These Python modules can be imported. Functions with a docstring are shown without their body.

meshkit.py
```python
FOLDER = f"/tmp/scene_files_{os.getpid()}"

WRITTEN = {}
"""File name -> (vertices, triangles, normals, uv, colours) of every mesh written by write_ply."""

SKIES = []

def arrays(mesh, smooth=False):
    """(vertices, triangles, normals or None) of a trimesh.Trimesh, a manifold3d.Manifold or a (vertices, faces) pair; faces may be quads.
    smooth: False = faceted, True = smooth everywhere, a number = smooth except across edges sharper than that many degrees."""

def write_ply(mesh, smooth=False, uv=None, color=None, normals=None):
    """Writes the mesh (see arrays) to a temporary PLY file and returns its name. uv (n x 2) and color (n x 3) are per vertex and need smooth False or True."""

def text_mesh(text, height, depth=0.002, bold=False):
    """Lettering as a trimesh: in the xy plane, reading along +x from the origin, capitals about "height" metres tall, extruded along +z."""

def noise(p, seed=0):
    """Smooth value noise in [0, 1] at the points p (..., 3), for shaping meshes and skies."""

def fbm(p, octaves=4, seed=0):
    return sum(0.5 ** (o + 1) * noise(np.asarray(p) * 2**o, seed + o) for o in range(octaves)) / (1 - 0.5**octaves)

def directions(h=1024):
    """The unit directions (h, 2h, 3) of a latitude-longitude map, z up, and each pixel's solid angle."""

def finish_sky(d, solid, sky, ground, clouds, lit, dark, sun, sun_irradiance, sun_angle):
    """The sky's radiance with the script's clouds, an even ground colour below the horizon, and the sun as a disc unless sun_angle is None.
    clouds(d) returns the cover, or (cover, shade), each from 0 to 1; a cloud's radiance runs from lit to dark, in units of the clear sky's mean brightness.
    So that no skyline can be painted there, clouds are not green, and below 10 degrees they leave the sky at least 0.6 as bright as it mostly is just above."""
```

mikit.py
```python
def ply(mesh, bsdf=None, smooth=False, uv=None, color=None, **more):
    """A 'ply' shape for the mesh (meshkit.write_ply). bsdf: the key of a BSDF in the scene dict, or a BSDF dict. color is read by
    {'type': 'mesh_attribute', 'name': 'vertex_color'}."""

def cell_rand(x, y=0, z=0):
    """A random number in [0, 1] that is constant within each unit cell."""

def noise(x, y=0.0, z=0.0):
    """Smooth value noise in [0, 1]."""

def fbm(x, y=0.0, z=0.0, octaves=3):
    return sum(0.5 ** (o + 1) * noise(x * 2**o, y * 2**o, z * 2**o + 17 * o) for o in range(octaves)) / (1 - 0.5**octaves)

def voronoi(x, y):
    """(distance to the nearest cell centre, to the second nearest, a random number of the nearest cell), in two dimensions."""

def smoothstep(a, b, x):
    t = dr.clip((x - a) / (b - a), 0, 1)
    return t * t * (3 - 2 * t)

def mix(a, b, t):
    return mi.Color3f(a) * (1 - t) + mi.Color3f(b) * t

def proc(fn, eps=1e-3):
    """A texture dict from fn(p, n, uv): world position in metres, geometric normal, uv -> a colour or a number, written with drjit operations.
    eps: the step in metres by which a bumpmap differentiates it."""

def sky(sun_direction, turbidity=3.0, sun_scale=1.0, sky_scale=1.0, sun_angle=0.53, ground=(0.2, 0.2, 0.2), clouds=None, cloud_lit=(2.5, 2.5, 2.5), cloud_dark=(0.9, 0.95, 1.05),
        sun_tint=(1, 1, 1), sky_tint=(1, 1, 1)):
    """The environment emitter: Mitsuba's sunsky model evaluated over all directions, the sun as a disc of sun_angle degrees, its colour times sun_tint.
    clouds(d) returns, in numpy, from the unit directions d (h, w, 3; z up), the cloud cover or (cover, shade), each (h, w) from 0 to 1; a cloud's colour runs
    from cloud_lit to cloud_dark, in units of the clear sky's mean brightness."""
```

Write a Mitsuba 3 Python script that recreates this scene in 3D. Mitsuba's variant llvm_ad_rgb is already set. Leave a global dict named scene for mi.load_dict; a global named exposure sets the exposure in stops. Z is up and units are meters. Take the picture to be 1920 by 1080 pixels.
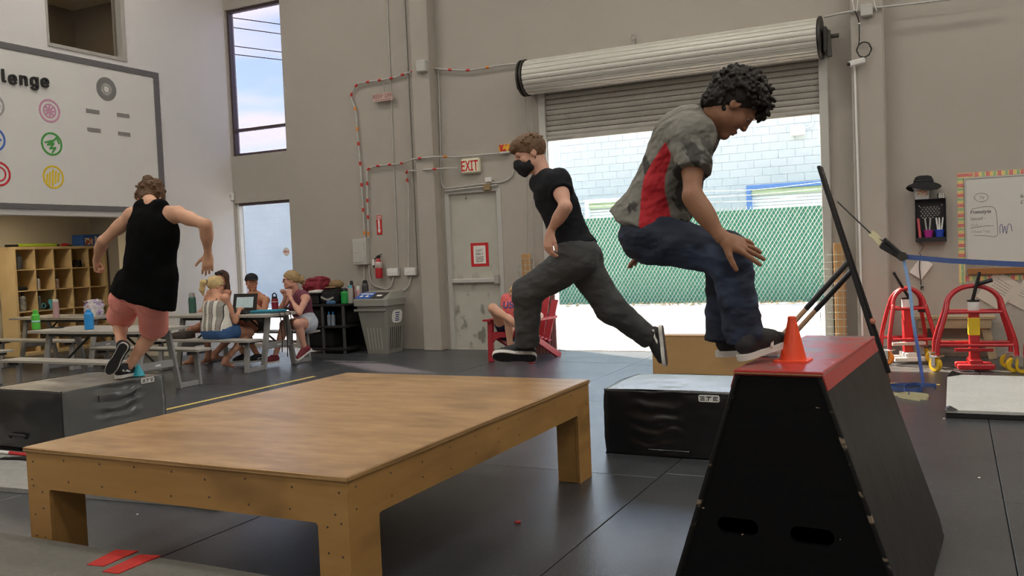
import math, random
import numpy as np, trimesh, drjit as dr, mitsuba as mi, mikit, meshkit
from shapely.geometry import Polygon, box as sbox, Point, LineString
from shapely.ops import unary_union
from scipy.spatial import ConvexHull
T = mi.ScalarTransform4f
scene, labels = {}, {}
rng = random.Random(5)
# ------------------------------------------------------------------ camera, sky, lamps, exposure
CF, YAW, PITCH, ROLL, CH = 1669.7, .461309, .04098, -.04123, 1.40
FWD = np.array([-math.sin(YAW) * math.cos(PITCH), math.cos(YAW) * math.cos(PITCH), -math.sin(PITCH)])
_r = np.array([math.cos(YAW), math.sin(YAW), 0.0]); _u = np.cross(_r, FWD)
RGT = _r * math.cos(ROLL) + _u * math.sin(ROLL); UPV = -_r * math.sin(ROLL) + _u * math.cos(ROLL)
EYE = np.array([0, 0, CH])
scene['camera'] = {'type': 'perspective', 'fov': math.degrees(2 * math.atan(960 / CF)), 'fov_axis': 'x', 'near_clip': 0.05, 'far_clip': 500.0,
                   'to_world': T().look_at(origin=EYE.tolist(), target=(EYE + FWD).tolist(), up=UPV.tolist())}
exposure = 0.12
def sky_clouds(d):
    p = d / np.maximum(d[..., 2:], .12)
    c = meshkit.fbm(np.stack([p[..., 0] * .9, p[..., 1] * 1.6, p[..., 2] * 0 + 3.3], -1), 5, 4)
    return np.clip((c - .40) * 4.0, 0, 1), np.clip((c - .66) * 2.0, 0, .6)
SUN = np.array([-.80, .46, 1.0])
scene['sky'] = mikit.sky(SUN, turbidity=3.0, sun_scale=15.0, sky_scale=13.0, ground=(.4, .4, .38), clouds=sky_clouds, cloud_lit=(2.6, 2.6, 2.6), cloud_dark=(1.3, 1.35, 1.45), sun_angle=1.5)
FILL_LAMP = 10.5
RECESS_FILL = 15.0
D, XL = 11.277, -10.71            # inner face of the back wall (y) and of the left wall (x)
# ------------------------------------------------------------------ small helpers
def pix(x, y):
    d = FWD + RGT * (x - 960) / CF - UPV * (y - 540) / CF
    return d
def at(x, y, Y): d = pix(x, y); return EYE + d * Y / d[1]          # the point of the plane y = Y
def atx(x, y, X): d = pix(x, y); return EYE + d * X / d[0]         # of the plane x = X
def atz(x, y, z): d = pix(x, y); return EYE + d * (z - CH) / d[2]  # of the plane z
def wp(x, y, off=0.0): return at(x, y, D - off)
def numbered(k):
    if not (k in scene or k in labels or any(s.startswith(k + '__') for s in scene)): return k
    n = 1
    while True:
        q = '%s_%03d' % (k, n)
        if not (q in scene or q in labels or q in USED): return q
        n += 1
USED = set()
def key_for(name):
    if name not in USED: k = name
    else:
        n = CNT.get(name, 0) + 1
        while '%s_%03d' % (name, n) in USED: n += 1
        CNT[name] = n; k = '%s_%03d' % (name, n)
    USED.add(k); return k
CNT = {}
def thing(name, label, cat, group=None, kind=None):
    k = key_for(name); labels[k] = {'label': label, 'category': cat}
    if group: labels[k]['group'] = group
    if kind: labels[k]['kind'] = kind
    return k
def struct(name, mesh=None, mat=None, label=None, smooth=False):
    k = key_for(name); labels[k] = {'kind': 'structure'}
    if label: labels[k]['label'] = label
    if mesh is not None: scene[k] = mikit.ply(mesh, mat, smooth)
    return k
def part(parent, name, mesh, mat, smooth=30, label=None, kind=None, xf=None):
    k = key_for(parent + '__' + name)
    d = mesh if isinstance(mesh, dict) else mikit.ply(mesh, mat, smooth)
    if isinstance(mesh, dict): d = dict(d); d['bsdf'] = {'type': 'ref', 'id': mat}
    if xf is not None: d = dict(d); d['to_world'] = xf
    scene[k] = d
    if label or kind:
        labels[k] = {}
        if label: labels[k]['label'] = label
        if kind: labels[k]['kind'] = kind
    return k
def solid(name, mesh, mat, label, cat, group=None, smooth=30, kind=None):
    k = thing(name, label, cat, group, kind); scene[k] = mikit.ply(mesh, mat, smooth); return k
def cat_(*ms):
    ms = [m for x in ms for m in (x if isinstance(x, (list, tuple)) else [x])]
    return trimesh.util.concatenate(ms) if len(ms) > 1 else ms[0]
_bc = np.array([[sx * a[0], sy * a[1], sz * a[2]] for sx in (-1, 1) for sy in (-1, 1) for sz in (-1, 1) for a in ((1, .8, .8), (.8, 1, .8), (.8, .8, 1))], float)
_bf = ConvexHull(_bc); _bff = []
for s, e in zip(_bf.simplices, _bf.equations):
    a, b, c = _bc[s]; _bff.append(s if np.cross(b - a, c - a) @ e[:3] > 0 else s[::-1])
_bff = np.array(_bff)
def bx(c, s, bev=.004, rz=0.0):
    """A box with chamfered edges: centre, full sizes, chamfer, turn about z (radians)."""
    h = np.array(s, float) / 2; bev = min(bev, .45 * h.min())
    v = np.where(np.abs(_bc) > .9, np.sign(_bc) * h, np.sign(_bc) * (h - bev))
    m = trimesh.Trimesh(v, _bff.copy(), process=False)
    if rz: m.apply_transform(trimesh.transformations.rotation_matrix(rz, [0, 0, 1]))
    m.apply_translation(c); return m
def bmm(x0, x1, y0, y1, z0, z1, bev=.004): return bx(((x0 + x1) / 2, (y0 + y1) / 2, (z0 + z1) / 2), (abs(x1 - x0), abs(y1 - y0), abs(z1 - z0)), bev)
def frame_of(z, hint=(0, 0, 1)):
    z = np.asarray(z, float); z = z / np.linalg.norm(z); hint = np.asarray(hint, float)
    if abs(z @ hint) > .97 * np.linalg.norm(hint): hint = np.array([0, 1.0, 0]) if abs(z[1]) < .9 else np.array([1.0, 0, 0])
    x = np.cross(hint, z); x /= np.linalg.norm(x); return x, np.cross(z, x), z
def bar(a, b, w, h, bev=.004, hint=(0, 0, 1)):
    """A beam from a to b, w across (level with respect to hint), h the other way."""
    a, b = np.asarray(a, float), np.asarray(b, float); x, y, z = frame_of(b - a, hint)
    m = bx((0, 0, 0), (w, h, np.linalg.norm(b - a)), bev); M = np.eye(4); M[:3, 0], M[:3, 1], M[:3, 2], M[:3, 3] = x, y, z, (a + b) / 2
    m.apply_transform(M); return m
def spline(pts, n=8, closed=False):
    p = np.asarray(pts, float)
    q = np.vstack([p[-1:], p, p[:2]]) if closed else np.vstack([2 * p[0] - p[1], p, 2 * p[-1] - p[-2]])
    out = []
    for i in range(1, len(q) - 2):
        for t in np.arange(n) / n:
            a, b, c, d = q[i - 1], q[i], q[i + 1], q[i + 2]
            out.append(.5 * (2 * b + (c - a) * t + (2 * a - 5 * b + 4 * c - d) * t * t + (3 * b - a - 3 * c + d) * t ** 3))
    if not closed: out.append(p[-1])
    return np.array(out)
def rounded(pts, r, n=5):
    """A polyline with its corners replaced by arcs (quadratic) of about radius r."""
    p = [np.asarray(x, float) for x in pts]; out = [p[0]]
    for i in range(1, len(p) - 1):
        a, b, c = p[i - 1], p[i], p[i + 1]; u, v = a - b, c - b; lu, lv = np.linalg.norm(u), np.linalg.norm(v)
        k = min(r, .45 * lu, .45 * lv); s, e = b + u / lu * k, b + v / lv * k
        for t in np.linspace(0, 1, n): out.append((1 - t) ** 2 * s + 2 * t * (1 - t) * b + t * t * e)
    out.append(p[-1]); return np.array(out)
def tube(pts, r, sides=8, closed=False):
    p = np.asarray(pts, float); n = len(p); r = np.broadcast_to(np.asarray(r, float), (n,))
    t = (np.roll(p, -1, 0) - np.roll(p, 1, 0)) if closed else np.gradient(p, axis=0)
    t /= np.linalg.norm(t, axis=1, keepdims=True) + 1e-12
    x, y, _ = frame_of(t[0]); X = []
    for i in range(n):
        x = x - t[i] * (x @ t[i]); x /= np.linalg.norm(x); X.append(x)
    X = np.array(X); Y = np.cross(t, X); a = np.arange(sides) * 2 * np.pi / sides
    v = (p[:, None] + r[:, None, None] * (np.cos(a)[None, :, None] * X[:, None] + np.sin(a)[None, :, None] * Y[:, None])).reshape(-1, 3)
    m = n if closed else n - 1; f = []
    for i in range(m):
        j2 = (i + 1) % n
        for j in range(sides):
            k = (j + 1) % sides; A, B, Cc, Dd = i * sides + j, i * sides + k, j2 * sides + k, j2 * sides + j
            f += [(A, B, Cc), (A, Cc, Dd)]
    if not closed:
        v = np.vstack([v, p[0], p[-1]]); c0, c1 = len(v) - 2, len(v) - 1
        for j in range(sides):
            k = (j + 1) % sides; f += [(c0, k, j), (c1, (n - 1) * sides + j, (n - 1) * sides + k)]
    return trimesh.Trimesh(v, np.array(f), process=False)
def ribbon(pts, w, th, side):
    """A strap: a flat strip along pts, w wide along side, th thick."""
    p = np.asarray(pts, float); t = np.gradient(p, axis=0); t /= np.linalg.norm(t, axis=1, keepdims=True) + 1e-12
    s = np.broadcast_to(np.asarray(side, float), p.shape); s = s - t * (s * t).sum(1, keepdims=True); s = s / (np.linalg.norm(s, axis=1, keepdims=True) + 1e-12)
    nn = np.cross(t, s); v = np.stack([p + s * w / 2 + nn * th / 2, p - s * w / 2 + nn * th / 2, p - s * w / 2 - nn * th / 2, p + s * w / 2 - nn * th / 2], 1).reshape(-1, 3)
    f = []
    for i in range(len(p) - 1):
        for j in range(4):
            k = (j + 1) % 4; A, B, Cc, Dd = i * 4 + j, i * 4 + k, i * 4 + 4 + k, i * 4 + 4 + j; f += [(A, B, Cc), (A, Cc, Dd)]
    e = 4 * (len(p) - 1); f += [(0, 2, 1), (0, 3, 2), (e, e + 1, e + 2), (e, e + 2, e + 3)]
    m = trimesh.Trimesh(v, np.array(f), process=False); m.fix_normals(); return m
def lathe(prof, c=(0, 0, 0), sides=24):
    """Profile [(r, z), ...] turned about z at c."""
    pr = np.array(prof, float); a = np.arange(sides) * 2 * np.pi / sides
    v = np.stack([pr[:, None, 0] * np.cos(a), pr[:, None, 0] * np.sin(a), np.broadcast_to(pr[:, None, 1], (len(pr), sides))], -1).reshape(-1, 3)
    f = []
    for i in range(len(pr) - 1):
        for j in range(sides):
            k = (j + 1) % sides; A, B, Cc, Dd = i * sides + j, i * sides + k, (i + 1) * sides + k, (i + 1) * sides + j; f += [(A, B, Cc), (A, Cc, Dd)]
    v = np.vstack([v, [0, 0, pr[0, 1]], [0, 0, pr[-1, 1]]]); e = (len(pr) - 1) * sides
    for j in range(sides):
        k = (j + 1) % sides; f += [(len(v) - 2, k, j), (len(v) - 1, e + j, e + k)]
    m = trimesh.Trimesh(v + np.array(c), np.array(f), process=False); return m
def prism(poly, th, M=None):
    """A shapely polygon extruded th along +z, then placed by the 3x4 frame M = (x axis, y axis, z axis, origin)."""
    if not isinstance(poly, Polygon) and not hasattr(poly, 'geoms'): poly = Polygon(poly)
    m = cat_([trimesh.creation.extrude_polygon(g, th, engine='earcut') for g in getattr(poly, 'geoms', [poly])])
    if M is not None:
        q = np.eye(4)
        for i in range(4): q[:3, i] = M[i]
        m.apply_transform(q)
        if np.linalg.det(q[:3, :3]) < 0: m.invert()
    return m
WALL_B = lambda o: ((1, 0, 0), (0, 0, 1), (0, -1, 0), o)     # a frame on the back wall: reads +x, up +z, out of the wall -y
WALL_L = lambda o: ((0, 1, 0), (0, 0, 1), (1, 0, 0), o)      # on the left wall: reads +y, out +x
def place(m, M):
    q = np.eye(4)
    for i in range(4): q[:3, i] = M[i]
    m = m.copy(); m.apply_transform(q); return m
def rot(m, ang, axis=(0, 0, 1), pt=(0, 0, 0)):
    m = m.copy(); m.apply_transform(trimesh.transformations.rotation_matrix(ang, axis, pt)); return m
def mv(m, d): m = m.copy(); m.apply_translation(d); return m
def rrect(x0, y0, x1, y1, r): return sbox(x0 + r, y0 + r, x1 - r, y1 - r).buffer(r, quad_segs=4)
def sph(c, r, sub=2):
    m = trimesh.creation.icosphere(sub, 1.0); m.apply_scale(r if np.isscalar(r) else list(r)); m.apply_translation(c); return m
def text(s, h, bold=False, depth=.003): return meshkit.text_mesh(s, h, depth, bold)
# ------------------------------------------------------------------ materials
def rgb(c): return {'type': 'rgb', 'value': [float(x) for x in c]}
def srgb(r, g, b):
    q = np.array([r, g, b]) / 255.0; return np.where(q <= .04045, q / 12.92, ((q + .055) / 1.055) ** 2.4)
def mat(name, col, rough=.6, metal=0.0, spec=.5, bump=None, bscale=1.0, **kw):
    base = mikit.proc(col) if callable(col) else rgb(col)
    d = {'type': 'principled', 'base_color': base, 'roughness': rough, 'metallic': metal, 'specular': spec, **kw}
    if bump is not None: d = {'type': 'bumpmap', 'arbitrary': mikit.proc(bump), 'scale': bscale, 'bsdf': d}
    scene['m_' + name] = {'type': 'twosided', 'bsdf': d}; return 'm_' + name
nz, fb, sst, mix = mikit.noise, mikit.fbm, mikit.smoothstep, mikit.mix
def mottled(c0, c1, s=6.0, o=3):
    c0, c1 = tuple(map(float, c0)), tuple(map(float, c1))
    return lambda p, n, uv: mix(c0, c1, fb(p.x * s, p.y * s, p.z * s, o))
def back_wall_col(p, n, uv):
    t = fb(p.x * .7, p.y * .7, p.z * .7, 3)
    c = mix((.365, .332, .290), (.420, .384, .336), t)
    scuff = sst(.60, .75, fb(p.x * 5 + 3, 1.0, p.z * 2.2, 4)) * sst(1.3, .1, p.z) * sst(-1.5, -.6, p.x)
    return mix(c, (.16, .15, .14), scuff * .7)
M_BACK = mat('back_wall', back_wall_col, .75, bump=lambda p, n, uv: fb(p.x * 30, p.y * 30, p.z * 30, 3), bscale=.002)
M_LEFT = mat('left_wall', mottled((.61, .595, .585), (.67, .655, .645), .6), .7)
M_RECESS = mat('recess_wall', mottled((.56, .51, .41), (.62, .57, .46), .8), .8)
M_CEIL = mat('ceiling', (.55, .54, .52), .8)
M_BLOCK = mat('block_paint', mottled((.40, .455, .475), (.47, .525, .545), 1.3), .8)
def rubber_col(p, n, uv):
    sp = mikit.cell_rand(p.x * 260, p.y * 260, 3)
    wear = fb(p.x * 1.3, p.y * 1.3, 2.0, 4)
    c = mix((.025, .028, .032), (.054, .058, .064), wear)
    return mix(c, (.12, .12, .12), sst(.985, .99, sp) * .6)
M_RUB = mat('rubber', rubber_col, .33, spec=.8, bump=lambda p, n, uv: nz(p.x * 160, p.y * 160, 0) + .4 * fb(p.x * 14, p.y * 14, 0, 3), bscale=.0005)
M_DARKGAP = mat('gap', (.012, .012, .012), .9)
M_CONC = mat('concrete_yard', mottled((.42, .41, .39), (.52, .51, .49), 1.2, 4), .85)
M_ALU = mat('window_frame', (.10, .08, .09), .45, .6)
M_ROOMBROWN = mat('mezzanine_room', (.20, .16, .11), .8)
def steel(name, c, rough=.4): return mat(name, c, rough, .0, .5)
M_SLAT = mat('shutter_slat', mottled((.34, .325, .29), (.42, .40, .36), 8), .62, 0.0, .3)
M_COIL = mat('shutter_coil', (.56, .54, .48), .4, .1)
M_STEELD = mat('dark_steel', (.05, .045, .04), .5, .4)
M_GALV = mat('galvanised', (.34, .325, .295), .5, .15)
M_GREYP = mat('grey_paint', (.36, .345, .315), .6)
M_GREYP2 = mat('grey_paint_light', (.46, .45, .42), .6)
M_DOOR = mat('exit_door_paint', lambda p, n, uv: mix(mix((.40, .39, .335), (.48, .47, .41), fb(p.x * 3, 0, p.z * 3, 3)), (.13, .125, .10), sst(.56, .72, fb(p.x * 9, 2, p.z * 5, 4)) * sst(1.5, .3, p.z) * .75), .55)
M_WHITE = mat('white_plastic', (.72, .71, .68), .45)
M_CHROME = mat('chrome', (.75, .75, .75), .22, 1.0)
M_BLACK = mat('black_plastic', (.012, .012, .013), .45)
M_BLACKM = mat('black_matte', (.010, .010, .011), .85)
M_RED = mat('red_paint', (.42, .012, .018), .35, clearcoat=.5)
M_REDS = mat('red_sign', (.50, .02, .025), .5)
M_REDT = mat('red_tape', (.45, .03, .025), .5)
M_ORT = mat('orange_tape', (.62, .22, .04), .5)
M_YEL = mat('yellow_paint', (.72, .50, .02), .4)
M_YTAPE = mat('yellow_tape', mottled((.62, .45, .12), (.70, .55, .2), 9), .6)
M_PAPER = mat('paper', (.74, .70, .66), .8)
M_INK = mat('dark_ink', (.03, .03, .04), .7)
M_INKG = mat('grey_ink', (.25, .23, .22), .8)
M_INKB = mat('blue_ink', (.05, .06, .22), .7)
scene['m_glass'] = {'type': 'thindielectric', 'int_ior': 1.5, 'specular_transmittance': rgb((.285, .265, .335)), 'specular_reflectance': rgb((.6, .6, .6))}
scene['m_glass_low'] = {'type': 'thindielectric', 'int_ior': 1.5, 'specular_transmittance': rgb((.46, .49, .56)), 'specular_reflectance': rgb((.6, .6, .6))}
scene['m_glass_dark'] = {'type': 'thindielectric', 'int_ior': 1.5, 'specular_transmittance': rgb((.7, .68, .62)), 'specular_reflectance': rgb((.5, .5, .5))}
scene['m_lamp'] = {'type': 'diffuse', 'reflectance': rgb((.8, .8, .8))}
# ------------------------------------------------------------------ the room
fl = struct('floor', bmm(-14.4, 7.2, -6.2, D + .2, -.25, -.012, 0), M_DARKGAP)
XS = [.21 + 1.83 * k for k in range(-8, 4)]; XS = [-14.4] + [x for x in XS if -14.3 < x < 7.1] + [7.2]
for i in range(len(XS) - 1):
    off = [0, .08, -.06, .05][i % 4]
    ys = [-6.2] + [5.20 + off + 2.44 * k for k in range(-4, 3)] + [D]
    for j in range(len(ys) - 1):
        g = .003; dz = rng.uniform(-.0012, .0)
        part(fl, 'rubber_mat', bmm(XS[i] + g, XS[i + 1] - g, ys[j] + g, ys[j + 1] - g, -.013, dz, .0025), M_RUB, False)
# openings of the back wall
OX0, OX1, OZ = -4.98, -1.37, 3.75
W1 = (XL + .02, -9.53, 3.16, 5.56); W2 = (XL + .02, -9.53, .06, 2.385)
DX0, DX1, DZ = -6.60, -5.76, 2.30
hole = unary_union([sbox(OX0, -.1, OX1, OZ), sbox(W1[0], W1[2], W1[1], W1[3]), sbox(W2[0], W2[2], W2[1], W2[3]), sbox(DX0, -.1, DX1, DZ)])
struct('wall_back', prism(sbox(-14.4, -.25, 7.2, 7.6).difference(hole), .2, ((1, 0, 0), (0, 0, 1), (0, 1, 0), (0, D, 0))), M_BACK)
RY = 9.956
W3 = (8.044, 9.235, 4.405, 6.2)
lw = sbox(-6.2, 0, D, 7.6).difference(unary_union([sbox(1.5, -.1, RY, 2.13), sbox(W3[0], W3[2], W3[1], W3[3])]))
struct('wall_left', prism(lw, .2, ((0, 1, 0), (0, 0, 1), (-1, 0, 0), (XL, 0, 0))), M_LEFT)
struct('wall_recess', bmm(-14.415, -14.215, 1.3, D, 0, 2.5, 0), M_RECESS)
struct('wall_recess_side', bmm(-14.3, XL - .2, 1.3, 1.5, 0, 2.5, 0), M_RECESS)
struct('wall_pier', bmm(-11.92, XL - .2, RY, D, 0, 2.5, 0), M_RECESS)
struct('ceiling_recess', bmm(-14.3, XL - .2, 1.3, D, 2.42, 2.5, 0), M_LEFT)
for i, ly in enumerate((3.4, 6.2, 8.8)):  # unseen lamps, added to brighten the recess and its shelf
    lk = thing('strip_lamp', ['added unseen strip lamp under the mezzanine, near end', 'added unseen strip lamp under the mezzanine, middle one', 'added unseen strip lamp under the mezzanine above the cubby shelf side'][i], 'lamp')
    part(lk, 'housing', bmm(-13.2, -12.8, ly - .6, ly + .6, 2.39, 2.42, .004), M_WHITE)
    d = mikit.ply(trimesh.Trimesh([(-13.18, ly - .58, 2.388), (-12.82, ly - .58, 2.388), (-12.82, ly + .58, 2.388), (-13.18, ly + .58, 2.388)], [(0, 2, 1), (0, 3, 2)], process=False), 'm_lamp', False)
    d['emitter'] = {'type': 'area', 'radiance': rgb((RECESS_FILL, RECESS_FILL * .84, RECESS_FILL * .60))}; scene[key_for(lk + '__diffuser')] = d
mz = cat_(bmm(-13.4, -13.2, 7.0, 10.6, 4.2, 6.6, 0), bmm(-13.4, XL - .2, 10.4, 10.6, 4.2, 6.6, 0), bmm(-13.4, XL - .2, 7.0, 7.2, 4.2, 6.6, 0), bmm(-13.4, XL - .2, 7, 10.6, 4.1, 4.2, 0))
struct('wall_mezzanine', mz, M_ROOMBROWN)
struct('ceiling_mezzanine', bmm(-13.4, XL - .2, 7, 10.6, 5.75, 5.9, 0), M_RECESS)
struct('wall_right', bmm(7.2, 7.4, -6.2, D + .2, 0, 7.6, 0), M_BACK)
struct('wall_front', bmm(-14.4, 7.4, -6.4, -6.2, 0, 7.6, 0), M_LEFT)
struct('ceiling', bmm(-14.4, 7.4, -6.4, D + .2, 7.6, 7.8, 0), M_CEIL)
# pilasters
struct('trim_1', bmm(-6.985, -6.69, D - .207, D + .01, 0, 7.6, .012), M_BACK)
struct('trim_2', bmm(-1.02, -.672, D - .19, D + .01, 0, 7.6, .012), M_BACK)
lk = thing('strip_lamp', 'added unseen strip lamp on the ceiling of the dark room behind the upper interior window', 'lamp')  # unseen lamp, added to brighten the room behind the window
part(lk, 'housing', bmm(-12.4, -12.2, 8.4, 9.6, 5.70, 5.75, .004), M_WHITE)
d = mikit.ply(trimesh.Trimesh([(-12.39, 8.41, 5.698), (-12.21, 8.41, 5.698), (-12.21, 9.59, 5.698), (-12.39, 9.59, 5.698)], [(0, 2, 1), (0, 3, 2)], process=False), 'm_lamp', False)
d['emitter'] = {'type': 'area', 'radiance': rgb((14.0, 12.0, 9.0))}; scene[key_for(lk + '__diffuser')] = d
# windows
def window(x0, x1, z0, z1, mull, glass, gname, sm=None):
    w = struct(gname); fw, y0, y1 = .045, D + .05, D + .13
    for q in (bmm(x0, x0 + fw, y0, y1, z0, z1), bmm(x1 - fw, x1, y0, y1, z0, z1)): part(w, 'side_frame', q, sm or M_ALU)
    for q in [bmm(x0 + fw, x1 - fw, y0, y1, z1 - fw, z1), bmm(x0 + fw, x1 - fw, y0, y1, z0, z0 + fw)] + [bmm(x0 + fw, x1 - fw, y0, y1, m - fw / 2, m + fw / 2) for m in mull]: part(w, 'rail', q, M_ALU)
    zz = [z0] + list(mull) + [z1]
    for a, b in zip(zz[:-1], zz[1:]):
        part(w, 'pane', trimesh.Trimesh([(x0, D + .09, a), (x1, D + .09, a), (x1, D + .09, b), (x0, D + .09, b)], [(0, 1, 2), (0, 2, 3)], process=False), glass, False)
    return w
window(W1[0], W1[1], W1[2], W1[3], [wp(485, 238.5)[2]], 'm_glass', 'window_1')
w2 = window(W2[0], W2[1], W2[2], W2[3], [], 'm_glass_low', 'window_2', M_WHITE)
w3 = struct('window_3')
fw = .05
part(w3, 'frame', cat_(bmm(XL - .14, XL + .015, W3[0] - .03, W3[1] + .05, W3[2] - .03, W3[2] + .02), bmm(XL - .14, XL + .015, W3[1] - .02, W3[1] + .05, W3[2], W3[3]), bmm(XL - .14, XL + .015, W3[0] - .03, W3[0], W3[2], W3[3])), M_GREYP)
part(w3, 'pane', trimesh.Trimesh([(XL - .1, W3[0], W3[2]), (XL - .1, W3[1], W3[2]), (XL - .1, W3[1], W3[3]), (XL - .1, W3[0], W3[3])], [(0, 1, 2), (0, 2, 3)], process=False), 'm_glass_dark', False)
# unseen ceiling panels, added to fill the room with light
lamp_mesh = trimesh.Trimesh([(-1.1, -.45, 0), (1.1, -.45, 0), (1.1, .45, 0), (-1.1, .45, 0)], [(0, 2, 1), (0, 3, 2)], process=False)
for i, (lx, ly) in enumerate([(x, y) for x in (-8.6, -3.4, 1.8, 5.6) for y in (-4.0, 0.2, 4.4, 8.2)]):
    lk = thing('ceiling_lamp', 'added ceiling fill lamp, %s column from the left wall, %s row from the back wall' % (('first', 'second', 'third', 'last')[i // 4], ('last', 'third', 'second', 'first')[i % 4]), 'lamp', 'added ceiling fill lamps')
    part(lk, 'housing', bmm(lx - 1.15, lx + 1.15, ly - .5, ly + .5, 7.32, 7.605, .01), M_WHITE)
    d = mikit.ply(mv(lamp_mesh, (lx, ly, 7.315)), 'm_lamp', False); d['emitter'] = {'type': 'area', 'radiance': rgb((FILL_LAMP, FILL_LAMP * .955, FILL_LAMP * .87))}
    scene[key_for(lk + '__diffuser')] = d
# ------------------------------------------------------------------ outside
struct('ground_yard', bmm(-70, 60, D + .2, 90, -.3, -.02, 0), M_CONC)
# neighbouring building across the yard
BY = 23.0
nb = thing('neighbour_building', 'pale block-walled building across the yard, seen through the open shutter', 'building')
def course_col(p, n, uv):
    v = p.z / .203; r = v - dr.floor(v); x = p.x / .406 + .5 * (dr.floor(v) - 2 * dr.floor(dr.floor(v) / 2)); q = x - dr.floor(x)
    j = dr.maximum(sst(.94, .97, r), sst(.97, .985, q))
    return mix(mix((.39, .445, .465), (.46, .515, .535), fb(p.x * 1.3, p.y, p.z * 1.3, 3)), (.40, .445, .465), j)
M_FARBLOCK = mat('far_block_wall', course_col, .85)
M_MORTAR = mat('mortar', (.41, .46, .48), .9)
M_SHUTW = mat('white_shutter', (.80, .81, .80), .5)
M_BLUEF = mat('blue_frame', (.10, .22, .50), .5)
M_LIME = mat('pale_green_trim', (.55, .64, .40), .6)
R1 = (-4.60, -1.2, 0.0, 2.75); R2 = (-9.0, -8.08, 0.0, 2.66)
hl = unary_union([sbox(R1[0], -.1, R1[1], R1[3]), sbox(R2[0], -.1, R2[1], R2[3])])
BX0, BX1, BZ0, BZ1 = -9.75, -2.3, 2.03, 4.466
front = sbox(-40, -.1, 25, 4.75).difference(hl).difference(sbox(BX0, BZ0, BX1, BZ1))
part(nb, 'wall', cat_(prism(front, .3, ((1, 0, 0), (0, 0, 1), (0, 1, 0), (0, BY, 0))), bmm(-40, 25, BY + .3, BY + 9, -.1, 4.75, 0)), M_FARBLOCK, False)
part(nb, 'mortar_bed', prism(sbox(BX0, BZ0, BX1, BZ1).difference(hl), .05, ((1, 0, 0), (0, 0, 1), (0, 1, 0), (0, BY + .008, 0))), M_MORTAR, False)
bplies = {}
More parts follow.
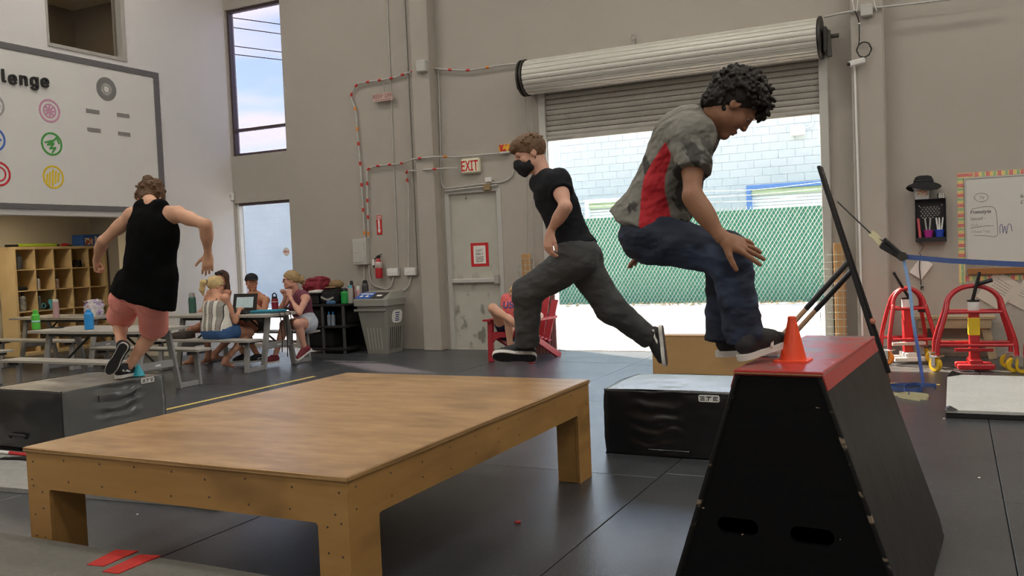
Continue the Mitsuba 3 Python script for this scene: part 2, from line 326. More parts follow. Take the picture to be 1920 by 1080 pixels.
for r in range(12):
    z0 = BZ0 + .203 * r; x = BX0 - (.203 if r % 2 else 0)
    while x < BX1 - .02:
        a, b = max(x, BX0) + .003, min(x + .406, BX1) - .003; x += .406
        for h in (R1, R2):
            if z0 < h[3] - .02:
                if a < h[1] and b > h[0]:
                    if a >= h[0]: a = max(a, h[1])
                    elif b <= h[1]: b = min(b, h[0])
                    else: a = b = 0
        if b - a < .05: continue
        w = round(b - a, 2)
        if w not in bplies: bplies[w] = mikit.ply(mv(bmm(0, w, 0, .05, .003, .200, .005), (0, 0, 0)), M_BLOCK, False)
        part(nb, 'block', bplies[w], M_BLOCK, xf=T().translate([a, BY - .004 + rng.uniform(-.002, .002), z0]))
for nm, h, fm in (('roller_door', R1, M_BLUEF), ('roller_door', R2, M_SHUTW)):
    k = part(nb, nm, cat_([bmm(h[0], h[1], BY + .12, BY + .16, z, z + .075, .012) for z in np.arange(0.0, h[3] - .12, .082)]), M_SHUTW, 30)
    part(k, 'frame', cat_(bmm(h[0] - .08, h[0] + .03, BY - .03, BY + .2, 0, h[3] + .06), bmm(h[1] - .03, h[1] + .08, BY - .03, BY + .2, 0, h[3] + .06), bmm(h[0] - .08, h[1] + .08, BY - .03, BY + .2, h[3] - .04, h[3] + .07)), fm)
    part(k, 'lintel', bmm(h[0] + .03, h[1] - .03, BY + .05, BY + .2, h[3] - .17, h[3] - .04), M_LIME)
c = at(1495, 245, BY - .1)
wl = thing('wall_light', 'white square floodlight on the pale block wall across the yard', 'lamp')
part(wl, 'housing', bmm(c[0] - .17, c[0] + .17, BY - .16, BY + .02, c[2] - .12, c[2] + .15, .02), M_WHITE)
part(wl, 'lens', bmm(c[0] - .14, c[0] + .14, BY - .175, BY - .155, c[2] - .10, c[2] + .09, .01), M_SHUTW)
part(wl, 'conduit', tube(rounded([(c[0] + .17, BY - .05, c[2] + .05), (c[0] + .36, BY - .05, c[2] + .1), (c[0] + .36, BY - .05, c[2] + .6)], .2), .015), M_WHITE)
# fence with green screen
FY = 20.6
M_FENCE = mat('green_screen', lambda p, n, uv: mix((.020, .125, .085), (.034, .165, .117), .5 * fb(p.x * .8, 0, p.z * .8, 3) + .5 * mikit.cell_rand(p.x * 11, 0, 0)), .7)
M_WIRE = mat('fence_wire', (.40, .46, .42), .5)
fe = thing('chain_link_fence', 'chain link fence with a green privacy screen across the yard', 'fence')
part(fe, 'screen', bmm(-14.6, 3, FY, FY + .012, .02, 2.13, 0), M_FENCE, False)
def xprism(a, b, r):
    a, b = np.array(a), np.array(b); x, y, _ = frame_of(b - a); o = [r * (math.cos(t) * x + math.sin(t) * y) for t in (0.5, 2.6, 4.7)]
    return np.vstack([[a + q for q in o], [b + q for q in o]])
_pf = np.array([(0, 1, 4), (0, 4, 3), (1, 2, 5), (1, 5, 4), (2, 0, 3), (2, 3, 5)])
vs, fs = [], []
for sgn, rr in ((1, .0085), (-1, .005)):
    for x0 in np.arange(-14, 2.6, .092):
        x1 = x0 + sgn * 1.35
        fs.append(_pf + 6 * len(vs)); vs.append(xprism((x0, FY - .012, .03), (x1, FY - .012, 2.19 + .02 * rng.random()), rr))
part(fe, 'wire_mesh', trimesh.Trimesh(np.vstack(vs), np.vstack(fs), process=False), M_WIRE, False, kind='stuff', label='galvanised diamond wire mesh')
for x in np.arange(-14.55, 3, 3.05):
    part(fe, 'post', tube([(x, FY + .06, -.02), (x, FY + .06, 2.3)], .03, 10), M_GALV)
for z, s in ((2.32, .05), (2.44, .03), (2.58, .06)):
    part(fe, 'strand', tube([(x, FY + .05, z - s * math.sin((x + 14.55) / 3.05 * math.pi) ** 2 + .012 * (x + 8)) for x in np.arange(-14.55, 3, .5)], .008, 4), M_WIRE)
M_LEAF = mat('dry_leaf', mottled((.30, .22, .11), (.45, .36, .2), 30), .9)
lv = []
for i in range(700):
    m = trimesh.Trimesh([(-.05, 0, 0), (0, -.025, .012), (.05, 0, 0), (0, .025, .012)], [(0, 1, 2), (0, 2, 3)], process=False)
    m = rot(m, rng.uniform(0, 6.3)); m = rot(m, rng.uniform(-.7, .7), (1, 0, 0)); lv.append(mv(m, (rng.uniform(-14, 2), FY - .12 - abs(rng.gauss(0, .18)), -.005 + rng.uniform(0, .05))))
solid('dry_leaves', cat_(lv), M_LEAF, 'brown dry leaves drifted along the foot of the green fence', 'leaves', smooth=False, kind='stuff')
# power lines past the tall window
for i, (a, b) in enumerate((((424, 31.5), (522, 45)), ((426, 50), (522, 63)), ((429.6, 85), (522, 97)), ((429.6, 100.7), (526, 112)))):
    p, q = atz(*a, 12.0 - .5 * i), atz(*b, 12.0 - .5 * i); d = q - p
    solid('power_line', tube(np.array([p - d * 2 + d * t for t in np.linspace(0, 5, 12)]), .022, 5), M_STEELD,
          ['topmost power line crossing the tall window', 'second power line from the top in the tall window', 'third power line from the top in the tall window', 'lowest power line crossing the tall window'][i], 'power line', 'power lines')
# ------------------------------------------------------------------ roller door
d2 = struct('door_2')
SX0, SX1 = OX0 - .06, OX1 + .05
def slat_mesh(h, x0, x1, y, z, bulge=.010):
    ts = np.linspace(0, 1, 6); prof = [(y - bulge * math.sin(math.pi * t) ** .8, z + .004 + (h - .006) * t) for t in ts]
    pf = prof + [(py + .008, pz) for py, pz in prof[::-1]]
    return prism(Polygon(pf), x1 - x0, ((0, 1, 0), (0, 0, 1), (1, 0, 0), (x0, 0, 0)))
sl = mikit.ply(slat_mesh(.0685, SX0, SX1, D - .03, 0), M_SLAT, 40)
for k in range(11): part(d2, 'slat', sl, M_SLAT, xf=T().translate([0, 0, 2.945 + .072 * k]))
part(d2, 'curtain_back', bmm(SX0, SX1, D - .022, D - .014, 2.945, 3.74, 0), mat('curtain_groove', (.10, .095, .085), .8), False)
part(d2, 'bottom_bar', bmm(SX0, SX1, D - .055, D - .012, 2.885, 2.945, .006), M_SLAT)
part(d2, 'lock_plate', cat_(bmm(OX1 - .42, OX1 - .02, D - .066, D - .05, 2.905, 2.935, .003)), M_GALV)
part(d2, 'lock_plate', cat_(bmm(OX0 + .03, OX0 + .4, D - .066, D - .05, 2.905, 2.935, .003)), M_GALV)
CY, CZ, CR = D - .25, 3.735, .225
cx0, cx1 = -5.10, -1.36
NC = 20
part(d2, 'coil_core', tube([(cx0 + .01, CY, CZ), (cx1 - .01, CY, CZ)], CR - .012, 40), 'm_curtain_groove', True)
cs = []
for k in range(NC):
    a0, a1 = 2 * math.pi * k / NC, 2 * math.pi * (k + 1) / NC; am, w = (a0 + a1) / 2, (a1 - a0)
    ts = np.linspace(-.5, .5, 6)
    out = [((CR + .006 * math.cos(math.pi * t) ** .7 if abs(t) < .5 else CR), am + t * w * .93) for t in ts]
    pl = [(CY + r * math.cos(a), CZ + r * math.sin(a)) for r, a in out] + [(CY + (CR - .02) * math.cos(a), CZ + (CR - .02) * math.sin(a)) for r, a in out[::-1]]
    part(d2, 'coil_slat', prism(Polygon(pl), cx1 - cx0, ((0, 1, 0), (0, 0, 1), (1, 0, 0), (cx0, 0, 0))), M_COIL, 40)
for nm, xa, xb in (('end_ring', cx0 - .035, cx0 - .012), ('end_ring', cx0 - .085, cx0 - .062), ('end_ring', cx1 + .012, cx1 + .04)):
    part(d2, nm, prism(Point(CY, CZ).buffer(CR + .02, 24).difference(Point(CY, CZ).buffer(CR - .03 if xa < -3 else .05, 24)), xb - xa, ((0, 1, 0), (0, 0, 1), (1, 0, 0), (xa, 0, 0))), M_STEELD, 40)
part(d2, 'shaft', tube([(cx0 - .15, CY, CZ), (cx1 + .22, CY, CZ)], .025, 12), M_STEELD)
part(d2, 'bracket', cat_(bmm(cx1 + .06, cx1 + .10, CY - .12, D, CZ - .18, CZ + .1, .006), bar((cx1 + .13, CY - .1, CZ - .25), (cx1 + .11, CY - .05, CZ + .06), .05, .03)), M_STEELD)
part(d2, 'bracket', cat_(bmm(cx0 - .14, cx0 - .10, CY - .1, D, CZ - .15, CZ + .05, .006)), M_STEELD)
for x in (OX0 - .06, OX1 - .015):
    part(d2, 'guide', cat_(bmm(x - .01, x + .085, D - .085, D - .055, 0, 3.6, .004), bmm(x - .01, x + .085, D - .03, D, 0, 3.6, .004), bmm(x - .012 if x < -3 else x + .07, x + .008 if x < -3 else x + .088, D - .085, D, 0, 3.6, .004)), M_GREYP2)
part(d2, 'jamb', bmm(OX0 - .005, OX0 + .012, D - .01, D + .2, 0, OZ, .002), M_WHITE)
part(d2, 'jamb', bmm(OX1 - .012, OX1 + .005, D - .01, D + .2, 0, OZ, .002), M_WHITE)
cp = wp(985, 185, .12); cq = wp(988, 600, .07)
part(d2, 'pull_chain', tube([cp, (cp + cq) / 2 + (.02, 0, 0), cq], .006, 6), M_GALV)
part(d2, 'pull_chain', tube([cp + (.10, 0, 0), cq + (.13, 0, .25)], .006, 6), M_GALV)
# ------------------------------------------------------------------ exit door
d1 = struct('door_1')
part(d1, 'leaf', bmm(DX0 + .02, DX1 - .02, D + .035, D + .08, .012, DZ - .03, .003), M_DOOR, label='stained off-white steel door leaf')
part(d1, 'frame', cat_(bmm(DX0 - .04, DX0 + .03, D - .015, D + .15, 0, DZ + .04), bmm(DX1 - .03, DX1 + .04, D - .015, D + .15, 0, DZ + .04), bmm(DX0 - .04, DX1 + .04, D - .015, D + .15, DZ - .035, DZ + .04)), M_GREYP2)
part(d1, 'threshold', bmm(DX0, DX1, D - .03, D + .1, -.01, .014), M_GALV)
z0 = wp(890, 526)[2]
part(d1, 'panic_bar', bmm(DX0 + .04, DX1 - .09, D - .035, D + .036, z0 - .035, z0 + .03, .012), M_GREYP2)
part(d1, 'bar_end', bmm(DX1 - .10, DX1 - .03, D - .055, D + .036, z0 - .06, z0 + .085, .012), M_GREYP)
z1 = DZ + .045
part(d1, 'closer_arm', tube([(DX0 - .02, D - .04, z1 - .03), (DX1 + .02, D - .04, z1 + .0)], .017, 10), M_CHROME)
part(d1, 'closer_body', bmm(DX1 - .21, DX1 - .10, D - .07, D + .035, z1 - .07, z1 + .03, .01), mat('bronze', (.30, .22, .12), .45, .5))
part(d1, 'number', place(text('6', .05), WALL_B((DX0 + .27, D + .036, wp(877, 370)[2] - .03))), M_INK, False)
sg = thing('door_sign', 'red bordered paper sign reading EXIT ONLY on the exit door', 'sign')
a, b = at(882, 456, D + .03), at(917, 499, D + .03); w, h = b[0] - a[0], a[2] - b[2]
part(sg, 'border', bx(((a[0] + b[0]) / 2, D + .031, (a[2] + b[2]) / 2), (w, .004, h), .001), M_REDS)
part(sg, 'sheet', bx(((a[0] + b[0]) / 2, D + .0275, (a[2] + b[2]) / 2), (w * .68, .003, h * .76), .001), M_PAPER)
tx = []
for s, y, hh in (('EXIT', .62, .034), ('ONLY', .48, .034)):
    t = text(s, hh, True); tx.append(place(mv(t, (-t.bounds.mean(0)[0], 0, 0)), WALL_B(((a[0] + b[0]) / 2, D + .026, b[2] + h * y))))
for i in range(4):
    tx.append(bx(((a[0] + b[0]) / 2, D + .0255, b[2] + h * (.40 - .065 * i)), (w * (.46 - .06 * (i % 2)), .002, .012), 0))
part(sg, 'print', cat_(tx), M_INKG, False)
# ------------------------------------------------------------------ conduits and boxes on the back wall
def conduit(name, pts, r, label, group, off=.03, rad=.12, tapes=(), mat_=None):
    """pts: wall points as (x px, y px[, standing off the wall]) of the photograph."""
    p = [wp(q[0], q[1], q[2] if len(q) > 2 else off) for q in pts]
    P = rounded(p, rad); k = thing(name, label, 'conduit', group)
    r = r * .8; part(k, 'pipe', tube(P, r, 8), mat_ or M_GREYP2, True)
    for x, y, m in tapes:
        w = wp(x, y, off); i = int(np.argmin(((P[:, [0, 2]] - w[[0, 2]]) ** 2).sum(1)))
        seg, best = None, 9
        for j in range(len(P) - 1):
            u = P[j + 1] - P[j]; t = np.clip(((w - P[j]) @ u) / (u @ u), 0, 1); dd = np.linalg.norm((P[j] + u * t - w)[[0, 2]])
            if dd < best: best, seg = dd, (P[j] + u * t, u / np.linalg.norm(u))
        part(k, 'tape', tube([seg[0] - seg[1] * .028, seg[0] + seg[1] * .028], r + .005, 8), m)
    return k
R_, O_ = M_REDT, M_ORT
GC = 'conduits on the back wall'
conduit('conduit', [(684, 447), (675, 300), (671, 260), (667, 205), (656, 180), (668, 157), (700, 152), (735, 147), (780, 131)], .017, 'grey conduit with red tape from the breaker panel up and over the hung sign', GC, .05, .2,
        [(666, 157, R_), (656, 177, R_), (690, 152, R_), (712, 150, R_), (734, 147, R_), (755, 139, R_), (774, 134, R_), (664, 205, O_), (669, 242, O_), (670, 270, R_), (673, 307, R_), (675, 347, R_), (676, 394, R_), (681, 437, O_)])
conduit('conduit', [(802, 127), (845, 131), (880, 132), (940, 122), (990, 117), (1000, 112)], .017, 'taped conduit running from the pilaster box to the shutter coil', GC, .06, .1,
        [(811, 127, O_), (844, 132, R_), (878, 132, R_), (914, 127, O_)])
conduit('conduit', [(691, 447), (689, 380), (688, 318), (700, 312), (755, 306), (775, 298, .24), (822, 293, .24), (850, 295), (940, 287)], .016, 'grey taped conduit rising from the panel and running right to the alarm strobe', GC, .05, .1,
        [(690, 314, R_), (709, 309, R_), (731, 307, R_), (755, 305, R_), (800, 294, R_), (841, 294, O_), (687, 344, R_), (688, 376, R_), (690, 407, R_), (690, 438, O_)])
conduit('conduit', [(766, 501), (766, 345), (760, 330), (763, 321), (800, 318, .24), (826, 316, .24), (859, 315)], .014, 'thin conduit from the switch box up to the lit exit sign', GC, .05, .08,
        [(763, 322, R_), (764, 338, R_), (798, 318, R_), (828, 316, R_)])
conduit('conduit', [(746, 503.5), (735, 220), (726, 0), (724, -60)], .010, 'thin straight conduit rising from the left switch box past the hung sign', GC, .014, .1)
conduit('conduit', [(782, 503.5), (773, 300), (758, -5), (756, -60)], .011, 'dark straight conduit rising beside the left pilaster', GC, .014, .1, mat_=M_GALV)
conduit('conduit', [(692, 497), (693, 520), (700, 536), (725, 543), (733, 538), (738, 519.5)], .014, 'short U-shaped conduit under the fire extinguisher', GC, .03, .12)
conduit('conduit', [(683, 497), (683, 552), (745, 550), (766, 540), (771, 518.5)], .013, 'long low conduit looping behind the bin to the right switch box', GC, .03, .14)
conduit('conduit', [(822, 125), (825, 240), (827, 340), (832, 354), (900, 345), (945, 341), (962, 330), (966, 300)], .012, 'slim conduit framing the top of the exit door', GC, .02, .1)
conduit('conduit', [(1545, 32), (1575, 25), (1613, 19)], .016, 'short sagging conduit between the shutter coil and the upper junction box', GC, .22, .1)
conduit('conduit', [(1637, 15), (1720, 6), (1800, -4), (1900, -20)], .016, 'long conduit running right from the upper junction box along the wall', GC, .22, .1)
conduit('conduit', [(1602, 120), (1608, 300), (1617, 620), (1618, 660)], .016, 'white straight conduit down the right pilaster', GC, .22, .1, mat_=M_WHITE)
jb = solid('junction_box', bx(wp(791, 124, .245), (.16, .09, .17), .012), M_GREYP2, 'grey junction box on the left pilaster', 'box')
solid('junction_box', bx(wp(1625, 20, .23), (.13, .09, .13), .008), M_GREYP2, 'grey junction box at the top of the right pilaster', 'box')
ko = thing('hanging_sign', 'faded pink KEEP OFF sign hanging from a conduit', 'sign')
c = wp(718, 182, .09)
part(ko, 'plate', bx(c, (.345, .012, .12), .002), mat('faded_pink', (.50, .36, .32), .6))
t = text('KEEP OFF', .055, True); part(ko, 'letters', place(mv(t, (-t.bounds.mean(0)[0], 0, 0)), WALL_B((c[0], c[1] - .006, c[2] - .012))), mat('faded_red', (.30, .14, .13), .6), False)
part(ko, 'small_print', cat_([bx((c[0] - .12 + .048 * i, c[1] - .008, c[2] - .037), (.036, .004, .012), 0) for i in range(6)]), 'm_faded_red', False, kind='stuff')
part(ko, 'hanger', tube([c + (.03, 0, .05), c + (.03, .0, .22)], .006, 6), M_GALV)
fa = thing('arrow_sign', 'red FIRE sign with a white arrow pointing down above the extinguisher', 'sign')
c = wp(711, 422, .006)
part(fa, 'plate', bx(c, (.095, .006, .29), .001), M_REDS)
part(fa, 'panel', bx(c + (0, -.004, .11), (.08, .003, .045), .001), M_WHITE)
t = text('FIRE', .026, True); part(fa, 'letters', place(mv(t, (-t.bounds.mean(0)[0], 0, 0)), WALL_B((c[0], c[1] - .0055, c[2] + .097))), M_REDS, False)
part(fa, 'arrow', prism([(-.015, .08), (-.015, -.07), (-.034, -.07), (0, -.125), (.034, -.07), (.015, -.07), (.015, .08)], .004, WALL_B((c[0], c[1] - .003, c[2]))), M_WHITE, False)
ep = thing('breaker_panel', 'grey breaker panel on the wall left of the extinguisher', 'electrical panel')
c = wp(677, 472, .05)
part(ep, 'cabinet', bx(c, (.25, .10, .40), .008), M_GREYP2); kd = part(ep, 'door', bx(c + (-.005, -.053, 0), (.205, .01, .33), .006), M_GREYP2)
part(kd, 'latch', bx(c + (-.06, -.062, 0), (.014, .012, .03), .004), M_GREYP)
fx = thing('fire_extinguisher', 'red fire extinguisher with a white tag hung on the back wall', 'fire extinguisher')
c = wp(710, 500, .09)
part(fx, 'cylinder', lathe([(.0, -.175), (.045, -.175), (.055, -.165), (.055, .03), (.05, .07), (.032, .1), (.022, .115), (.022, .13), (0, .13)], c), M_RED, True)
part(fx, 'valve', cat_(bx(c + (0, 0, .145), (.05, .05, .035), .006), bar(c + (-.02, 0, .16), c + (.07, 0, .185), .02, .012), bar(c + (-.02, 0, .15), c + (.07, -.02, .15), .02, .01)), M_BLACK)
part(fx, 'hose', tube(spline([c + (-.02, 0, .14), c + (-.06, -.02, .10), c + (-.068, -.03, -.02)]), .01, 8), M_BLACK, True)
part(fx, 'label', lathe([(.0565, -.02), (.0565, .05), (.05, .075)], c), mat('extinguisher_label', (.55, .45, .42), .5), True)
part(fx, 'tag', bx(c + (-.06, -.05, .07), (.045, .004, .09), .001), M_WHITE)
for i, (px, py) in enumerate(((738, 510), (771, 509))):
    k = thing('switch_box', ['surface switch box under the fire extinguisher', 'surface switch box beside the left pilaster'][i], 'switch', 'wall switch boxes')
    c = wp(px, py, .035); part(k, 'box', bx(c, (.21, .06, .125), .006), M_GREYP2); part(k, 'plate', bx(c + (-.005, -.033, 0), (.185, .008, .105), .003), M_WHITE)
    for j in range(4): part(k, 'toggle', bx(c + (-.07 + .044 * j, -.041, 0), (.012, .016, .03), .003), M_WHITE)
ex = thing('exit_sign', 'cream EXIT sign with red letters above the exit door', 'sign')
c = wp(883, 311, .04)
part(ex, 'case', bx(c, (.30, .08, .215), .02), mat('cream', (.70, .66, .50), .5))
t = text('EXIT', .14, True); t.apply_scale([.62, 1, 1]); part(ex, 'letters', place(mv(t, (-t.bounds.mean(0)[0], -.07, 0)), WALL_B((c[0], c[1] - .039, c[2]))), M_REDS, False)
st = thing('alarm_strobe', 'red and yellow taped alarm strobe above the runner with the mask', 'alarm')
c = wp(947, 280, .04)
part(st, 'case', bx(c, (.15, .08, .115), .01), M_WHITE)
part(st, 'wrap', bx(c + (0, -.01, .015), (.156, .07, .1), .006), mat('striped_wrap', lambda p, n, uv: mix((.72, .36, .03), (.50, .03, .02), sst(.45, .55, fb(p.x * 22 + 1, 0, p.z * 22, 2))), .4))
al = thing('door_contact', 'small white door alarm box above the exit door', 'sensor')
c = wp(916, 337, .03); part(al, 'case', bx(c, (.10, .05, .065), .006), M_WHITE); part(al, 'wire', tube(spline([c + (.05, 0, 0), c + (.08, -.005, -.005), c + (.10, .0, -.02)]), .005, 6), M_GALV)
sn = thing('motion_sensor', 'small white sensor in the corner left of the lower window', 'sensor')
c = wp(434.5, 369, .04); part(sn, 'case', bx(c, (.075, .06, .12), .012), M_WHITE); part(sn, 'lens', bx(c + (0, -.031, .01), (.045, .01, .06), .004), M_GREYP2)
stk = thing('window_sticker', 'round white sticker with red script on the lower window', 'sticker')
c = at(537, 472, D + .085)
part(stk, 'disc', place(prism(Point(0, 0).buffer(.068, 12), .002), WALL_B((c[0], D + .086, c[2]))), M_PAPER, False)
t = text('hatyn', .034); part(stk, 'script', place(mv(t, (-t.bounds.mean(0)[0], -.012, 0)), WALL_B((c[0], D + .084, c[2]))), M_REDT, False)
# right of the shutter
cam = thing('security_camera', 'small white security camera on the right pilaster', 'camera')
c = wp(1606, 118, .26); part(cam, 'body', bar(c + (-.07, -.09, -.02), c + (.08, .03, .025), .065, .065, .012), M_WHITE); part(cam, 'lens', sph(c + (-.075, -.093, -.021), .022), M_BLACK); part(cam, 'mount', tube([c + (.05, .0, .02), c + (.05, .075, .05)], .014), M_WHITE)
cc = thing('cable_coil', 'coiled black cable hanging on the right pilaster above the camera', 'cable')
c = wp(1620, 93, .23)
part(cc, 'loop', tube([c + (.075 * math.cos(a) + .004 * math.cos(7 * a), -.008 * math.sin(5 * a), .085 * math.sin(a)) for a in np.linspace(0, 4 * math.pi, 60)], .008, 6), M_BLACK, True)
part(cc, 'lead', tube(spline([wp(1603, 20, .25), wp(1610, 40, .23), wp(1611, 75, .23), c + (-.07, 0, .02)]), .006, 6), M_BLACK, True)
part(cc, 'tie', bx(wp(1611, 44, .235), (.03, .015, .015), .003), M_WHITE)
solid('loose_wire', tube(spline([wp(1597, -20, .24), wp(1600, 12, .24), wp(1606, 20, .245), wp(1610, -20, .24)]), .006, 6), M_WHITE, 'thin white wire looping down from above beside the right junction box', 'cable', smooth=True)
solid('loose_wire', tube(spline([wp(1635, -25, .24), wp(1640, 8, .24), wp(1644, 20, .25)]), .005, 6), M_WHITE, 'short white wire end right of the upper junction box', 'cable', smooth=True)
hk = thing('wall_hook', 'small rusty hook fixed above the middle of the shutter coil', 'hook')
c = wp(1188, 78, .02); part(hk, 'plate', bx(c, (.04, .03, .10), .006), M_GALV); part(hk, 'ring', tube([c + (.03 * math.cos(a), -.02, .05 + .035 * math.sin(a)) for a in np.linspace(0, 2 * math.pi, 14)], .006, 6), M_GALV)
# ------------------------------------------------------------------ big board on the left wall
bd = thing('challenge_board', 'large white wall board with a dark frame, title letters and coloured round badges', 'board')
y0, y1, z0, z1 = 5.2, 9.83, 2.20, 4.305
M_BOARD = mat('board_white', (.64, .625, .60), .6); M_BAND = mat('board_band', (.115, .11, .115), .6)
part(bd, 'panel', bmm(XL - .01, XL + .018, y0, y1, z0, z1, .002), M_BOARD)
for a in (bmm(XL, XL + .03, y0, y1, z1 - .085, z1, .004), bmm(XL, XL + .03, y0, y1, z0, z0 + .075, .004), bmm(XL, XL + .03, y1 - .105, y1, z0 + .075, z1 - .085, .004), bmm(XL, XL + .03, y0, y0 + .1, z0 + .075, z1 - .085, .004)):
    part(bd, 'frame_bar', a, M_BAND)
for ch, px, py in (('l', 6, 147), ('e', 22.5, 151), ('n', 43, 153), ('g', 63, 155), ('e', 83, 157)):
    c = atx(px, py, XL + .02); t = text(ch, .155, True, .03); b = t.bounds
    part(bd, 'letter', place(mv(t, (-(b[0][0] + b[1][0]) / 2, 0, 0)), WALL_L((XL + .018, c[1], c[2] - .045))), M_BLACK, False)
for px, py in ((174, 209), (231, 216.5), (176.5, 244), (233, 251.5)):
    c = atx(px, py, XL + .02); part(bd, 'grey_bar', bx((XL + .02, c[1], c[2]), (.008, .215, .055), .001), mat('badge_grey', (.20, .19, .185), .6) if 'm_badge_grey' not in scene else 'm_badge_grey')
def badge(px, py, r, col, nm, label, draw):
    m = mat(nm, col, .6); c = atx(px, py, XL + .02)
    shp = [Point(0, 0).buffer(r, 20).difference(Point(0, 0).buffer(r * .84, 20))] + draw(r)
    part(bd, 'badge', prism(unary_union(shp), .006, WALL_L((XL + .017, c[1], c[2]))), m, False, label)
def rad(r, n, a, b, w): return [LineString([(a * r * math.cos(t), a * r * math.sin(t)), (b * r * math.cos(t), b * r * math.sin(t))]).buffer(w * r, 2) for t in np.arange(n) * 2 * math.pi / n]
badge(199.5, 167, .165, (.17, .165, .16), 'badge_dark', 'dark grey round badge with a spoked ring', lambda r: [Point(0, 0).buffer(r * .92, 20).difference(Point(0, 0).buffer(r * .56, 20))] + rad(r, 24, .42, .6, .025) + [Point(0, 0).buffer(r * .34, 12).difference(Point(0, 0).buffer(r * .28, 12))])
badge(93, 208, .155, (.52, .25, .37), 'badge_pink', 'pink round badge with inner rings', lambda r: [Point(0, 0).buffer(r * .62, 20).difference(Point(0, 0).buffer(r * .5, 20))] + rad(r, 8, .12, .45, .07))
badge(97, 270, .155, (.05, .27, .05), 'badge_green', 'green round badge with a jagged figure', lambda r: [LineString([(-.6 * r, .1 * r), (.1 * r, .3 * r), (-.4 * r, -.1 * r), (.2 * r, .05 * r), (-.2 * r, -.4 * r), (.35 * r, -.3 * r), (0, -.75 * r)]).buffer(.07 * r, 2), LineString([(0, .1 * r), (.5 * r, .6 * r), (.7 * r, .1 * r)]).buffer(.07 * r, 2)])
badge(100, 332, .155, (.66, .48, .03), 'badge_yellow', 'yellow round badge with slanted streaks', lambda r: [LineString([(a * r, (a * .3 + .6) * r * (1 - abs(a))), (a * r - .12 * r, (-.7 + .3 * a) * r * (1 - abs(a) * .6))]).buffer(.085 * r, 2) for a in (-.55, -.28, 0, .28, .55)])
badge(-2, 326, .155, (.50, .02, .03), 'badge_red', 'red round badge at the left edge of the photo', lambda r: [Point(0, 0).buffer(r * .62, 20).difference(Point(0, 0).buffer(r * .5, 20))])
badge(-12, 261, .155, (.05, .12, .42), 'badge_blue', 'blue round badge at the left edge of the photo', lambda r: rad(r, 3, .1, .6, .08))
badge(-14, 197, .155, (.30, .30, .29), 'badge_silver', 'silver round badge at the left edge of the photo', lambda r: rad(r, 5, .1, .6, .08))
# ------------------------------------------------------------------ big plywood platform
def ply_col(c0, c1, cd, dirt=.5):
    def f(p, n, uv):
        side = dr.abs(n.x) > .6; up = dr.abs(n.z) > .6
        u = dr.select(side, p.y, p.x); v = dr.select(up, p.y, p.z)
        g = fb(u * 1.6, v * 16 + 1.5 * fb(u * 1.2, v * 1.2, 3, 3), dr.select(side, 7, 2), 4)
        bl = fb(u * 3 + 9, v * 3, 4, 3)
        c = mix(c0, c1, .65 * g + .35 * bl)
        return mix(c, cd, sst(.52, .78, fb(p.x * 2.1 + 4, p.y * 2.1, p.z * 3, 4)) * dirt)
    return f
M_PLY = mat('plywood', ply_col((.27, .138, .040), (.43, .240, .078), (.13, .066, .024), .6), .5)
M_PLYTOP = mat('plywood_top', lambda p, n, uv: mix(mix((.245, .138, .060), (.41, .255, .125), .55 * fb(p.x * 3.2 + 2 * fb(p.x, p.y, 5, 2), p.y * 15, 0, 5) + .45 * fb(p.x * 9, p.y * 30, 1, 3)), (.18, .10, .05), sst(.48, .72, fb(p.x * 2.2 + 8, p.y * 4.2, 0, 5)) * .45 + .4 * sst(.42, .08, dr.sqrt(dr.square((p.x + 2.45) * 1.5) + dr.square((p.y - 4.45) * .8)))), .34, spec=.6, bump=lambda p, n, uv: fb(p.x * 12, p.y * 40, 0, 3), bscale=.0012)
M_PLYEDGE = mat('plywood_edge', lambda p, n, uv: mix((.18, .095, .035), (.42, .25, .10), sst(.3, .7, nz(p.x * 3, p.y * 3, p.z * 420))), .6)
M_SCREW = mat('screw_head', (.05, .035, .025), .5)
px0, px1, py0, py1, PH = -3.835, -2.02, 2.63, 5.06, .597
pf = thing('plywood_platform', 'large low plywood jumping platform on four legs in the foreground', 'platform')
tt = .02; AP = .168; LW = .145; LD = .19
part(pf, 'top', bmm(px0 - .006, px1 + .006, py0 - .006, py1 + .006, PH - tt, PH, .004), M_PLYTOP)
part(pf, 'top_edge', cat_(bmm(px0 - .008, px1 + .008, py0 - .010, py0 - .002, PH - tt, PH - .003, .001), bmm(px1 + .004, px1 + .0095, py0, py1, PH - tt, PH - .003, .001)), M_PLYEDGE)
def apron(w, lw): 
    q = Polygon([(0, 0), (w, 0), (w, PH - tt), (0, PH - tt)]); return q.difference(sbox(lw, -.1, w - lw, PH - tt - AP).buffer(-.015).buffer(.015, quad_segs=3))
part(pf, 'front_panel', prism(apron(px1 - px0, LW), .018, ((1, 0, 0), (0, 0, 1), (0, -1, 0), (px0, py0 + .018, 0))), M_PLY)
part(pf, 'back_panel', prism(apron(px1 - px0, LW), .018, ((1, 0, 0), (0, 0, 1), (0, -1, 0), (px0, py1, 0))), M_PLY)
part(pf, 'side_panel', prism(apron(py1 - py0 - .004, LD), .018, ((0, 1, 0), (0, 0, 1), (1, 0, 0), (px1 - .017, py0 + .002, 0))), M_PLY)
part(pf, 'side_panel', prism(apron(py1 - py0 - .004, LD), .018, ((0, 1, 0), (0, 0, 1), (1, 0, 0), (px0 - .001, py0 + .002, 0))), M_PLY)
for sx in (0, 1):
    for sy in (0, 1):
        xa, ya = (px0 + .018, px1 - .018 - LW + .02)[sx], (py0 + .018, py1 - .018 - LD + .02)[sy]
        part(pf, 'leg', bmm(xa, xa + LW - .02, ya, ya + LD - .02, 0, PH - tt, .004), M_PLY)
        xi = px0 + LW + .001 if sx == 0 else px1 - LW - .001
scr = []
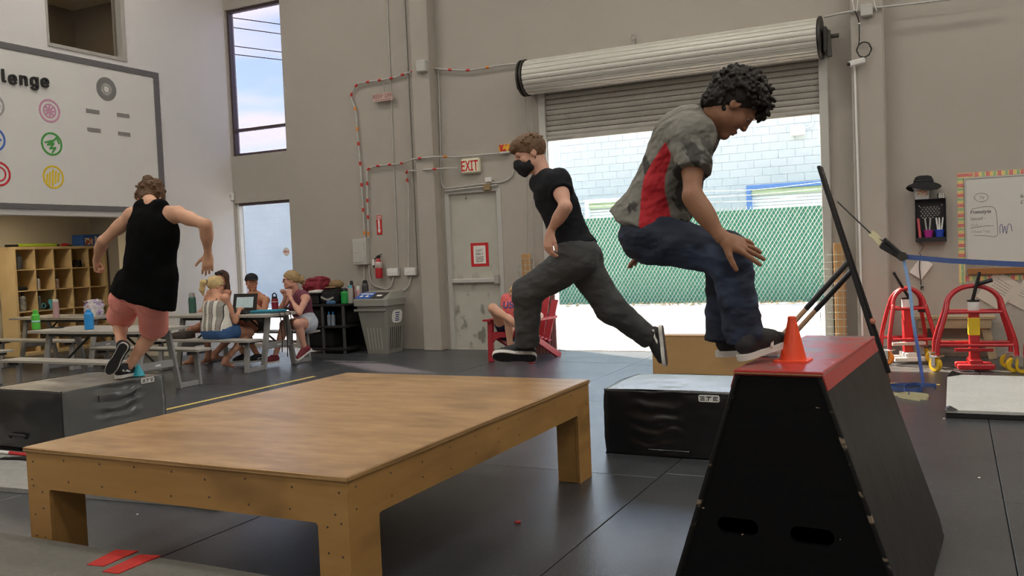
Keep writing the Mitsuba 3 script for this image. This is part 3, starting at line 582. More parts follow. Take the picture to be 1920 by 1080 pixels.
for i in range(9):
    for z in (PH - .055, PH - .14):
        scr.append(sph((px0 + .05 + (px1 - px0 - .1) * i / 8 + rng.uniform(-.02, .02), py0 - .0005, z + rng.uniform(-.012, .012)), (.0045, .002, .0045), 1))
for i in range(11):
    for z in (PH - .055, PH - .14): scr.append(sph((px1 + .0005, py0 + .05 + (py1 - py0 - .1) * i / 10, z + rng.uniform(-.012, .012)), (.002, .0045, .0045), 1))
for x in (px0 + .04, px0 + .1, px1 - .1, px1 - .035):
    for z in (.1, .2, .3, .4): scr.append(sph((x, py0 - .0005, z + rng.uniform(-.02, .02)), (.0045, .002, .0045), 1))
part(pf, 'screw_heads', cat_(scr), M_SCREW, kind='stuff')
# ------------------------------------------------------------------ vault box
va = thing('vault_box', 'tall black trapezoid vault box with a worn red top and two hand slots', 'vault box')
vc, vr, VH, tw, tl, bw, bl = np.array([-.546, 3.955, 0]), -.064, .922, .278, 1.226, .86, 1.243
e1, e2 = np.array([math.cos(vr), math.sin(vr), 0]), np.array([-math.sin(vr), math.cos(vr), 0]); ez = np.array([0, 0, 1.0])
def chips(c, s=30): return lambda p, n, uv: mix(c, (.30, .24, .17), sst(.855, .875, fb(p.x * s, p.y * s, p.z * s, 2)) * .7)
M_VBLK = mat('vault_black', chips((.0035, .0035, .004), 34), .45, spec=.15, bump=lambda p, n, uv: fb(p.x * 10, p.y * 10, p.z * 60, 3), bscale=.0012)
M_VEDGE = mat('vault_edge', lambda p, n, uv: mix((.006, .006, .006), (.26, .20, .14), sst(.60, .70, fb(p.x * 14, p.y * 14, p.z * 22, 3)) * .8), .5, spec=.3)
M_VGRN = mat('vault_grain', lambda p, n, uv: mix((.009, .009, .009), (.020, .019, .018), fb(p.x * 30, p.y * 30, p.z * 2.5, 4)), .45, spec=.3)
M_VRED = mat('vault_red', lambda p, n, uv: mix((.34, .030, .028), (.17, .10, .09), sst(.42, .70, fb(p.x * 9, p.y * 7, p.z * 5, 5) + .08 * sst(3.5, 3.9, p.y)) * sst(.8, .95, n.z) * .85), .28, bump=lambda p, n, uv: fb(p.x * 22, p.y * 22, 0, 3), bscale=.002)
fy = -bl / 2
pol = Polygon([(-bw / 2, 0), (bw / 2, 0), (tw / 2, VH - .02), (-tw / 2, VH - .02)])
slots = [rrect(x - .078, z - .031, x + .078, z + .031, .03) for x, z in ((-.166, .326), (.106, .322))]
def vb(v): return vc + e1 * v[0] + e2 * v[1] + ez * v[2]
part(va, 'end_panel', prism(pol.difference(unary_union(slots)), .018, (e1, ez, -e2, vb((0, fy + .018, 0)))), M_VBLK, False)
part(va, 'end_panel', prism(pol, .018, (e1, ez, e2, vb((0, -fy - .018, 0)))), M_VBLK, False)
sl_len = math.hypot((bw - tw) / 2, VH - .02); sdir = np.array([-(bw - tw) / 2, 0, VH - .02]) / sl_len
for s in (1, -1):
    dv = e1 * sdir[0] * s + ez * sdir[2]; nn = np.cross(e2, dv) * s; nn = nn if nn @ (e1 * s) > 0 else -nn
    o = vb((s * bw / 2, fy - .001, 0))
    sp_ = Polygon([(0, .05), (.04, 0), (bl - .05, 0), (bl + .004, .07), (bl + .004, sl_len), (0, sl_len)]) if s > 0 else sbox(0, 0, bl, sl_len)
    part(va, 'side_panel', prism(sp_, .018, (e2, dv, nn, o)), M_VGRN, False)
    part(va, 'corner_trim', bar(vb((s * bw / 2, fy - .004, .0)) + nn * .012, vb((s * tw / 2, fy - .004, VH - .03)) + nn * .012, .016, .016, .005), M_VEDGE)
    part(va, 'red_band', prism(sbox(0, sl_len - .055, bl + .004, sl_len + .006), .004, (e2, dv, nn, o + nn * .018)), M_VRED, False)
tp = bx((0, 0, 0), (tw + .045, bl + .02, .02), .004); Mq = np.eye(4); Mq[:3, 0], Mq[:3, 1], Mq[:3, 3] = e1, e2, vb((0, 0, VH - .008)); tp.apply_transform(Mq)
part(va, 'top_board', tp, M_VRED)
VTOP = VH + .002
part(va, 'top_edge', bar(vb((-tw / 2 - .02, fy - .012, VH - .009)), vb((tw / 2 + .02, fy - .012, VH - .009)), .017, .004, .001), M_PLYEDGE)
cn = thing('traffic_cone', 'small orange cone standing on the red top of the vault box', 'cone')
M_CONE = mat('orange_cone', (.80, .075, .02), .38, spec=.5, clearcoat=.3)
cp = np.array([-.575, 3.62, VTOP])
part(cn, 'body', lathe([(.052, .006), (.05, .012), (.0165, .160), (.0165, .172), (.012, .176), (.010, .17), (.012, .155), (.044, .012)], cp, 28), M_CONE, 40)
part(cn, 'base', prism(rrect(-.066, -.066, .066, .066, .02), .006, (e1, e2, ez, cp)), M_CONE, 30)
# ------------------------------------------------------------------ soft vinyl blocks
def vinyl_bump(sp):
    return lambda p, n, uv: fb(p.x * 3, p.y * 3, p.z * 3, 3) * 3 + sum(sst(.16, 0., dr.abs((p.x if sp[0] == 'x' else p.y) - a)) * dr.sin(p.z * 70 + 6 * fb(p.x * 6, p.y * 6, p.z * 6, 2)) * sst(sp[2], sp[2] + .12, p.z) for a in sp[1])
M_VINF = mat('vinyl_block', lambda p, n, uv: mix((.006, .006, .007), (.15, .15, .152), sst(.7, .9, n.z)), .27, spec=.6, bump=vinyl_bump(('x', (-1.86, -1.72), -.2)), bscale=.004)  # lighter top: dust, with its white reflection painted into the colour
M_VINL = mat('vinyl_block_left', lambda p, n, uv: mix(mix((.014, .014, .014), (.105, .108, .106), sst(.6, .9, n.x)), (.17, .155, .135), sst(.7, .9, n.z)), .26, spec=.6, bump=vinyl_bump(('y', (4.72, 4.92), .18)), bscale=.012)  # lighter right face: its sheen painted into the colour; top dusty grey
def soft_box(x0, x1, y0, y1, z0, z1, r=.02, puff=.01, seed=0):
    b = trimesh.creation.box((1, 1, 1)); 
    for _ in range(5): b = b.subdivide()
    v = np.array(b.vertices); h = np.array([x1 - x0, y1 - y0, z1 - z0]) / 2; c = np.array([x0 + x1, y0 + y1, z0 + z1]) / 2
    q = v * 2 * h; inner = np.clip(q, -(h - r), h - r); d = q - inner; L = np.linalg.norm(d, axis=1, keepdims=True); q = np.where(L > 0, inner + d / np.maximum(L, 1e-9) * r, q)
    u = np.clip(np.abs(v * 2), 0, 1); bulge = puff * np.prod(np.sqrt(1 - np.minimum(u, .999) ** 2) + np.where(u > .98, 1, 0), axis=1)
    nrm = np.where(np.abs(v * 2) > .98, np.sign(v), 0)
    q = q + nrm * bulge[:, None] * (.6 + .8 * meshkit.fbm(v * 4 + seed, 3)[:, None]); q[:, 2] = np.maximum(q[:, 2], -h[2])
    b.vertices = q + c; return b
def et_logo(k, M, s=1.0):
    w, h = .145 * s, .048 * s
    part(k, 'logo_patch', prism(rrect(0, 0, w, h, .012 * s), .002, M), M_WHITE, False)
    g = [sbox(.03 * s, .008 * s, .012 * s, .04 * s)]
    E = [sbox(.010, .010, .044, .016), sbox(.016, .021, .044, .027), sbox(.010, .032, .044, .038)]
    Tt = [sbox(.052, .031, .090, .038), sbox(.0675, .010, .0745, .034), sbox(.054, .010, .060, .016)]
    Th = [sbox(.100, .010, .134, .016), sbox(.100, .021, .128, .027), sbox(.100, .032, .134, .038)]
    sh = [trimesh.creation.extrude_polygon(q, .003, engine='earcut') for q in E + Tt + Th]
    m = cat_(sh); m.apply_scale([s, s, 1]); part(k, 'logo_letters', place(m, (M[0], M[1], M[2], np.array(M[3]) + np.array(M[2]) * .0005)), M_INK, False)
b1 = thing('foam_block', 'black foam block with a white logo patch between platform and vault box', 'foam block')
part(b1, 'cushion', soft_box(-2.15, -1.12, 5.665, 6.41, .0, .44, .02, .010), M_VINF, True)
c = at(1310, 753, 5.66); et_logo(b1, WALL_B((c[0], 5.656, c[2])), .95)
part(b1, 'handle', bx((at(1255, 852, 5.66)[0], 5.65, .035), (.28, .012, .03), .005), M_VINF)
b2 = thing('foam_block', 'black vinyl foam block with painted grey sheen under the jumping man at the left', 'foam block')
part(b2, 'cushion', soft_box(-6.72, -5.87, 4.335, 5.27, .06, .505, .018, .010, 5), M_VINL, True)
c = atx(264, 717, -5.865); et_logo(b2, ((0, 1, 0), (0, 0, 1), (1, 0, 0), (-5.862, c[1], c[2] - .012)), .9)
for px, py in ((220, 741),):
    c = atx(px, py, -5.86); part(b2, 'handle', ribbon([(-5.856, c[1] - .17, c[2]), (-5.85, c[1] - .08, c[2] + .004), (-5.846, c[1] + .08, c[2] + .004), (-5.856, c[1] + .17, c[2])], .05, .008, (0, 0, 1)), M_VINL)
c = at(35, 815, 4.33); part(b2, 'handle', tube(rounded([(c[0] - .09, 4.335, c[2] - .02), (c[0] - .09, 4.31, c[2]), (c[0] + .09, 4.31, c[2]), (c[0] + .09, 4.335, c[2] - .02)], .02), .014, 8), M_BLACK, True)
part(b2, 'base_mat', bmm(-6.7, -5.9, 4.36, 5.25, .028, .06, .01), M_BLACKM)
cb = solid('marker_cone', lathe([(.05, 0), (.048, .006), (.012, .085), (.010, .09)], (-5.96, 5.10, .516), 20), mat('cyan_plastic', (.05, .50, .62), .4), 'small light blue cone on the left foam block behind the jumping foot', 'cone')
mt = solid('floor_mat', prism(Polygon([(-7.6, 3.55), (-5.5, 3.58), (-4.6, 3.66), (-3.80, 3.73), (-3.83, 3.86), (-3.9, 4.9), (-7.6, 5.4)]).buffer(-.02).buffer(.02), .028, ((1, 0, 0), (0, 1, 0), (0, 0, 1), (0, 0, .0005))), mat('grey_carpet_thin', mottled((.20, .195, .185), (.27, .265, .25), 40, 3), .9), 'thin grey carpet mat under the left foam block', 'mat')
pl = thing('striped_pole', 'thin red and white striped pole lying before the left foam block', 'pole')
for i in range(8):
    x = -7.05 + .22 * i; q = 4.255; part(pl, 'band', tube([(x, q, .042), (x + .215, q, .042)], .013, 10), [M_WHITE, M_REDS][i in (6, 3)], True)
solid('dark_strap', ribbon(spline([(-6.3, 4.13, .036), (-6.1, 4.17, .042), (-5.85, 4.15, .036), (-5.7, 4.19, .04)]), .05, .008, (.2, 1, 0)), M_BLACKM, 'dark strap lying on the grey mat before the left foam block', 'strap')
M_FCARP = mat('grey_carpet', lambda p, n, uv: mix((.095, .09, .078), (.145, .138, .12), .5 * fb(p.x * 60, p.y * 60, 0, 3) + .5 * fb(p.x * 3, p.y * 3, 0, 3)), .95, bump=lambda p, n, uv: nz(p.x * 220, p.y * 220, 0), bscale=.002)
fm = thing('crash_mat', 'grey carpeted mat with two red tape stripes in the lower left corner', 'mat')
part(fm, 'pad', soft_box(-5.2, -1.75, 1.0, 2.585, .0, .2, .02, .004, 2), M_FCARP, True)
for qd in (((163, 1060), (194, 1063), (259, 1034), (217, 1032)), ((192, 1073), (222, 1077), (301, 1043), (262, 1041))):
    P = [atz(x, y, .2015)[:2] for x, y in qd]; part(fm, 'red_stripe', prism(Polygon(P), .0055, ((1, 0, 0), (0, 1, 0), (0, 0, 1), (0, 0, .2))), M_REDT, False)
# thin light mat on the right, folded corners
M_LCARP = mat('light_carpet', lambda p, n, uv: mix((.40, .40, .385), (.52, .52, .50), .6 * fb(p.x * 45, p.y * 45, 0, 3) + .4 * fb(p.x * 4, p.y * 4, 0, 3)), .9)
lm = thing('floor_mat', 'light grey carpeted mat with dark curled corners in front of the red lifting frames', 'mat')
part(lm, 'carpet', prism(Polygon([(-.075, 7.47), (1.9, 7.50), (1.9, 9.35), (-.075, 9.37)]), .022, ((1, 0, 0), (0, 1, 0), (0, 0, 1), (0, 0, .04))), M_LCARP)
part(lm, 'backing', bmm(-.075, 1.9, 7.475, 9.36, .0, .042, .004), M_BLACKM)
part(lm, 'curled_corner', trimesh.Trimesh([(-.085, 7.462, .05), (.01, 7.458, .066), (-.078, 7.58, .066), (-.045, 7.50, .09)], [(0, 1, 3), (0, 3, 2), (1, 2, 3), (0, 2, 1)], process=False), M_BLACK, False)
part(lm, 'curled_corner', trimesh.Trimesh([(-.085, 9.375, .05), (.06, 9.38, .066), (-.08, 9.2, .066), (-.03, 9.30, .11)], [(0, 3, 1), (0, 2, 3), (1, 3, 2), (0, 1, 2)], process=False), M_BLACK, False)
# plywood ramp behind the block
M_PLYD = mat('ramp_plywood', ply_col((.40, .235, .095), (.52, .32, .14), (.25, .15, .07), .4), .5)
rp = thing('plywood_box', 'plain plywood box standing before the open shutter behind the foam block', 'box')
part(rp, 'front_board', bmm(-2.70, -1.55, 8.50, 8.518, 0, .50, .003), M_PLYD)
part(rp, 'top_board', bmm(-2.71, -1.54, 8.495, 8.66, .50, .514, .003), M_PLYD)
part(rp, 'side_board', bmm(-2.70, -2.682, 8.518, 8.65, 0, .50, .003), M_PLYD); part(rp, 'side_board', bmm(-1.568, -1.55, 8.518, 8.65, 0, .50, .003), M_PLYD)
solid('litter', bx((-2.038, 4.055, .006), (.03, .016, .012), .003, .6), M_REDT, 'tiny red scrap lying on the black floor right of the platform', 'litter')
for (px, py) in ((1836, 897), (1300 + 470, 786), (258, 966)):
    c = atz(px, py, 0); solid('litter', sph(c + (0, 0, .004), (.008, .006, .005), 1), M_PAPER, {1836: 'tiny white scrap on the floor right of the vault box', 1770: 'tiny white scrap on the floor before the light grey mat', 258: 'tiny white scrap on the floor under the platform'}[px], 'litter')
solid('floor_tape', bmm(-6.925, -6.875, 5.5, 8.46, .0, .003, .001), M_YTAPE, 'long yellow tape line on the floor between platform and picnic tables', 'tape')
solid('floor_tape', bmm(-.9, -.135, 9.09, 9.14, .0, .003, .001), M_YTAPE, 'short yellow tape line by the blue strap coil', 'tape')
# ------------------------------------------------------------------ slackline stand at the right
bs = thing('slackline_stand', 'black leaning timber stand with two struts holding a slackline', 'stand')
t0, t1 = np.array([-1.145, 9.1, 2.10]), np.array([-.575, 9.1, .0]); M_BEAM = mat('black_beam', (.012, .011, .012), .4)
for dy in (-.045, .045): part(bs, 'plank', bar(t0 + (0, dy, 0), t1 + (0, dy, 0), .034, .115, .008, (0, 1, 0)), M_BEAM)
part(bs, 'plank', bar(t0 + (.03, 0, -.12), t1 + (.0, 0, .1), .05, .05, .006, (0, 1, 0)), M_BEAM)
for s, f in ((-.10, (-1.93, 9.0)), (.16, (-1.86, 9.4))):
    a = np.array([-.905, 9.1 + s, 1.16]) if s < 0 else np.array([-.87, 9.1 + s, 1.10]); b = np.array([f[0], f[1], .015])
    k = part(bs, 'strut', tube([a, a * .62 + b * .38], .027, 10), M_BEAM, True); part(k, 'lower_strut', tube([a * .62 + b * .38, b], .025, 10), mat('tan_strut', (.40, .24, .15), .5) if 'm_tan_strut' not in scene else 'm_tan_strut', True)
part(bs, 'bolt', sph((-.70, 9.03, .60), .03), mat('copper_bolt', (.45, .16, .10), .4)); part(bs, 'bolt', sph((-1.12, 9.035, 2.03), .014), M_CHROME)
M_BLUEW = mat('blue_webbing', (.035, .07, .22), .6); M_LBLUE = mat('light_blue_webbing', lambda p, n, uv: mix((.22, .36, .62), (.06, .10, .34), sst(.75, .35, p.z)), .6); M_CREAM = mat('cream_webbing', (.50, .46, .28), .7)
sk = thing('slackline', 'blue slackline strap with a black ratchet running right from the leaning stand', 'strap')
A, B0, R0, Rr = at(1570, 378, 9.05), at(1632, 437, 9.03), at(1652, 458, 9.0), at(1692, 481, 8.97)
part(sk, 'cord', tube([A, B0], .007, 6), M_BLACK); part(sk, 'loop', ribbon(spline([B0, (B0 + R0) / 2 + (.0, 0, .02), R0]), .06, .008, (0, .4, 1)), M_CREAM)
part(sk, 'cord', tube([B0, at(1680, 468, 8.99)], .006, 6), M_BLACK)
part(sk, 'ratchet', cat_(bar(R0, Rr, .06, .07, .012), bar(R0 + (.03, -.04, .05), Rr + (.0, -.04, .02), .03, .03)), M_BLACK); part(sk, 'spool', tube([Rr + (0, -.06, 0), Rr + (0, .06, 0)], .042, 14), M_STEELD)
far = at(1990, 505, 8.45); part(sk, 'webbing', ribbon([Rr, at(1780, 489, 8.85), at(1920, 496, 8.6), far, far + (far - Rr) * 1.5], .045, .004, (0, .25, 1)), M_BLUEW)
part(sk, 'tail', ribbon(spline([Rr + (.01, -.02, -.02), at(1706, 545, 8.93), at(1712, 600, 8.9), at(1722, 660, 8.86), at(1731, 718, 8.82)]), .030, .004, (1, .5, 0)), M_LBLUE)
e_ = atz(1731, 722, .012)
coil = [e_, atz(1725, 735, .012), atz(1700, 738, .014), atz(1697, 724, .02), atz(1722, 720, .02), atz(1728, 730, .02), atz(1690, 730, .016), atz(1663, 724, .012), atz(1690, 721, .012), atz(1750, 722, .012), atz(1752, 727, .012)]
part(sk, 'floor_coil', ribbon(spline(coil), .03, .004, (.1, .2, 1)), M_BLUEW, label='blue strap coiled on the floor')
part(sk, 'floor_loop', ribbon(spline([atz(1663, 736, .012), atz(1690, 741, .012), atz(1735, 747, .012), atz(1736, 741, .016), atz(1700, 738, .016), atz(1685, 742, .016), atz(1725, 749, .012)]), .03, .004, (.1, .2, 1)), M_CREAM, label='cream strap end on the floor')
# timber posts with wire mesh at both sides of the opening
M_POST = mat('timber_post', mottled((.36, .20, .08), (.48, .28, .12), 5), .6)
for i, (xa, zt) in enumerate(((-5.36, 1.36), (-1.27, 1.34))):
    k = thing('mesh_panel', ['timber post with wire mesh left of the open shutter', 'timber post with wire mesh right of the open shutter'][i], 'mesh panel')
    part(k, 'post', bmm(xa, xa + .12, D - .17, D - .11, 0, zt, .006), M_POST)
    xs0, xs1 = (xa - .06, xa + .20) if i == 0 else (xa - .16, xa + .14)
    for x in np.arange(xs0, xs1 + .01, .065): part(k, 'wire', tube([(x, D - .20, .1), (x, D - .20, zt - .08)], .003, 5), M_WIRE)
    for z in np.arange(.1, zt - .05, .085): part(k, 'wire', tube([(xs0, D - .196, z), (xs1, D - .196, z)], .003, 5), M_WIRE)
M_BROWN = mat('brown_mesh', (.20, .10, .09), .7)
br = thing('rolled_mat', 'reddish brown ribbed mat standing rolled beside the left shutter guide', 'mat')
part(br, 'roll', prism(Polygon([(( .15 + .012 * math.cos(22 * a)) * math.cos(a), (.10 + .012 * math.cos(22 * a)) * math.sin(a)) for a in np.linspace(0, 2 * math.pi, 132)[:-1]]), .80, ((1, 0, 0), (0, 1, 0), (0, 0, 1), (-5.0, D - .27, 0))), M_BROWN, 20)
# ------------------------------------------------------------------ whiteboard, organiser and papers on the wall at the right
def stripes(p, n, uv):
    u = dr.select(dr.abs(p.z - 1.62) < .54, dr.select(p.x < .21, p.z, p.x), p.x) * 1.0
    q = u / .0125; i = dr.floor(q); f = q - i; h = i - 9 * dr.floor(i / 9)
    c = dr.select(h < 3, mi.Color3f(.52, .03, .03), dr.select(h < 4.5, mi.Color3f(.70, .45, .06), dr.select(h < 6, mi.Color3f(.55, .55, .10), dr.select(h < 7.5, mi.Color3f(.16, .32, .12), mi.Color3f(.60, .50, .10)))))
    return mix((.72, .68, .60), c, sst(.25, .32, f))
M_STRIPE = mat('striped_border', stripes, .7)
wb = thing('whiteboard', 'whiteboard with a striped paper border and handwriting at the right edge', 'whiteboard')
a, b = wp(1808, 336, .02), wp(1812, 492, .02); wx0, wx1, wz0, wz1 = .135, 2.35, b[2], a[2]
part(wb, 'panel', bmm(wx0, wx1, D - .02, D - .001, wz0, wz1, .003), mat('whiteboard_face', (.60, .585, .55), .3))
part(wb, 'rim', cat_(bmm(wx0 - .015, wx0 + .005, D - .028, D - .001, wz0 - .015, wz1 + .015), bmm(wx0, wx1, D - .028, D - .001, wz1 - .004, wz1 + .015), bmm(wx0, wx1, D - .028, D - .001, wz0 - .015, wz0 + .004)), M_GREYP2)
part(wb, 'border_strip', bmm(wx0 - .085, wx0 - .02, D - .004, D - .001, wp(1800, 532)[2], wz1 + .07, .001), M_STRIPE)
part(wb, 'border_strip', bmm(wx0 - .02, wx1 + .1, D - .004, D - .001, wz1 + .018, wz1 + .07, .001), M_STRIPE)
zb = wp(1815, 521)[2]; part(wb, 'border_strip', bmm(wx0 - .02, wx1 + .1, D - .004, D - .001, zb - .035, zb + .02, .001), M_STRIPE)
zr = wp(1815, 509)[2]; solid('wood_rail', bmm(wx0, wx1, D - .05, D, zr - .035, zr + .035, .005), mat('brown_wood', (.30, .13, .04), .5), 'brown wooden rail on the wall under the whiteboard', 'rail')
def wtext(s, px, py, h, m, bold=False, nm='handwriting'):
    c = wp(px, py, .022); t = text(s, h, bold, .0015); t.vertices[:, 0] += t.vertices[:, 1] * .12; part(wb, nm, place(t, WALL_B((c[0], D - .0195, c[2]))), m, False)
def wline(pts, r=.003, m=M_INKG): part(wb, 'pen_line', tube(spline([wp(x, y, .021) for x, y in pts], 6), r, 5), m, True)
wtext('Freestyle', 1819, 401, .034, M_INK, True); wtext('Speed -', 1819, 413, .030, M_INK); wtext('Skill -', 1820, 425, .028, M_INKG); wtext('Chase Tag', 1820, 437, .027, M_INKG); wtext('7k', 1835, 374, .034, M_INKG); wline([(1875, 438), (1875, 424), (1879, 421), (1881, 437), (1884, 424), (1887, 438), (1890, 422), (1895, 421), (1898, 434)], .003, M_INKB); wtext('M', 1913, 371, .036, M_INK); wtext('E', 1913, 382, .036, M_INK)
def wline(pts, r=.003, m=M_INKG): part(wb, 'pen_line', tube(spline([wp(x, y, .021) for x, y in pts], 6), r, 5), m, True)
wline([(1827 + 13 + 13 * math.cos(t), 370 + 8 * math.sin(t)) for t in np.linspace(0, 6.28, 14)]); wline([(1822, 392), (1850, 387), (1866, 392), (1870, 420), (1869, 442), (1850, 442), (1826, 441)]); wline([(1819, 428), (1845, 424), (1863, 423)])
og = thing('wall_organizer', 'black mesh organizer box with pen cups hung on the wall', 'organizer')
ox0, ox1, oz0, oz1 = -.385, -.066, 1.315, 1.80; M_MESH = mat('black_mesh', (.012, .012, .016), .5)
part(og, 'back_plate', bmm(ox0, ox1, D - .012, D, oz0, oz1, .002), M_MESH)
for q in (bmm(ox0, ox0 + .008, D - .12, D - .01, oz0, oz1, .002), bmm(ox1 - .008, ox1, D - .12, D - .01, oz0, oz1, .002), bmm(ox0, ox1, D - .12, D - .01, oz1 - .008, oz1, .002), bmm(ox0, ox1, D - .12, D - .01, oz0, oz0 + .008, .002), bmm(ox0, ox1, D - .12, D - .112, oz0, oz0 + .05, .002)): part(og, 'panel', q, M_MESH)
hs = [mv(sph((0, 0, 0), (.009, .002, .009), 1), (ox0 + .06 + .034 * i + (.017 if j % 2 else 0), D - .0125, oz1 - .09 - .024 * j)) for i in range(6) for j in range(6)]
part(og, 'holes', cat_(hs), M_GREYP, kind='stuff', label='grey wall showing through punched holes')
for x in (ox0 + .04, ox1 - .04): part(og, 'screw', sph((x, D - .016, oz1 - .075), (.011, .006, .011), 1), M_CHROME)
def cup(x, m, lab):
    return solid('pen_cup', lathe([(.034, 0), (.036, .004), (.050, .115), (.053, .115), (.053, .125), (.046, .122), (.034, .01)], (x, D - .065, oz0 + .0085), 20), m, lab, 'cup', smooth=40)
cup(-.252, mat('magenta_plastic', (.36, .02, .22), .4), 'magenta pen cup inside the mesh organizer'); cup(-.135, mat('blue_plastic', (.02, .06, .42), .4), 'blue pen cup inside the mesh organizer')
for i, (x, tilt, m, lb) in enumerate(((-.275, -.06, 0, 'grey marker standing left in the magenta cup'), (-.238, .05, 0, 'grey marker standing right in the magenta cup'), (-.160, -.05, 1, 'white marker standing left in the blue cup'), (-.138, 0, 1, 'white marker standing in the middle of the blue cup'), (-.112, .07, 1, 'white marker standing right in the blue cup'))):
    b0 = np.array([x * .3 + (-.252 if i < 2 else -.135) * .7, D - .065, oz0 + .03]); t1 = np.array([x + tilt * .2, D - .06, oz0 + .275])
    k = thing('marker', lb, 'marker'); part(k, 'barrel', tube([b0, t1], .010, 8), [mat('grey_marker', (.35, .34, .33), .5), M_WHITE][m] if i == 0 else (['m_grey_marker', M_WHITE][m]), True); part(k, 'cap', tube([t1 - (t1 - b0) * .02, t1 + (t1 - b0) * .06], .0105, 8), M_BLACK, True)
solid('pink_case', bar((-.335, D - .07, oz0 + .012), (-.358, D - .06, oz0 + .27), .03, .02, .008), mat('coral', (.60, .10, .12), .5), 'coral pink case leaning inside the mesh organizer', 'case')
bn = thing('clear_bin', 'clear plastic bin with a paper label on top of the mesh organizer', 'bin')
bxc, bz = -.31, oz1 + .0005; M_CLR = mat('cloudy_plastic', (.55, .56, .57), .35)
def loft(r0, r1, z0, z1, th=.003): 
    (a, b), (c2, d_) = r0, r1
    def ring(w, dd, z): return [(-w, -dd, z), (w, -dd, z), (w, dd, z), (-w, dd, z)]
    v = ring(a, b, z0) + ring(c2, d_, z1) + ring(c2 - th, d_ - th, z1) + ring(a - th, b - th, z0 + th)
    f = [(0, 2, 1), (0, 3, 2)]
    for k in (0, 4, 8):
        for i in range(4):
            j = (i + 1) % 4; f += [(k + i, k + j, k + 4 + j), (k + i, k + 4 + j, k + 4 + i)]
    f += [(12, 13, 14), (12, 14, 15)]; return trimesh.Trimesh(np.array(v, float), np.array(f), process=False)
part(bn, 'tub', mv(loft((.070, .045), (.085, .055), 0, .135), (bxc, D - .065, bz)), M_CLR, False)
part(bn, 'rim', cat_(bmm(bxc - .095, bxc + .095, D - .128, D - .12, bz + .12, bz + .137), bmm(bxc - .095, bxc + .095, D - .012, D - .004, bz + .12, bz + .137), bmm(bxc - .095, bxc - .086, D - .128, D - .004, bz + .12, bz + .137), bmm(bxc + .086, bxc + .095, D - .128, D - .004, bz + .12, bz + .137)), M_CLR)
part(bn, 'label', bx((bxc + .005, D - .1205, bz + .07), (.10, .003, .07), .001), mat('printed_label', lambda p, n, uv: mix((.70, .62, .50), (.55, .22, .12), sst(.5, .6, fb(p.x * 60, 0, p.z * 60, 2))), .6))
ht = thing('wide_brim_hat', 'floppy black hat lying on the clear bin on the wall', 'hat')
hv = []
th_ = np.linspace(0, 2 * math.pi, 33)[:-1]
prof = [(0.0, .085), (.05, .083), (.085, .07), (.10, .03), (.108, .012), (.13, .006), (.16, -.004), (.185, -.022), (.18, -.027), (.12, -.002), (.09, .0), (.0, .002)]
hm = lathe(prof, (0, 0, 0), 32); v = hm.vertices; r_ = np.linalg.norm(v[:, :2], axis=1); an = np.arctan2(v[:, 1], v[:, 0]); v[:, 2] += (r_ > .11) * (.022 * np.sin(2 * an + .6) - .02) * (r_ - .11) / .07; v[:, 1] *= .62; v[:, 2] *= 1.15
part(ht, 'crown', mv(hm, (bxc + .02, D - .13 + .01, bz + .17)), M_BLACKM, True)
part(ht, 'band', lathe([(.1025, .022), (.1045, .03), (.1015, .043)], (0, 0, 0), 32).apply_scale([1, .62, 1.15]).apply_translation((bxc + .02, D - .12, bz + .17)), M_BLACK, True)
pc = thing('puzzle_cube', 'small black and white puzzle cube on top of the mesh organizer', 'toy')
cx = -.118; part(pc, 'core', bx((cx, D - .07, oz1 + .031), (.06, .06, .06), .004, .2), M_BLACK)
for i in range(3):
    for j in range(3):
        m = bx((-.02 + .02 * i, -.0305, -.02 + .02 * j), (.0155, .002, .0155), .0005); part(pc, 'sticker', mv(rot(m, .2), (cx, D - .07, oz1 + .031)), M_WHITE)
hg = thing('hanging_paper', 'white paper with a black lanyard hung from a hook under the mesh organizer', 'paper')
def tilted(px, py, s, ang, off): 
    c = wp(px, py, off); m = bx((0, 0, 0), (s[0], .002, s[1]), .0005); return mv(rot(m, ang, (0, 1, 0)), c), c
m, c = tilted(1727, 503, (.155, .215), .62, .03); part(hg, 'sheet', m, M_PAPER)
part(hg, 'hook', tube(spline([wp(1723, 455, .03), wp(1731, 462, .05), wp(1728, 470, .05), wp(1723, 474, .05), wp(1727, 478, .04)]), .004, 6), M_BROWN, True)
part(hg, 'lanyard', tube(spline([wp(1726, 478, .045), wp(1724, 500, .045), wp(1727, 535, .045)]), .005, 6), M_BLACK, True)
k = part(hg, 'clip', bx(wp(1729, 540, .05), (.035, .02, .045), .006), M_BLACK); part(k, 'clip_face', bx(wp(1730, 541, .062), (.018, .006, .02), .003), M_CHROME)
for px, py, s, an, lb in ((1872, 545, (.29, .36), .62, 'cream paper pinned askew above the middle red lifting frame'), (1927, 552, (.24, .34), .55, 'cream paper pinned askew at the right edge of the photo')):
    k = thing('pinned_paper', lb, 'paper'); m, c = tilted(px, py, s, an, .012); part(k, 'sheet', m, mat('cream_paper', (.58, .52, .45), .8) if 'm_cream_paper' not in scene else 'm_cream_paper')
    part(k, 'print', cat_([mv(rot(bx((0, -.0015, s[1] * .3 - .03 * i), (s[0] * .6, .001, .006), 0), an, (0, 1, 0)), c) for i in range(6)]), M_INKG, False, kind='stuff')
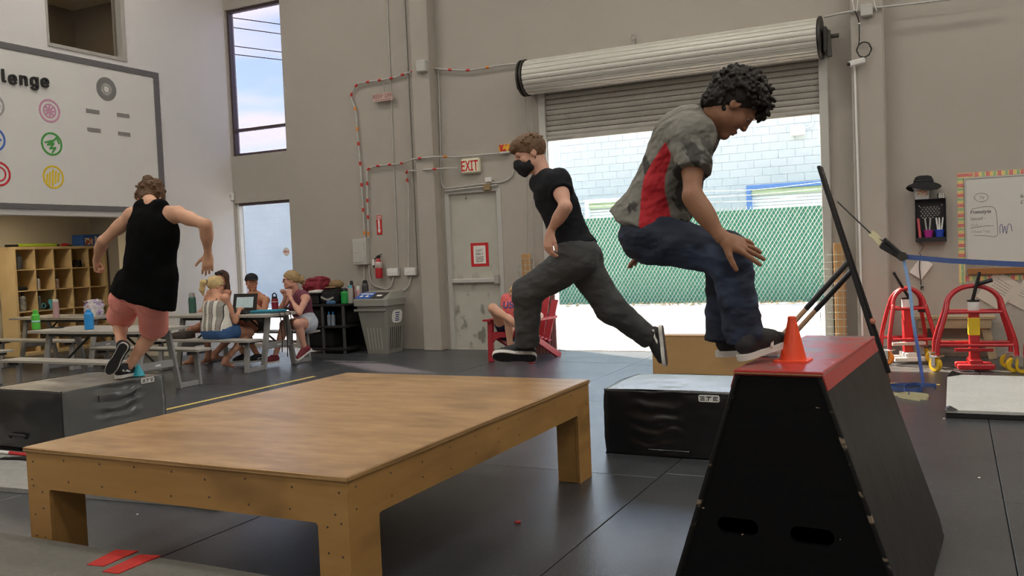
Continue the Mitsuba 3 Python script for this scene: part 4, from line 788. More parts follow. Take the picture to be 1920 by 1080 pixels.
# ------------------------------------------------------------------ red lifting frames
M_WHEEL = mat('yellow_wheel', (.72, .46, .02), .4); M_WHEELO = mat('orange_wheel', (.75, .22, .02), .4); M_HUB = mat('wheel_hub', (.30, .26, .24), .35, .6); M_BLKPOLE = M_BLACK
def lifter(pos, ang, label, sc=1.0, wcol=None, yl=True, ws=1.0):
    k = thing('lifting_frame', label, 'lifting frame', 'red lifting frames along the wall')
    X = lambda m: mv(rot(m, ang), pos)
    H, W = .86 * sc, .355 * sc * ws
    for s in (-1, 1):
        y0, y1 = .15 * s, .018 * s
        a = [(-W, y0, .17), (-W * .97, y0 * .95, .32), (-W * .74, y0 * .6, .60)]
        arch = [(-W * .62 * math.cos(t) if False else -W * .70 * math.cos(t), y1 + (y0 * .45 - y1) * (1 - math.sin(t)), .66 * sc + (H - .66 * sc) * math.sin(t)) for t in np.linspace(.05, math.pi - .05, 13)]
        b = [(-p[0], p[1], p[2]) for p in a[::-1]]
        part(k, 'arch', X(tube(spline(a + arch + b, 3), .022, 9)), M_RED, True)
        for z, w in ((.60, .76), (.27, .97)): part(k, 'cross_bar', X(tube([(-W * w, y0 * (.6 if z > .5 else .95), z), (W * w, y0 * (.6 if z > .5 else .95), z)], .016, 8)), M_RED, True)
    part(k, 'mast', X(bmm(-.045, .045, -.05, .05, .06, .60, .008)), M_RED)
    if yl: part(k, 'yellow_sleeve', X(bmm(-.05, .05, -.055, .055, .36, .54, .004)), M_YEL)
    part(k, 'foot_plate', X(cat_(bmm(-.17, .17, -.13, -.06, .02, .075, .01), bmm(-.17, .17, .06, .13, .02, .075, .01), bmm(-.06, .06, -.12, .12, .06, .12, .01))), M_RED if wcol is None else M_WHITE)
    part(k, 'lug', X(bmm(-.19, .16, -.10, -.07, .20, .235, .005)), M_RED if wcol is None else M_WHITE)
    part(k, 'jack_head', X(lathe([(.045, .58), (.055, .60), (.055, .70), (.04, .71)], (0, 0, 0), 16)), M_WHITE, 40)
    part(k, 'jack_cap', X(lathe([(.058, .70), (.058, .715), (.02, .72)], (0, 0, 0), 16)), M_BLACK, 40)
    part(k, 'handle', X(tube([(-.01, -.03, .72), (.02, -.06, .86), (.05, -.08, 1.0)] if yl else [(.02, 0, .72), (-.09, -.03, .90), (-.15, -.05, 1.0)], .017, 8)), M_BLACK, True)
    part(k, 'lever', X(tube([(.04, -.06, .88), (.16, -.10, .92)] if yl else [(.10, -.05, .58), (.18, -.08, .57)], .02, 8)), M_BLACK, True)
    for s in (-1, 1):
        for t in (-1, 1):
            cx, cy = s * W * 1.0, .15 * t; wa = rng.uniform(-.7, .7) + (.5 if s < 0 else 1.3)
            def Y(m): return X(mv(rot(m, wa), (cx, cy, 0)))
            q = part(k, 'caster', Y(place(lathe([(.035, -.022), (.068, -.022), (.074, -.014), (.074, .014), (.068, .022), (.035, .022)], (0, 0, 0), 22), ((0, 1, 0), (0, 0, 1), (1, 0, 0), (0, .03, .075)))), M_WHEELO if (wcol is not None and s < 0) else M_WHEEL, 40)
            part(q, 'hub', Y(place(lathe([(.0, -.025), (.034, -.025), (.036, .025), (0, .025)], (0, 0, 0), 14), ((0, 1, 0), (0, 0, 1), (1, 0, 0), (0, .03, .075)))), M_HUB, 40)
            part(q, 'fork', Y(cat_(bmm(-.036, -.030, .0, .05, .07, .165, .002), bmm(.030, .036, .0, .05, .07, .165, .002), bmm(-.05, .05, -.04, .05, .158, .17, .003))), M_CHROME)
    return k
lifter((.17, 10.15, 0), .12, 'red lifting frame with a yellow sleeve, middle one of the three at the wall')
lifter((-.47, 10.66, 0), .35, 'red lifting frame with an orange wheel next to the black stand', .95, 1, False, .70)
lifter((.985, 10.05, 0), -.15, 'red lifting frame cut by the right edge of the photo')
M_OLDWOOD = mat('old_wood', ply_col((.30, .23, .14), (.42, .33, .21), (.2, .15, .1), .5), .7)
tb = thing('saw_bench', 'low old wooden bench against the wall behind the red lifting frames', 'bench')
part(tb, 'top_board', bmm(-.42, .40, 11.02, 11.24, .44, .475, .004), M_OLDWOOD); part(tb, 'apron', bmm(-.38, .36, 11.03, 11.05, .34, .44, .003), M_OLDWOOD); part(tb, 'stretcher', bmm(-.36, .34, 11.08, 11.11, .14, .22, .003), M_OLDWOOD)
for s, x in ((-1, -.30), (1, .28)):
    for y in (11.07, 11.2): part(tb, 'leg', bar((x, y, .44), (x + s * .09, y, .0), .09, .03, .004, (0, 1, 0)), M_OLDWOOD)
# ------------------------------------------------------------------ picnic tables
M_TTOP = mat('table_top', lambda p, n, uv: mix((.285, .265, .23), (.35, .328, .29), fb(p.x * 4, p.y * 40, p.z * 10, 3)), .5)
M_TLEG = mat('table_leg', (.27, .265, .26), .45); M_TDARK = mat('table_dark', (.03, .03, .03), .5)
def picnic(cx, cy, label, ln=1.83):
    k = thing('picnic_table', label, 'picnic table', 'grey picnic tables'); X0, X1 = cx - ln / 2, cx + ln / 2
    def slab(y0, y1, z0, z1): 
        m = prism(rrect(X0, cy + y0, X1, cy + y1, .04), z1 - z0 - .012, ((1, 0, 0), (0, 1, 0), (0, 0, 1), (0, 0, z0 + .006)))
        return cat_(m, bmm(X0 + .05, X1 - .05, cy + y0 + .05, cy + y1 - .05, z0, z1, .006))
    part(k, 'tabletop', slab(-.36, .36, .68, .72), M_TTOP)
    for s in (-1, 1): part(k, 'bench', slab(min(s * .44, s * .715), max(s * .44, s * .715), .395, .43), M_TTOP)
    for e in (-1, 1):
        x = cx + e * (ln / 2 - .16)
        for s in (-1, 1):
            part(k, 'leg', bar((x, cy + s * .17, .69), (x, cy + s * .30, .0), .035, .085, .006, (1, 0, 0)), M_TLEG)
            part(k, 'foot', bmm(x - .018, x + .018, cy + min(s * .28, s * .62), cy + max(s * .28, s * .62), 0, .06, .006), M_TLEG)
            part(k, 'bench_post', bar((x, cy + s * .575, .40), (x, cy + s * .60, .0), .035, .075, .006, (1, 0, 0)), M_TLEG)
            part(k, 'bench_rail', bmm(x - .02, x + .02, cy + min(s * .45, s * .70), cy + max(s * .45, s * .70), .36, .396, .004), M_TDARK)
        part(k, 'cross_bar', bmm(x - .017, x + .017, cy - .25, cy + .25, .26, .345, .006), M_TLEG)
        part(k, 'brace', bar((x - e * .02, cy, .33), (cx + e * .22, cy, .68), .022, .022, .004), M_TDARK)
        part(k, 'badge', bx((x + e * .0185, cy, .303), (.003, .075, .02), .001), M_WHITE)
    for yy in (-.2, .2): part(k, 'under_rail', bmm(X0 + .2, X1 - .2, cy + yy - .02, cy + yy + .02, .64, .68, .004), M_TDARK)
    return k
picnic(-8.78, 9.13, 'grey picnic table with four seated women and a laptop')
picnic(-8.665, 7.02, 'grey picnic table with a blue and a green bottle, in front of the others')
picnic(-11.76, 8.90, 'grey picnic table standing before the cubby shelf')
picnic(-11.52, 6.50, 'grey picnic table mostly beyond the left edge, only a bench end showing')
# ------------------------------------------------------------------ cubby shelf
M_BIRCH = mat('birch', mottled((.62, .46, .24), (.70, .54, .30), 5), .5); M_BIRCHD = mat('birch_back', mottled((.34, .24, .11), (.40, .28, .13), 4), .6)
cu = thing('cubby_shelf', 'birch cube shelf with five columns of open cubbies under the mezzanine', 'shelf')
sx0, sx1, sy0, sy1, sz = -14.14, -13.75, 9.43, 11.22, 1.81; n_ = 5; T_ = .045; t_ = .018
part(cu, 'top_board', bmm(sx0, sx1, sy0, sy1, sz - T_, sz, .002), M_BIRCH); part(cu, 'bottom_board', bmm(sx0, sx1, sy0, sy1, 0, T_ + .01, .002), M_BIRCH)
for y in (sy0, sy1 - T_): part(cu, 'side_board', bmm(sx0, sx1, y, y + T_, T_, sz - T_, .002), M_BIRCH)
ch = (sz - 2 * T_ - 4 * t_) / 5; cw = (sy1 - sy0 - 2 * T_ - 4 * t_) / 5
zs = [T_ + i * (ch + t_) for i in range(5)]; ys = [sy0 + T_ + i * (cw + t_) for i in range(5)]
for z in zs[1:]: part(cu, 'shelf_board', bmm(sx0 + .01, sx1 - .003, sy0 + T_, sy1 - T_, z - t_, z, .001), M_BIRCH)
for y in ys[1:]: part(cu, 'divider', bmm(sx0 + .01, sx1 - .001, y - t_, y, T_, sz - T_, .001), M_BIRCH)
part(cu, 'back_board', bmm(sx0, sx0 + .008, sy0 + .01, sy1 - .01, .01, sz - .01, 0), M_BIRCHD)
def bottle(pos, r, h, m, label, capm=None, neck=.45, style=0, group=None, band=None, smooth=40, name='bottle', cat='bottle'):
    k = thing(name, label, cat, group); x, y, z = pos; z += .0005
    sh = h * (.80 if style == 0 else .86)
    part(k, 'body', lathe([(r * .85, 0), (r, .006), (r, sh * .86), (r * .92, sh * .93), (r * neck * 1.1, sh)], (x, y, z), 18), m, smooth)
    part(k, 'cap', lathe([(r * neck, sh - .002), (r * neck, h * .97), (r * neck * .7, h), (0, h)], (x, y, z), 14), capm or M_BLACK, smooth)
    if band: part(k, 'band', lathe([(r + .0015, h * band[0]), (r + .0015, h * band[1])], (x, y, z), 18), band[2], True)
    return k
M_BOTW = mat('bottle_white', (.60, .58, .58), .3, .3); M_TEAL = mat('bottle_teal', (.10, .40, .48), .4); M_NAVY = mat('bottle_navy', (.03, .04, .09), .35); M_PINKC = mat('bottle_pinkish', (.60, .38, .38), .3); M_DGREY = mat('bottle_dark', (.045, .045, .05), .4)
fx_ = sx1 - .06
def cub(c, r, dy=0.0): return np.array([fx_, ys[c] + cw / 2 + max(dy, -.075 if dy > -.11 else -.10), zs[r]])
bottle(cub(0, 4, -.10), .055, .27, M_DGREY, 'dark bottle in the top left cubby'); bottle(cub(1, 3, -.125), .032, .235, M_BOTW, 'slim white bottle in the second cubby of the second row'); bottle(cub(2, 3, -.11), .043, .21, mat('bottle_pattern', mottled((.5, .4, .36), (.2, .12, .1), 40), .5), 'patterned bottle in the middle cubby of the second row')
bottle(cub(0, 2, -.05), .052, .32, mat('bottle_camo', mottled((.03, .04, .08), (.4, .38, .3), 26), .4), 'dark patterned bottle in the left cubby of the third row'); bottle(cub(1, 2, -.125), .03, .30, mat('bottle_brown', (.10, .12, .12), .4), 'slim dark bottle at the left of the second cubby, third row'); bottle(cub(1, 2, .105), .04, .17, M_TEAL, 'short teal tumbler in the second cubby, third row', M_TEAL, .85)
kb = thing('kettlebell', 'small dark round handle thing with a pale ring in the second cubby, third row', 'equipment'); c = cub(1, 2, -.01); part(kb, 'body', sph(c + (0, .03, .058), (.06, .055, .055)), M_BLACKM, True); part(kb, 'ring', tube([c + (.06, -.055 + .035 * math.cos(a), .07 + .04 * math.sin(a)) for a in np.linspace(0, 6.28, 18)], .008, 6), M_TEAL, True)
gl = thing('sport_sandals', 'pair of black straps hanging out of the fourth cubby in the top row', 'straps'); c = cub(3, 4, -.03) - np.array([.04, 0, 0])
for s in (-1, 1): part(gl, 'strap', ribbon(spline([c + (.03, s * .09, .02), c + (.06, s * .05, .13), c + (.07, 0, .05), c + (.08, s * .07, .015)]), .045, .012, (1, .3, .2)), M_BLACK)
solid('cloth', soft_box(fx_ - .09, fx_ + .04, ys[0] + .02, ys[0] + .18, zs[3] + .001, zs[3] + .055, .02, .01), M_BLACKM, 'crumpled black cloth in the left cubby of the second row', 'cloth', smooth=True)
bt = thing('foam_roller', 'lime green tube with black end lying on top of the cubby shelf', 'tube'); z_ = sz + .028
part(bt, 'tube', tube([(sx1 - .1, sy0 + .16, z_), (sx1 - .1, sy0 + .86, z_)], .027, 10), mat('lime', (.42, .56, .05), .5), True); part(bt, 'end', tube([(sx1 - .1, sy0 - .06, z_ - .008), (sx1 - .1, sy0 + .16, z_ - .008)], .019, 8), M_BLACK, True); part(bt, 'end', tube([(sx1 - .1, sy0 + .86, z_ - .008), (sx1 - .1, sy0 + .91, z_ - .008)], .019, 8), M_BLACK, True)
tr = thing('hand_paddle', 'red round paddle lying on top of the cubby shelf', 'paddle'); part(tr, 'head', sph((sx1 - .1, sy0 + 1.03, sz + .028), (.06, .075, .027)), M_REDS, True); part(tr, 'handle', tube([(sx1 - .1, sy0 + 1.06, sz + .012), (sx1 - .1, sy0 + 1.18, sz + .012)], .011, 8), M_BLACK, True)
xb = thing('toy_box', 'blue printed carton on the right end of the cubby shelf', 'carton'); y_ = sy0 + 1.33
M_BLUEBOX = mat('blue_carton', (.03, .12, .42), .5)
part(xb, 'carton', bmm(sx1 - .30, sx1 - .02, y_, y_ + .44, sz + .0005, sz + .20, .003), M_BLUEBOX)
part(xb, 'print', bmm(sx1 - .021, sx1 - .018, y_ + .04, y_ + .21, sz + .02, sz + .14, .001), mat('carton_print', lambda p, n, uv: mix((.62, .55, .45), (.45, .10, .06), sst(.5, .6, fb(p.x, p.y * 26, p.z * 26, 2))), .5))
part(xb, 'white_print', bmm(sx1 - .021, sx1 - .018, y_ + .245, y_ + .29, sz + .02, sz + .17, .001), M_WHITE)
# things on the tables
M_GRNB = mat('bottle_green', (.08, .48, .05), .35); M_BLUB = mat('bottle_blue', (.02, .25, .62), .35); M_THER = mat('thermos_green', (.03, .10, .075), .4); M_REDB = mat('bottle_red', (.22, .015, .03), .35); M_STEEL = mat('brushed_steel', (.62, .62, .62), .3, .9)
bottle((-9.585, 6.80, .72), .045, .23, M_GRNB, 'bright green water bottle on the front picnic table', M_GRNB, .6, band=(.36, .46, mat('pale_band', (.35, .62, .50), .5)))
bottle((-8.72, 6.83, .72), .05, .225, M_BLUB, 'bright blue water bottle on the front picnic table', M_BLUB, .55, 1)
ph = thing('phone', 'black phone lying on the front picnic table', 'phone'); c = atz(108, 615, .722); part(ph, 'body', bx(c + (0, 0, .006), (.15, .075, .009), .003), M_BLACK); part(ph, 'screen', bx(c + (0, 0, .0112), (.14, .067, .0015), .0005), mat('dark_screen', (.01, .01, .012), .15))
bottle((-9.60, 9.20, .72), .052, .285, M_THER, 'dark green thermos with a steel cap on the women\'s table', M_STEEL, .72, 0)
c = atz(106, 597, .72); bottle((c[0], c[1], .72), .042, .27, M_PINKC, 'tall clear pink bottle on the table before the cubby shelf', M_WHITE, .9, 1)
cr = thing('paper_bag', 'crumpled white and purple paper bag on the table before the cubby shelf', 'bag'); c = atz(177, 592, .72)
m = soft_box(-.09, .09, -.06, .06, 0, .20, .03, .03, 3); m.vertices += (meshkit.noise(m.vertices * 22)[:, None] - .5) * .035 * np.minimum(m.vertices[:, 2:] / .05, 1); m.vertices[:, 2] = np.maximum(m.vertices[:, 2], 0.0); part(cr, 'bag', mv(m, (c[0], c[1], .721)), mat('bag_print', lambda p, n, uv: mix((.70, .66, .70), (.38, .26, .50), sst(.5, .62, fb(p.x * 18, p.y * 18, p.z * 18, 2))), .7), True)
part(cr, 'cup', lathe([(.03, 0), (.035, .09), (.03, .09)], (c[0] + .10, c[1] - .09, .721), 14), M_WHITE, 40)
lp = thing('laptop', 'open black laptop with a lit screen on the women\'s table', 'laptop'); L0 = np.array([-8.57, 9.02, .722])
part(lp, 'base', bx(L0 + (0, .0, .009), (.37, .24, .018), .004, .12), M_BLACK)
sc_ = cat_(bx((0, 0, .125), (.38, .012, .25), .004)); sc_ = rot(sc_, -.22, (1, 0, 0)); sc_ = mv(rot(sc_, .12), L0 + (-.013, .11, .012)); k = part(lp, 'lid', sc_, M_BLACK)
scr_ = rot(bx((0, -.0068, .130), (.27, .0012, .145), .0003), -.22, (1, 0, 0)); scr_ = mv(rot(scr_, .12), L0 + (-.013, .11, .012))
d = mikit.ply(scr_, mat('screen_glow', mottled((.40, .48, .48), (.30, .38, .40), 40), .3), False); d['emitter'] = {'type': 'area', 'radiance': rgb((.10, .125, .13))}; scene[key_for(k + '__screen')] = d
fo = thing('laptop_folder', 'teal laptop sleeve lying on the women\'s table', 'sleeve'); c = atz(503, 586, .722); part(fo, 'sleeve', bx(c + (0, 0, .018), (.40, .27, .034), .012, .18), mat('teal_cloth', (.01, .20, .30), .6)); part(fo, 'seam', bx(c + (0, 0, .018), (.404, .274, .005), .002, .18), M_TDARK)
rb = bottle((-8.30, 9.42, .72), .045, .20, M_REDB, 'dark red bottle with a black loop lid on the women\'s table', M_BLACK, .8, 1, band=(.62, .66, M_WHITE)); part(rb, 'loop', tube([(-8.30 + .035 * math.cos(a), 9.42, .722 + .20 + .045 * math.sin(a)) for a in np.linspace(-.2, math.pi + .2, 12)], .008, 6), M_BLACK, True)
tbk = thing('tablet', 'black tablet lying on the women\'s table before the woman in maroon', 'tablet'); c = atz(545, 580, .722); part(tbk, 'body', bx(c + (0, 0, .012), (.30, .20, .02), .004, -.2), M_BLACK); part(tbk, 'cover', bx(c + (-.03, .03, .026), (.2, .12, .008), .003, -.3), M_TDARK)
for i, (a, b) in enumerate((((530, 582), (553, 640)), ((540, 582), (558, 655)), ((556, 583), (562, 648)))):
    yc = 8.98 + .10 * i; zc = (.22, .14, .30)[i]
    solid('cable', tube(spline([(-8.0, yc, .727), (-7.90, yc, .729), (-7.845, yc, .722), (-7.84, yc + .01, .66), (-7.845, yc + .03, .45), (-7.85, yc + .02, zc)]), .006, 6), M_BLACK, ['black charging cable hanging off the table end, leftmost', 'black charging cable hanging off the table end, middle one', 'black charging cable hanging off the table end, rightmost'][i], 'cable', 'charging cables', smooth=True)
bg = thing('shoulder_bag', 'flat dark brown bag on the bench behind the blonde woman', 'bag'); m = soft_box(-.22, .22, -.10, .10, 0, .09, .03, .01, 8); m.vertices[:, 2] *= np.clip(.35 + (m.vertices[:, 0] + .22) / .5, .3, 1); part(bg, 'pouch', mv(m, (-9.26, 8.58, .4315)), mat('bag_brown', (.05, .038, .032), .6), True); part(bg, 'zip', tube([(-9.42, 8.5, .475), (-9.1, 8.5, .51)], .006, 6), M_BLACK)
# ------------------------------------------------------------------ black rack with bags
rk = thing('storage_rack', 'black wheeled rack full of bags against the back wall left of the bin', 'rack')
x0, x1, y0, y1 = -8.80, -7.98, 10.52, 11.12
for z in (.05, .38, .70): part(rk, 'shelf', bmm(x0, x1, y0, y1, z, z + .03, .004), M_BLACKM)
for x in (x0 + .02, (x0 + x1) / 2, x1 - .03):
    for y in (y0 + .02, y1 - .03): part(rk, 'post', bmm(x - .02, x + .02, y - .015, y + .015, 0.0, .71, .003), mat('rack_post', (.06, .06, .06), .4) if 'm_rack_post' not in scene else 'm_rack_post')
part(rk, 'back_panel', bmm(x0, x1, y1 - .005, y1, .05, .72, .001), M_BLACKM); part(rk, 'side_panel', bmm(x0 - .004, x0, y0, y1, .05, .72, .001), M_BLACKM)
for i, (a, b, c0, c1, z0, h) in enumerate(((-8.76, -8.45, 10.60, 11.05, .41, .25), (-8.34, -8.07, 10.78, 11.03, .41, .22), (-8.74, -8.30, 10.62, 11.02, .08, .26))):
    solid('dark_bag', soft_box(a, b, c0, c1, z0 + .0005, z0 + h, .04, .015, i), M_BLACKM, ['black bag on the middle shelf of the rack, left', 'black bag on the middle shelf of the rack, right', 'black bag on the bottom shelf of the rack'][i], 'bag', smooth=True)
for i, x in enumerate((-8.335, -8.26)):
    bottle((x, 10.62, .41), .03, .21, mat('clear_water', (.25, .30, .36), .15), ['left one of two water bottles on the rack shelf', 'right one of two water bottles on the rack shelf'][i], M_BLUB, .4, group='water bottles in the rack') if i == 0 else bottle((x, 10.62, .41), .03, .21, 'm_clear_water', 'right one of two water bottles on the rack shelf', M_BLUB, .4, group='water bottles in the rack')
cr1 = thing('crate', 'black stacked crate on the rack, under the red bag', 'crate'); part(cr1, 'body', bmm(-8.80, -8.51, 10.60, 11.0, .7305, .90, .015), M_BLACK); part(cr1, 'lip', bmm(-8.82, -8.49, 10.585, 11.015, .86, .90, .008), M_BLACKM)
cr2 = thing('sports_bag', 'black sports bag on the rack, under the tan cap', 'bag'); part(cr2, 'body', soft_box(-8.465, -8.20, 10.62, 10.98, .731, .935, .05, .02, 4), M_BLACKM, True); part(cr2, 'strap', ribbon(spline([(-8.45, 10.60, .84), (-8.33, 10.59, .80), (-8.22, 10.60, .83)]), .03, .005, (0, 0, 1)), M_GREYP)
m = soft_box(-.15, .15, -.12, .12, 0, .20, .07, .03, 6); m.vertices += (meshkit.fbm(m.vertices * 9, 3)[:, None] - .5) * .06; m.vertices[:, 2] = np.maximum(m.vertices[:, 2], 0); solid('red_bag', mv(m, (-8.66, 10.80, .9015)), mat('dark_red_cloth', (.20, .012, .025), .7), 'dark red cloth bag on top of the crate on the rack', 'bag', smooth=True)
m = soft_box(-.09, .09, -.07, .07, 0, .035, .016, .01, 6); solid('folded_cloth', mv(m, (-8.55, 10.63, .9015)), M_PAPER, 'small cream cloth on the crate before the red bag', 'cloth', smooth=True)
hb = thing('tan_cap', 'tan cap on the black sports bag on the rack', 'cap'); part(hb, 'crown', sph((-8.31, 10.80, 1.015), (.12, .10, .07), 3), mat('tan_cloth', (.22, .14, .07), .8), True); part(hb, 'brim', sph((-8.34, 10.69, .975), (.09, .07, .014), 2), 'm_tan_cloth', True)
solid('blue_cloth', mv(soft_box(-.06, .06, -.035, .035, 0, .05, .02, .006, 3), (-8.24, 10.565, .731)), mat('blue_cloth', (.06, .14, .28), .7), 'blue cloth tucked in front of the black sports bag', 'cloth', smooth=True)
bottle((-8.10, 10.72, .73), .062, .23, mat('jug_green', (.02, .30, .06), .3), 'big translucent green bottle on the rack', M_DGREY, .5)
bottle((-8.12, 10.92, .73), .04, .33, M_REDB, 'tall dark red bottle behind the green bottle on the rack', M_BLACK, .6); bottle((-8.01, 10.74, .73), .042, .27, M_GREYP, 'grey shaker bottle right of the green bottle on the rack', M_TEAL, .8, 1); bottle((-7.99, 10.90, .73), .038, .25, M_PINKC, 'pale pink bottle near the right end of the rack', M_WHITE, .7); bottle((-7.90 - .03, 11.0, .73), .05, .33, M_DGREY, 'black bottle at the right end of the rack', M_BLACK, .7, 1)
# ------------------------------------------------------------------ grey bin
bi = thing('recycling_bin', 'grey recycling bin with a blue and black lid label beside the door pilaster', 'bin')
def loftpoly(P0, P1, z0, z1):
    n = len(P0); v = [(x, y, z0) for x, y in P0] + [(x, y, z1) for x, y in P1]; f = []
    for i in range(n): j = (i + 1) % n; f += [(i, j, n + j), (i, n + j, n + i)]
    for i in range(1, n - 1): f += [(0, i + 1, i), (n, n + i, n + i + 1)]
    m = trimesh.Trimesh(np.array(v, float), np.array(f), process=False); m.fix_normals(); return m
def ch_rect(x0, x1, y0, y1, c): return [(x0 + c, y0), (x1 - c, y0), (x1, y0 + c), (x1, y1 - c), (x1 - c, y1), (x0 + c, y1), (x0, y1 - c), (x0, y0 + c)]
M_BIN = mat('bin_grey', (.205, .20, .175), .55); q0, q1 = (-7.70, -7.335, 10.64, 11.06), (-7.80, -7.26, 10.55, 11.07)
M_BINL = mat('bin_lid', (.25, .245, .215), .5)
body = loftpoly(ch_rect(*q0, .03), ch_rect(*q1, .035), .0, .70); part(bi, 'body', body, M_BIN, 20)
lid = trimesh.convex.convex_hull(np.array([(x, y, .70) for x, y in ch_rect(-7.83, -7.24, 10.52, 11.08, .04)] + [(x, y, .79) for x, y in ch_rect(-7.83, -7.24, 10.52, 11.08, .04)] + [(-7.81, 10.75, .885), (-7.30, 10.75, .885), (-7.30, 11.06, .90), (-7.81, 11.06, .90), (-7.27, 10.62, .80)])); part(bi, 'lid', lid, M_BINL, 20)
fr = np.array([0, .23, .095]); fr /= np.linalg.norm(fr); fn_ = np.cross([1, 0, 0], fr); o = np.array([-7.80, 10.55, .806])
part(bi, 'blue_label', prism(sbox(.0, .0, .26, .20), .004, ((1, 0, 0), fr, fn_, o)), mat('label_blue', (.03, .10, .40), .5), False); part(bi, 'black_label', prism(sbox(.265, .0, .48, .20), .004, ((1, 0, 0), fr, fn_, o)), mat('label_black', (.03, .03, .03), .5), False)
for u0, v0, w0, h0 in ((.02, .135, .22, .03), (.05, .05, .05, .05), (.15, .05, .05, .05), (.33, .07, .09, .045)): part(bi, 'label_mark', prism(rrect(u0, v0, u0 + w0, v0 + h0, .012), .0015, ((1, 0, 0), fr, fn_, o + fn_ * .004)), M_PAPER, False)
def face_x(z): t = z / .70; return -7.335 + .075 * t
def face_y(z): t = z / .70; return 10.64 - .09 * t
for i in range(5): part(bi, 'groove', bar((-7.62 + .052 * i, face_y(.06) - .001, .06), (-7.63 + .057 * i, face_y(.38) - .001, .38), .012, .006, .002, (0, 1, 0)), M_GREYP)
for i in range(6): part(bi, 'groove', bar((face_x(.06) + .001, 10.70 + .05 * i, .06), (face_x(.38) + .001, 10.69 + .052 * i, .38), .006, .014, .002, (0, 1, 0)), M_TDARK)
part(bi, 'front_lip', bmm(-7.82, -7.27, 10.535, 10.565, .62, .655, .01), M_BIN)
xm = face_x(.53); up_ = np.array([.075, 0, .70]); up_ /= np.linalg.norm(up_); nx_ = np.cross([0, 1, 0], up_)
part(bi, 'oval_label', prism(rrect(-.13, -.095, .13, .095, .07), .005, ((0, 1, 0), up_, nx_, (xm + .001, 10.84, .53))), M_WHITE, False)
part(bi, 'label_print', cat_([prism(sbox(-.055 + .008 * (i % 3), .045 - .028 * i, .055 - .006 * (i % 2), .060 - .028 * i), .002, ((0, 1, 0), up_, nx_, (xm + .0055, 10.84, .53))) for i in range(5)]), M_INKB, False, kind='stuff')
# ------------------------------------------------------------------ red chair
M_RCH = mat('red_chair_plastic', (.36, .02, .03), .5)
rc_ = thing('adirondack_chair', 'red plastic garden chair by the exit door with a woman in it', 'chair'); P0 = np.array([-4.99, 10.36, 0]); ra = -.10
X = lambda m: mv(rot(m, ra), P0)
for s in (-1, 1):
    part(rc_, 'front_leg', X(bar((s * .30, -.36, 0), (s * .30, -.34, .52), .075, .05, .008, (0, 1, 0))), M_RCH)
    part(rc_, 'arm', X(prism(Polygon([(-.06, -.42), (.06, -.42), (.055, .22), (.0, .30), (-.045, .22)]), .025, ((1, 0, 0), (0, 1, 0), (0, 0, 1), (s * .31, 0, .52)))), M_RCH)
    part(rc_, 'rear_leg', X(bar((s * .27, -.30, .34), (s * .27, .42, .0), .04, .085, .008, (0, 0, 1))), M_RCH)
part(rc_, 'front_rail', X(prism(Polygon([(-.30, .20), (-.24, .28), (-.16, .315), (.16, .315), (.24, .28), (.30, .20), (.30, .38), (-.30, .38)]), .03, ((1, 0, 0), (0, 0, 1), (0, 1, 0), (0, -.36, 0)))), M_RCH)
for i in range(6): part(rc_, 'seat_slat', X(bar((-.27, -.30 + .095 * i, .37 - .028 * i), (.27, -.30 + .095 * i, .37 - .028 * i), .085, .02, .006, (0, 0, 1))), M_RCH)
for i in range(5):
    x = -.20 + .10 * i; h = .92 - .09 * abs(i - 2); part(rc_, 'back_slat', X(bar((x * .9, .22, .20), (x * 1.15, .42, h), .09, .02, .008, (0, 1, 0))), M_RCH)
# ------------------------------------------------------------------ people: signed-distance bodies meshed by surface nets
def N_(v): v = np.asarray(v, float); return v / np.linalg.norm(v)
def rcone(a, b, ra, rb, k=.02):
    a, b = np.asarray(a, np.float32), np.asarray(b, np.float32); ab = b - a; L = max(float(ab @ ab), 1e-9); r = max(ra, rb)
    def f(x, y, z):
        px, py, pz = x - a[0], y - a[1], z - a[2]; t = np.clip((px * ab[0] + py * ab[1] + pz * ab[2]) / L, 0, 1)
        return np.sqrt((px - ab[0] * t) ** 2 + (py - ab[1] * t) ** 2 + (pz - ab[2] * t) ** 2) - (ra + (rb - ra) * t)
    return [np.minimum(a, b) - r, np.maximum(a, b) + r, f, k, 'add']
def ell(c, r, M=None, k=.03):
    c = np.asarray(c, np.float32); r = np.asarray(r, np.float32); M = np.eye(3, dtype=np.float32) if M is None else np.asarray(M, np.float32)
    e = np.sqrt(((M * r[None, :]) ** 2).sum(1))
    def f(x, y, z):
        px, py, pz = x - c[0], y - c[1], z - c[2]; q = [(px * M[0, i] + py * M[1, i] + pz * M[2, i]) for i in range(3)]
        k0 = np.sqrt((q[0] / r[0]) ** 2 + (q[1] / r[1]) ** 2 + (q[2] / r[2]) ** 2); k1 = np.sqrt((q[0] / r[0] ** 2) ** 2 + (q[1] / r[1] ** 2) ** 2 + (q[2] / r[2] ** 2) ** 2)
        return k0 * (k0 - 1) / np.maximum(k1, 1e-6)
    return [c - e, c + e, f, k, 'add']
def sub(p, k=.01): return p[:3] + [k, 'sub']
def plane(pt, n):
    """Cuts away the side that n points to."""
    pt, n = np.asarray(pt, np.float32), np.asarray(N_(n), np.float32)
    return [None, None, lambda x, y, z: (x - pt[0]) * n[0] + (y - pt[1]) * n[1] + (z - pt[2]) * n[2], 0, 'cut']
def capped(p, pt, n):
    """A primitive cut by a plane of its own."""
    g = plane(pt, n)[2]; f = p[2]; return [p[0], p[1], lambda x, y, z: np.maximum(f(x, y, z), g(x, y, z)), p[3], p[4]]
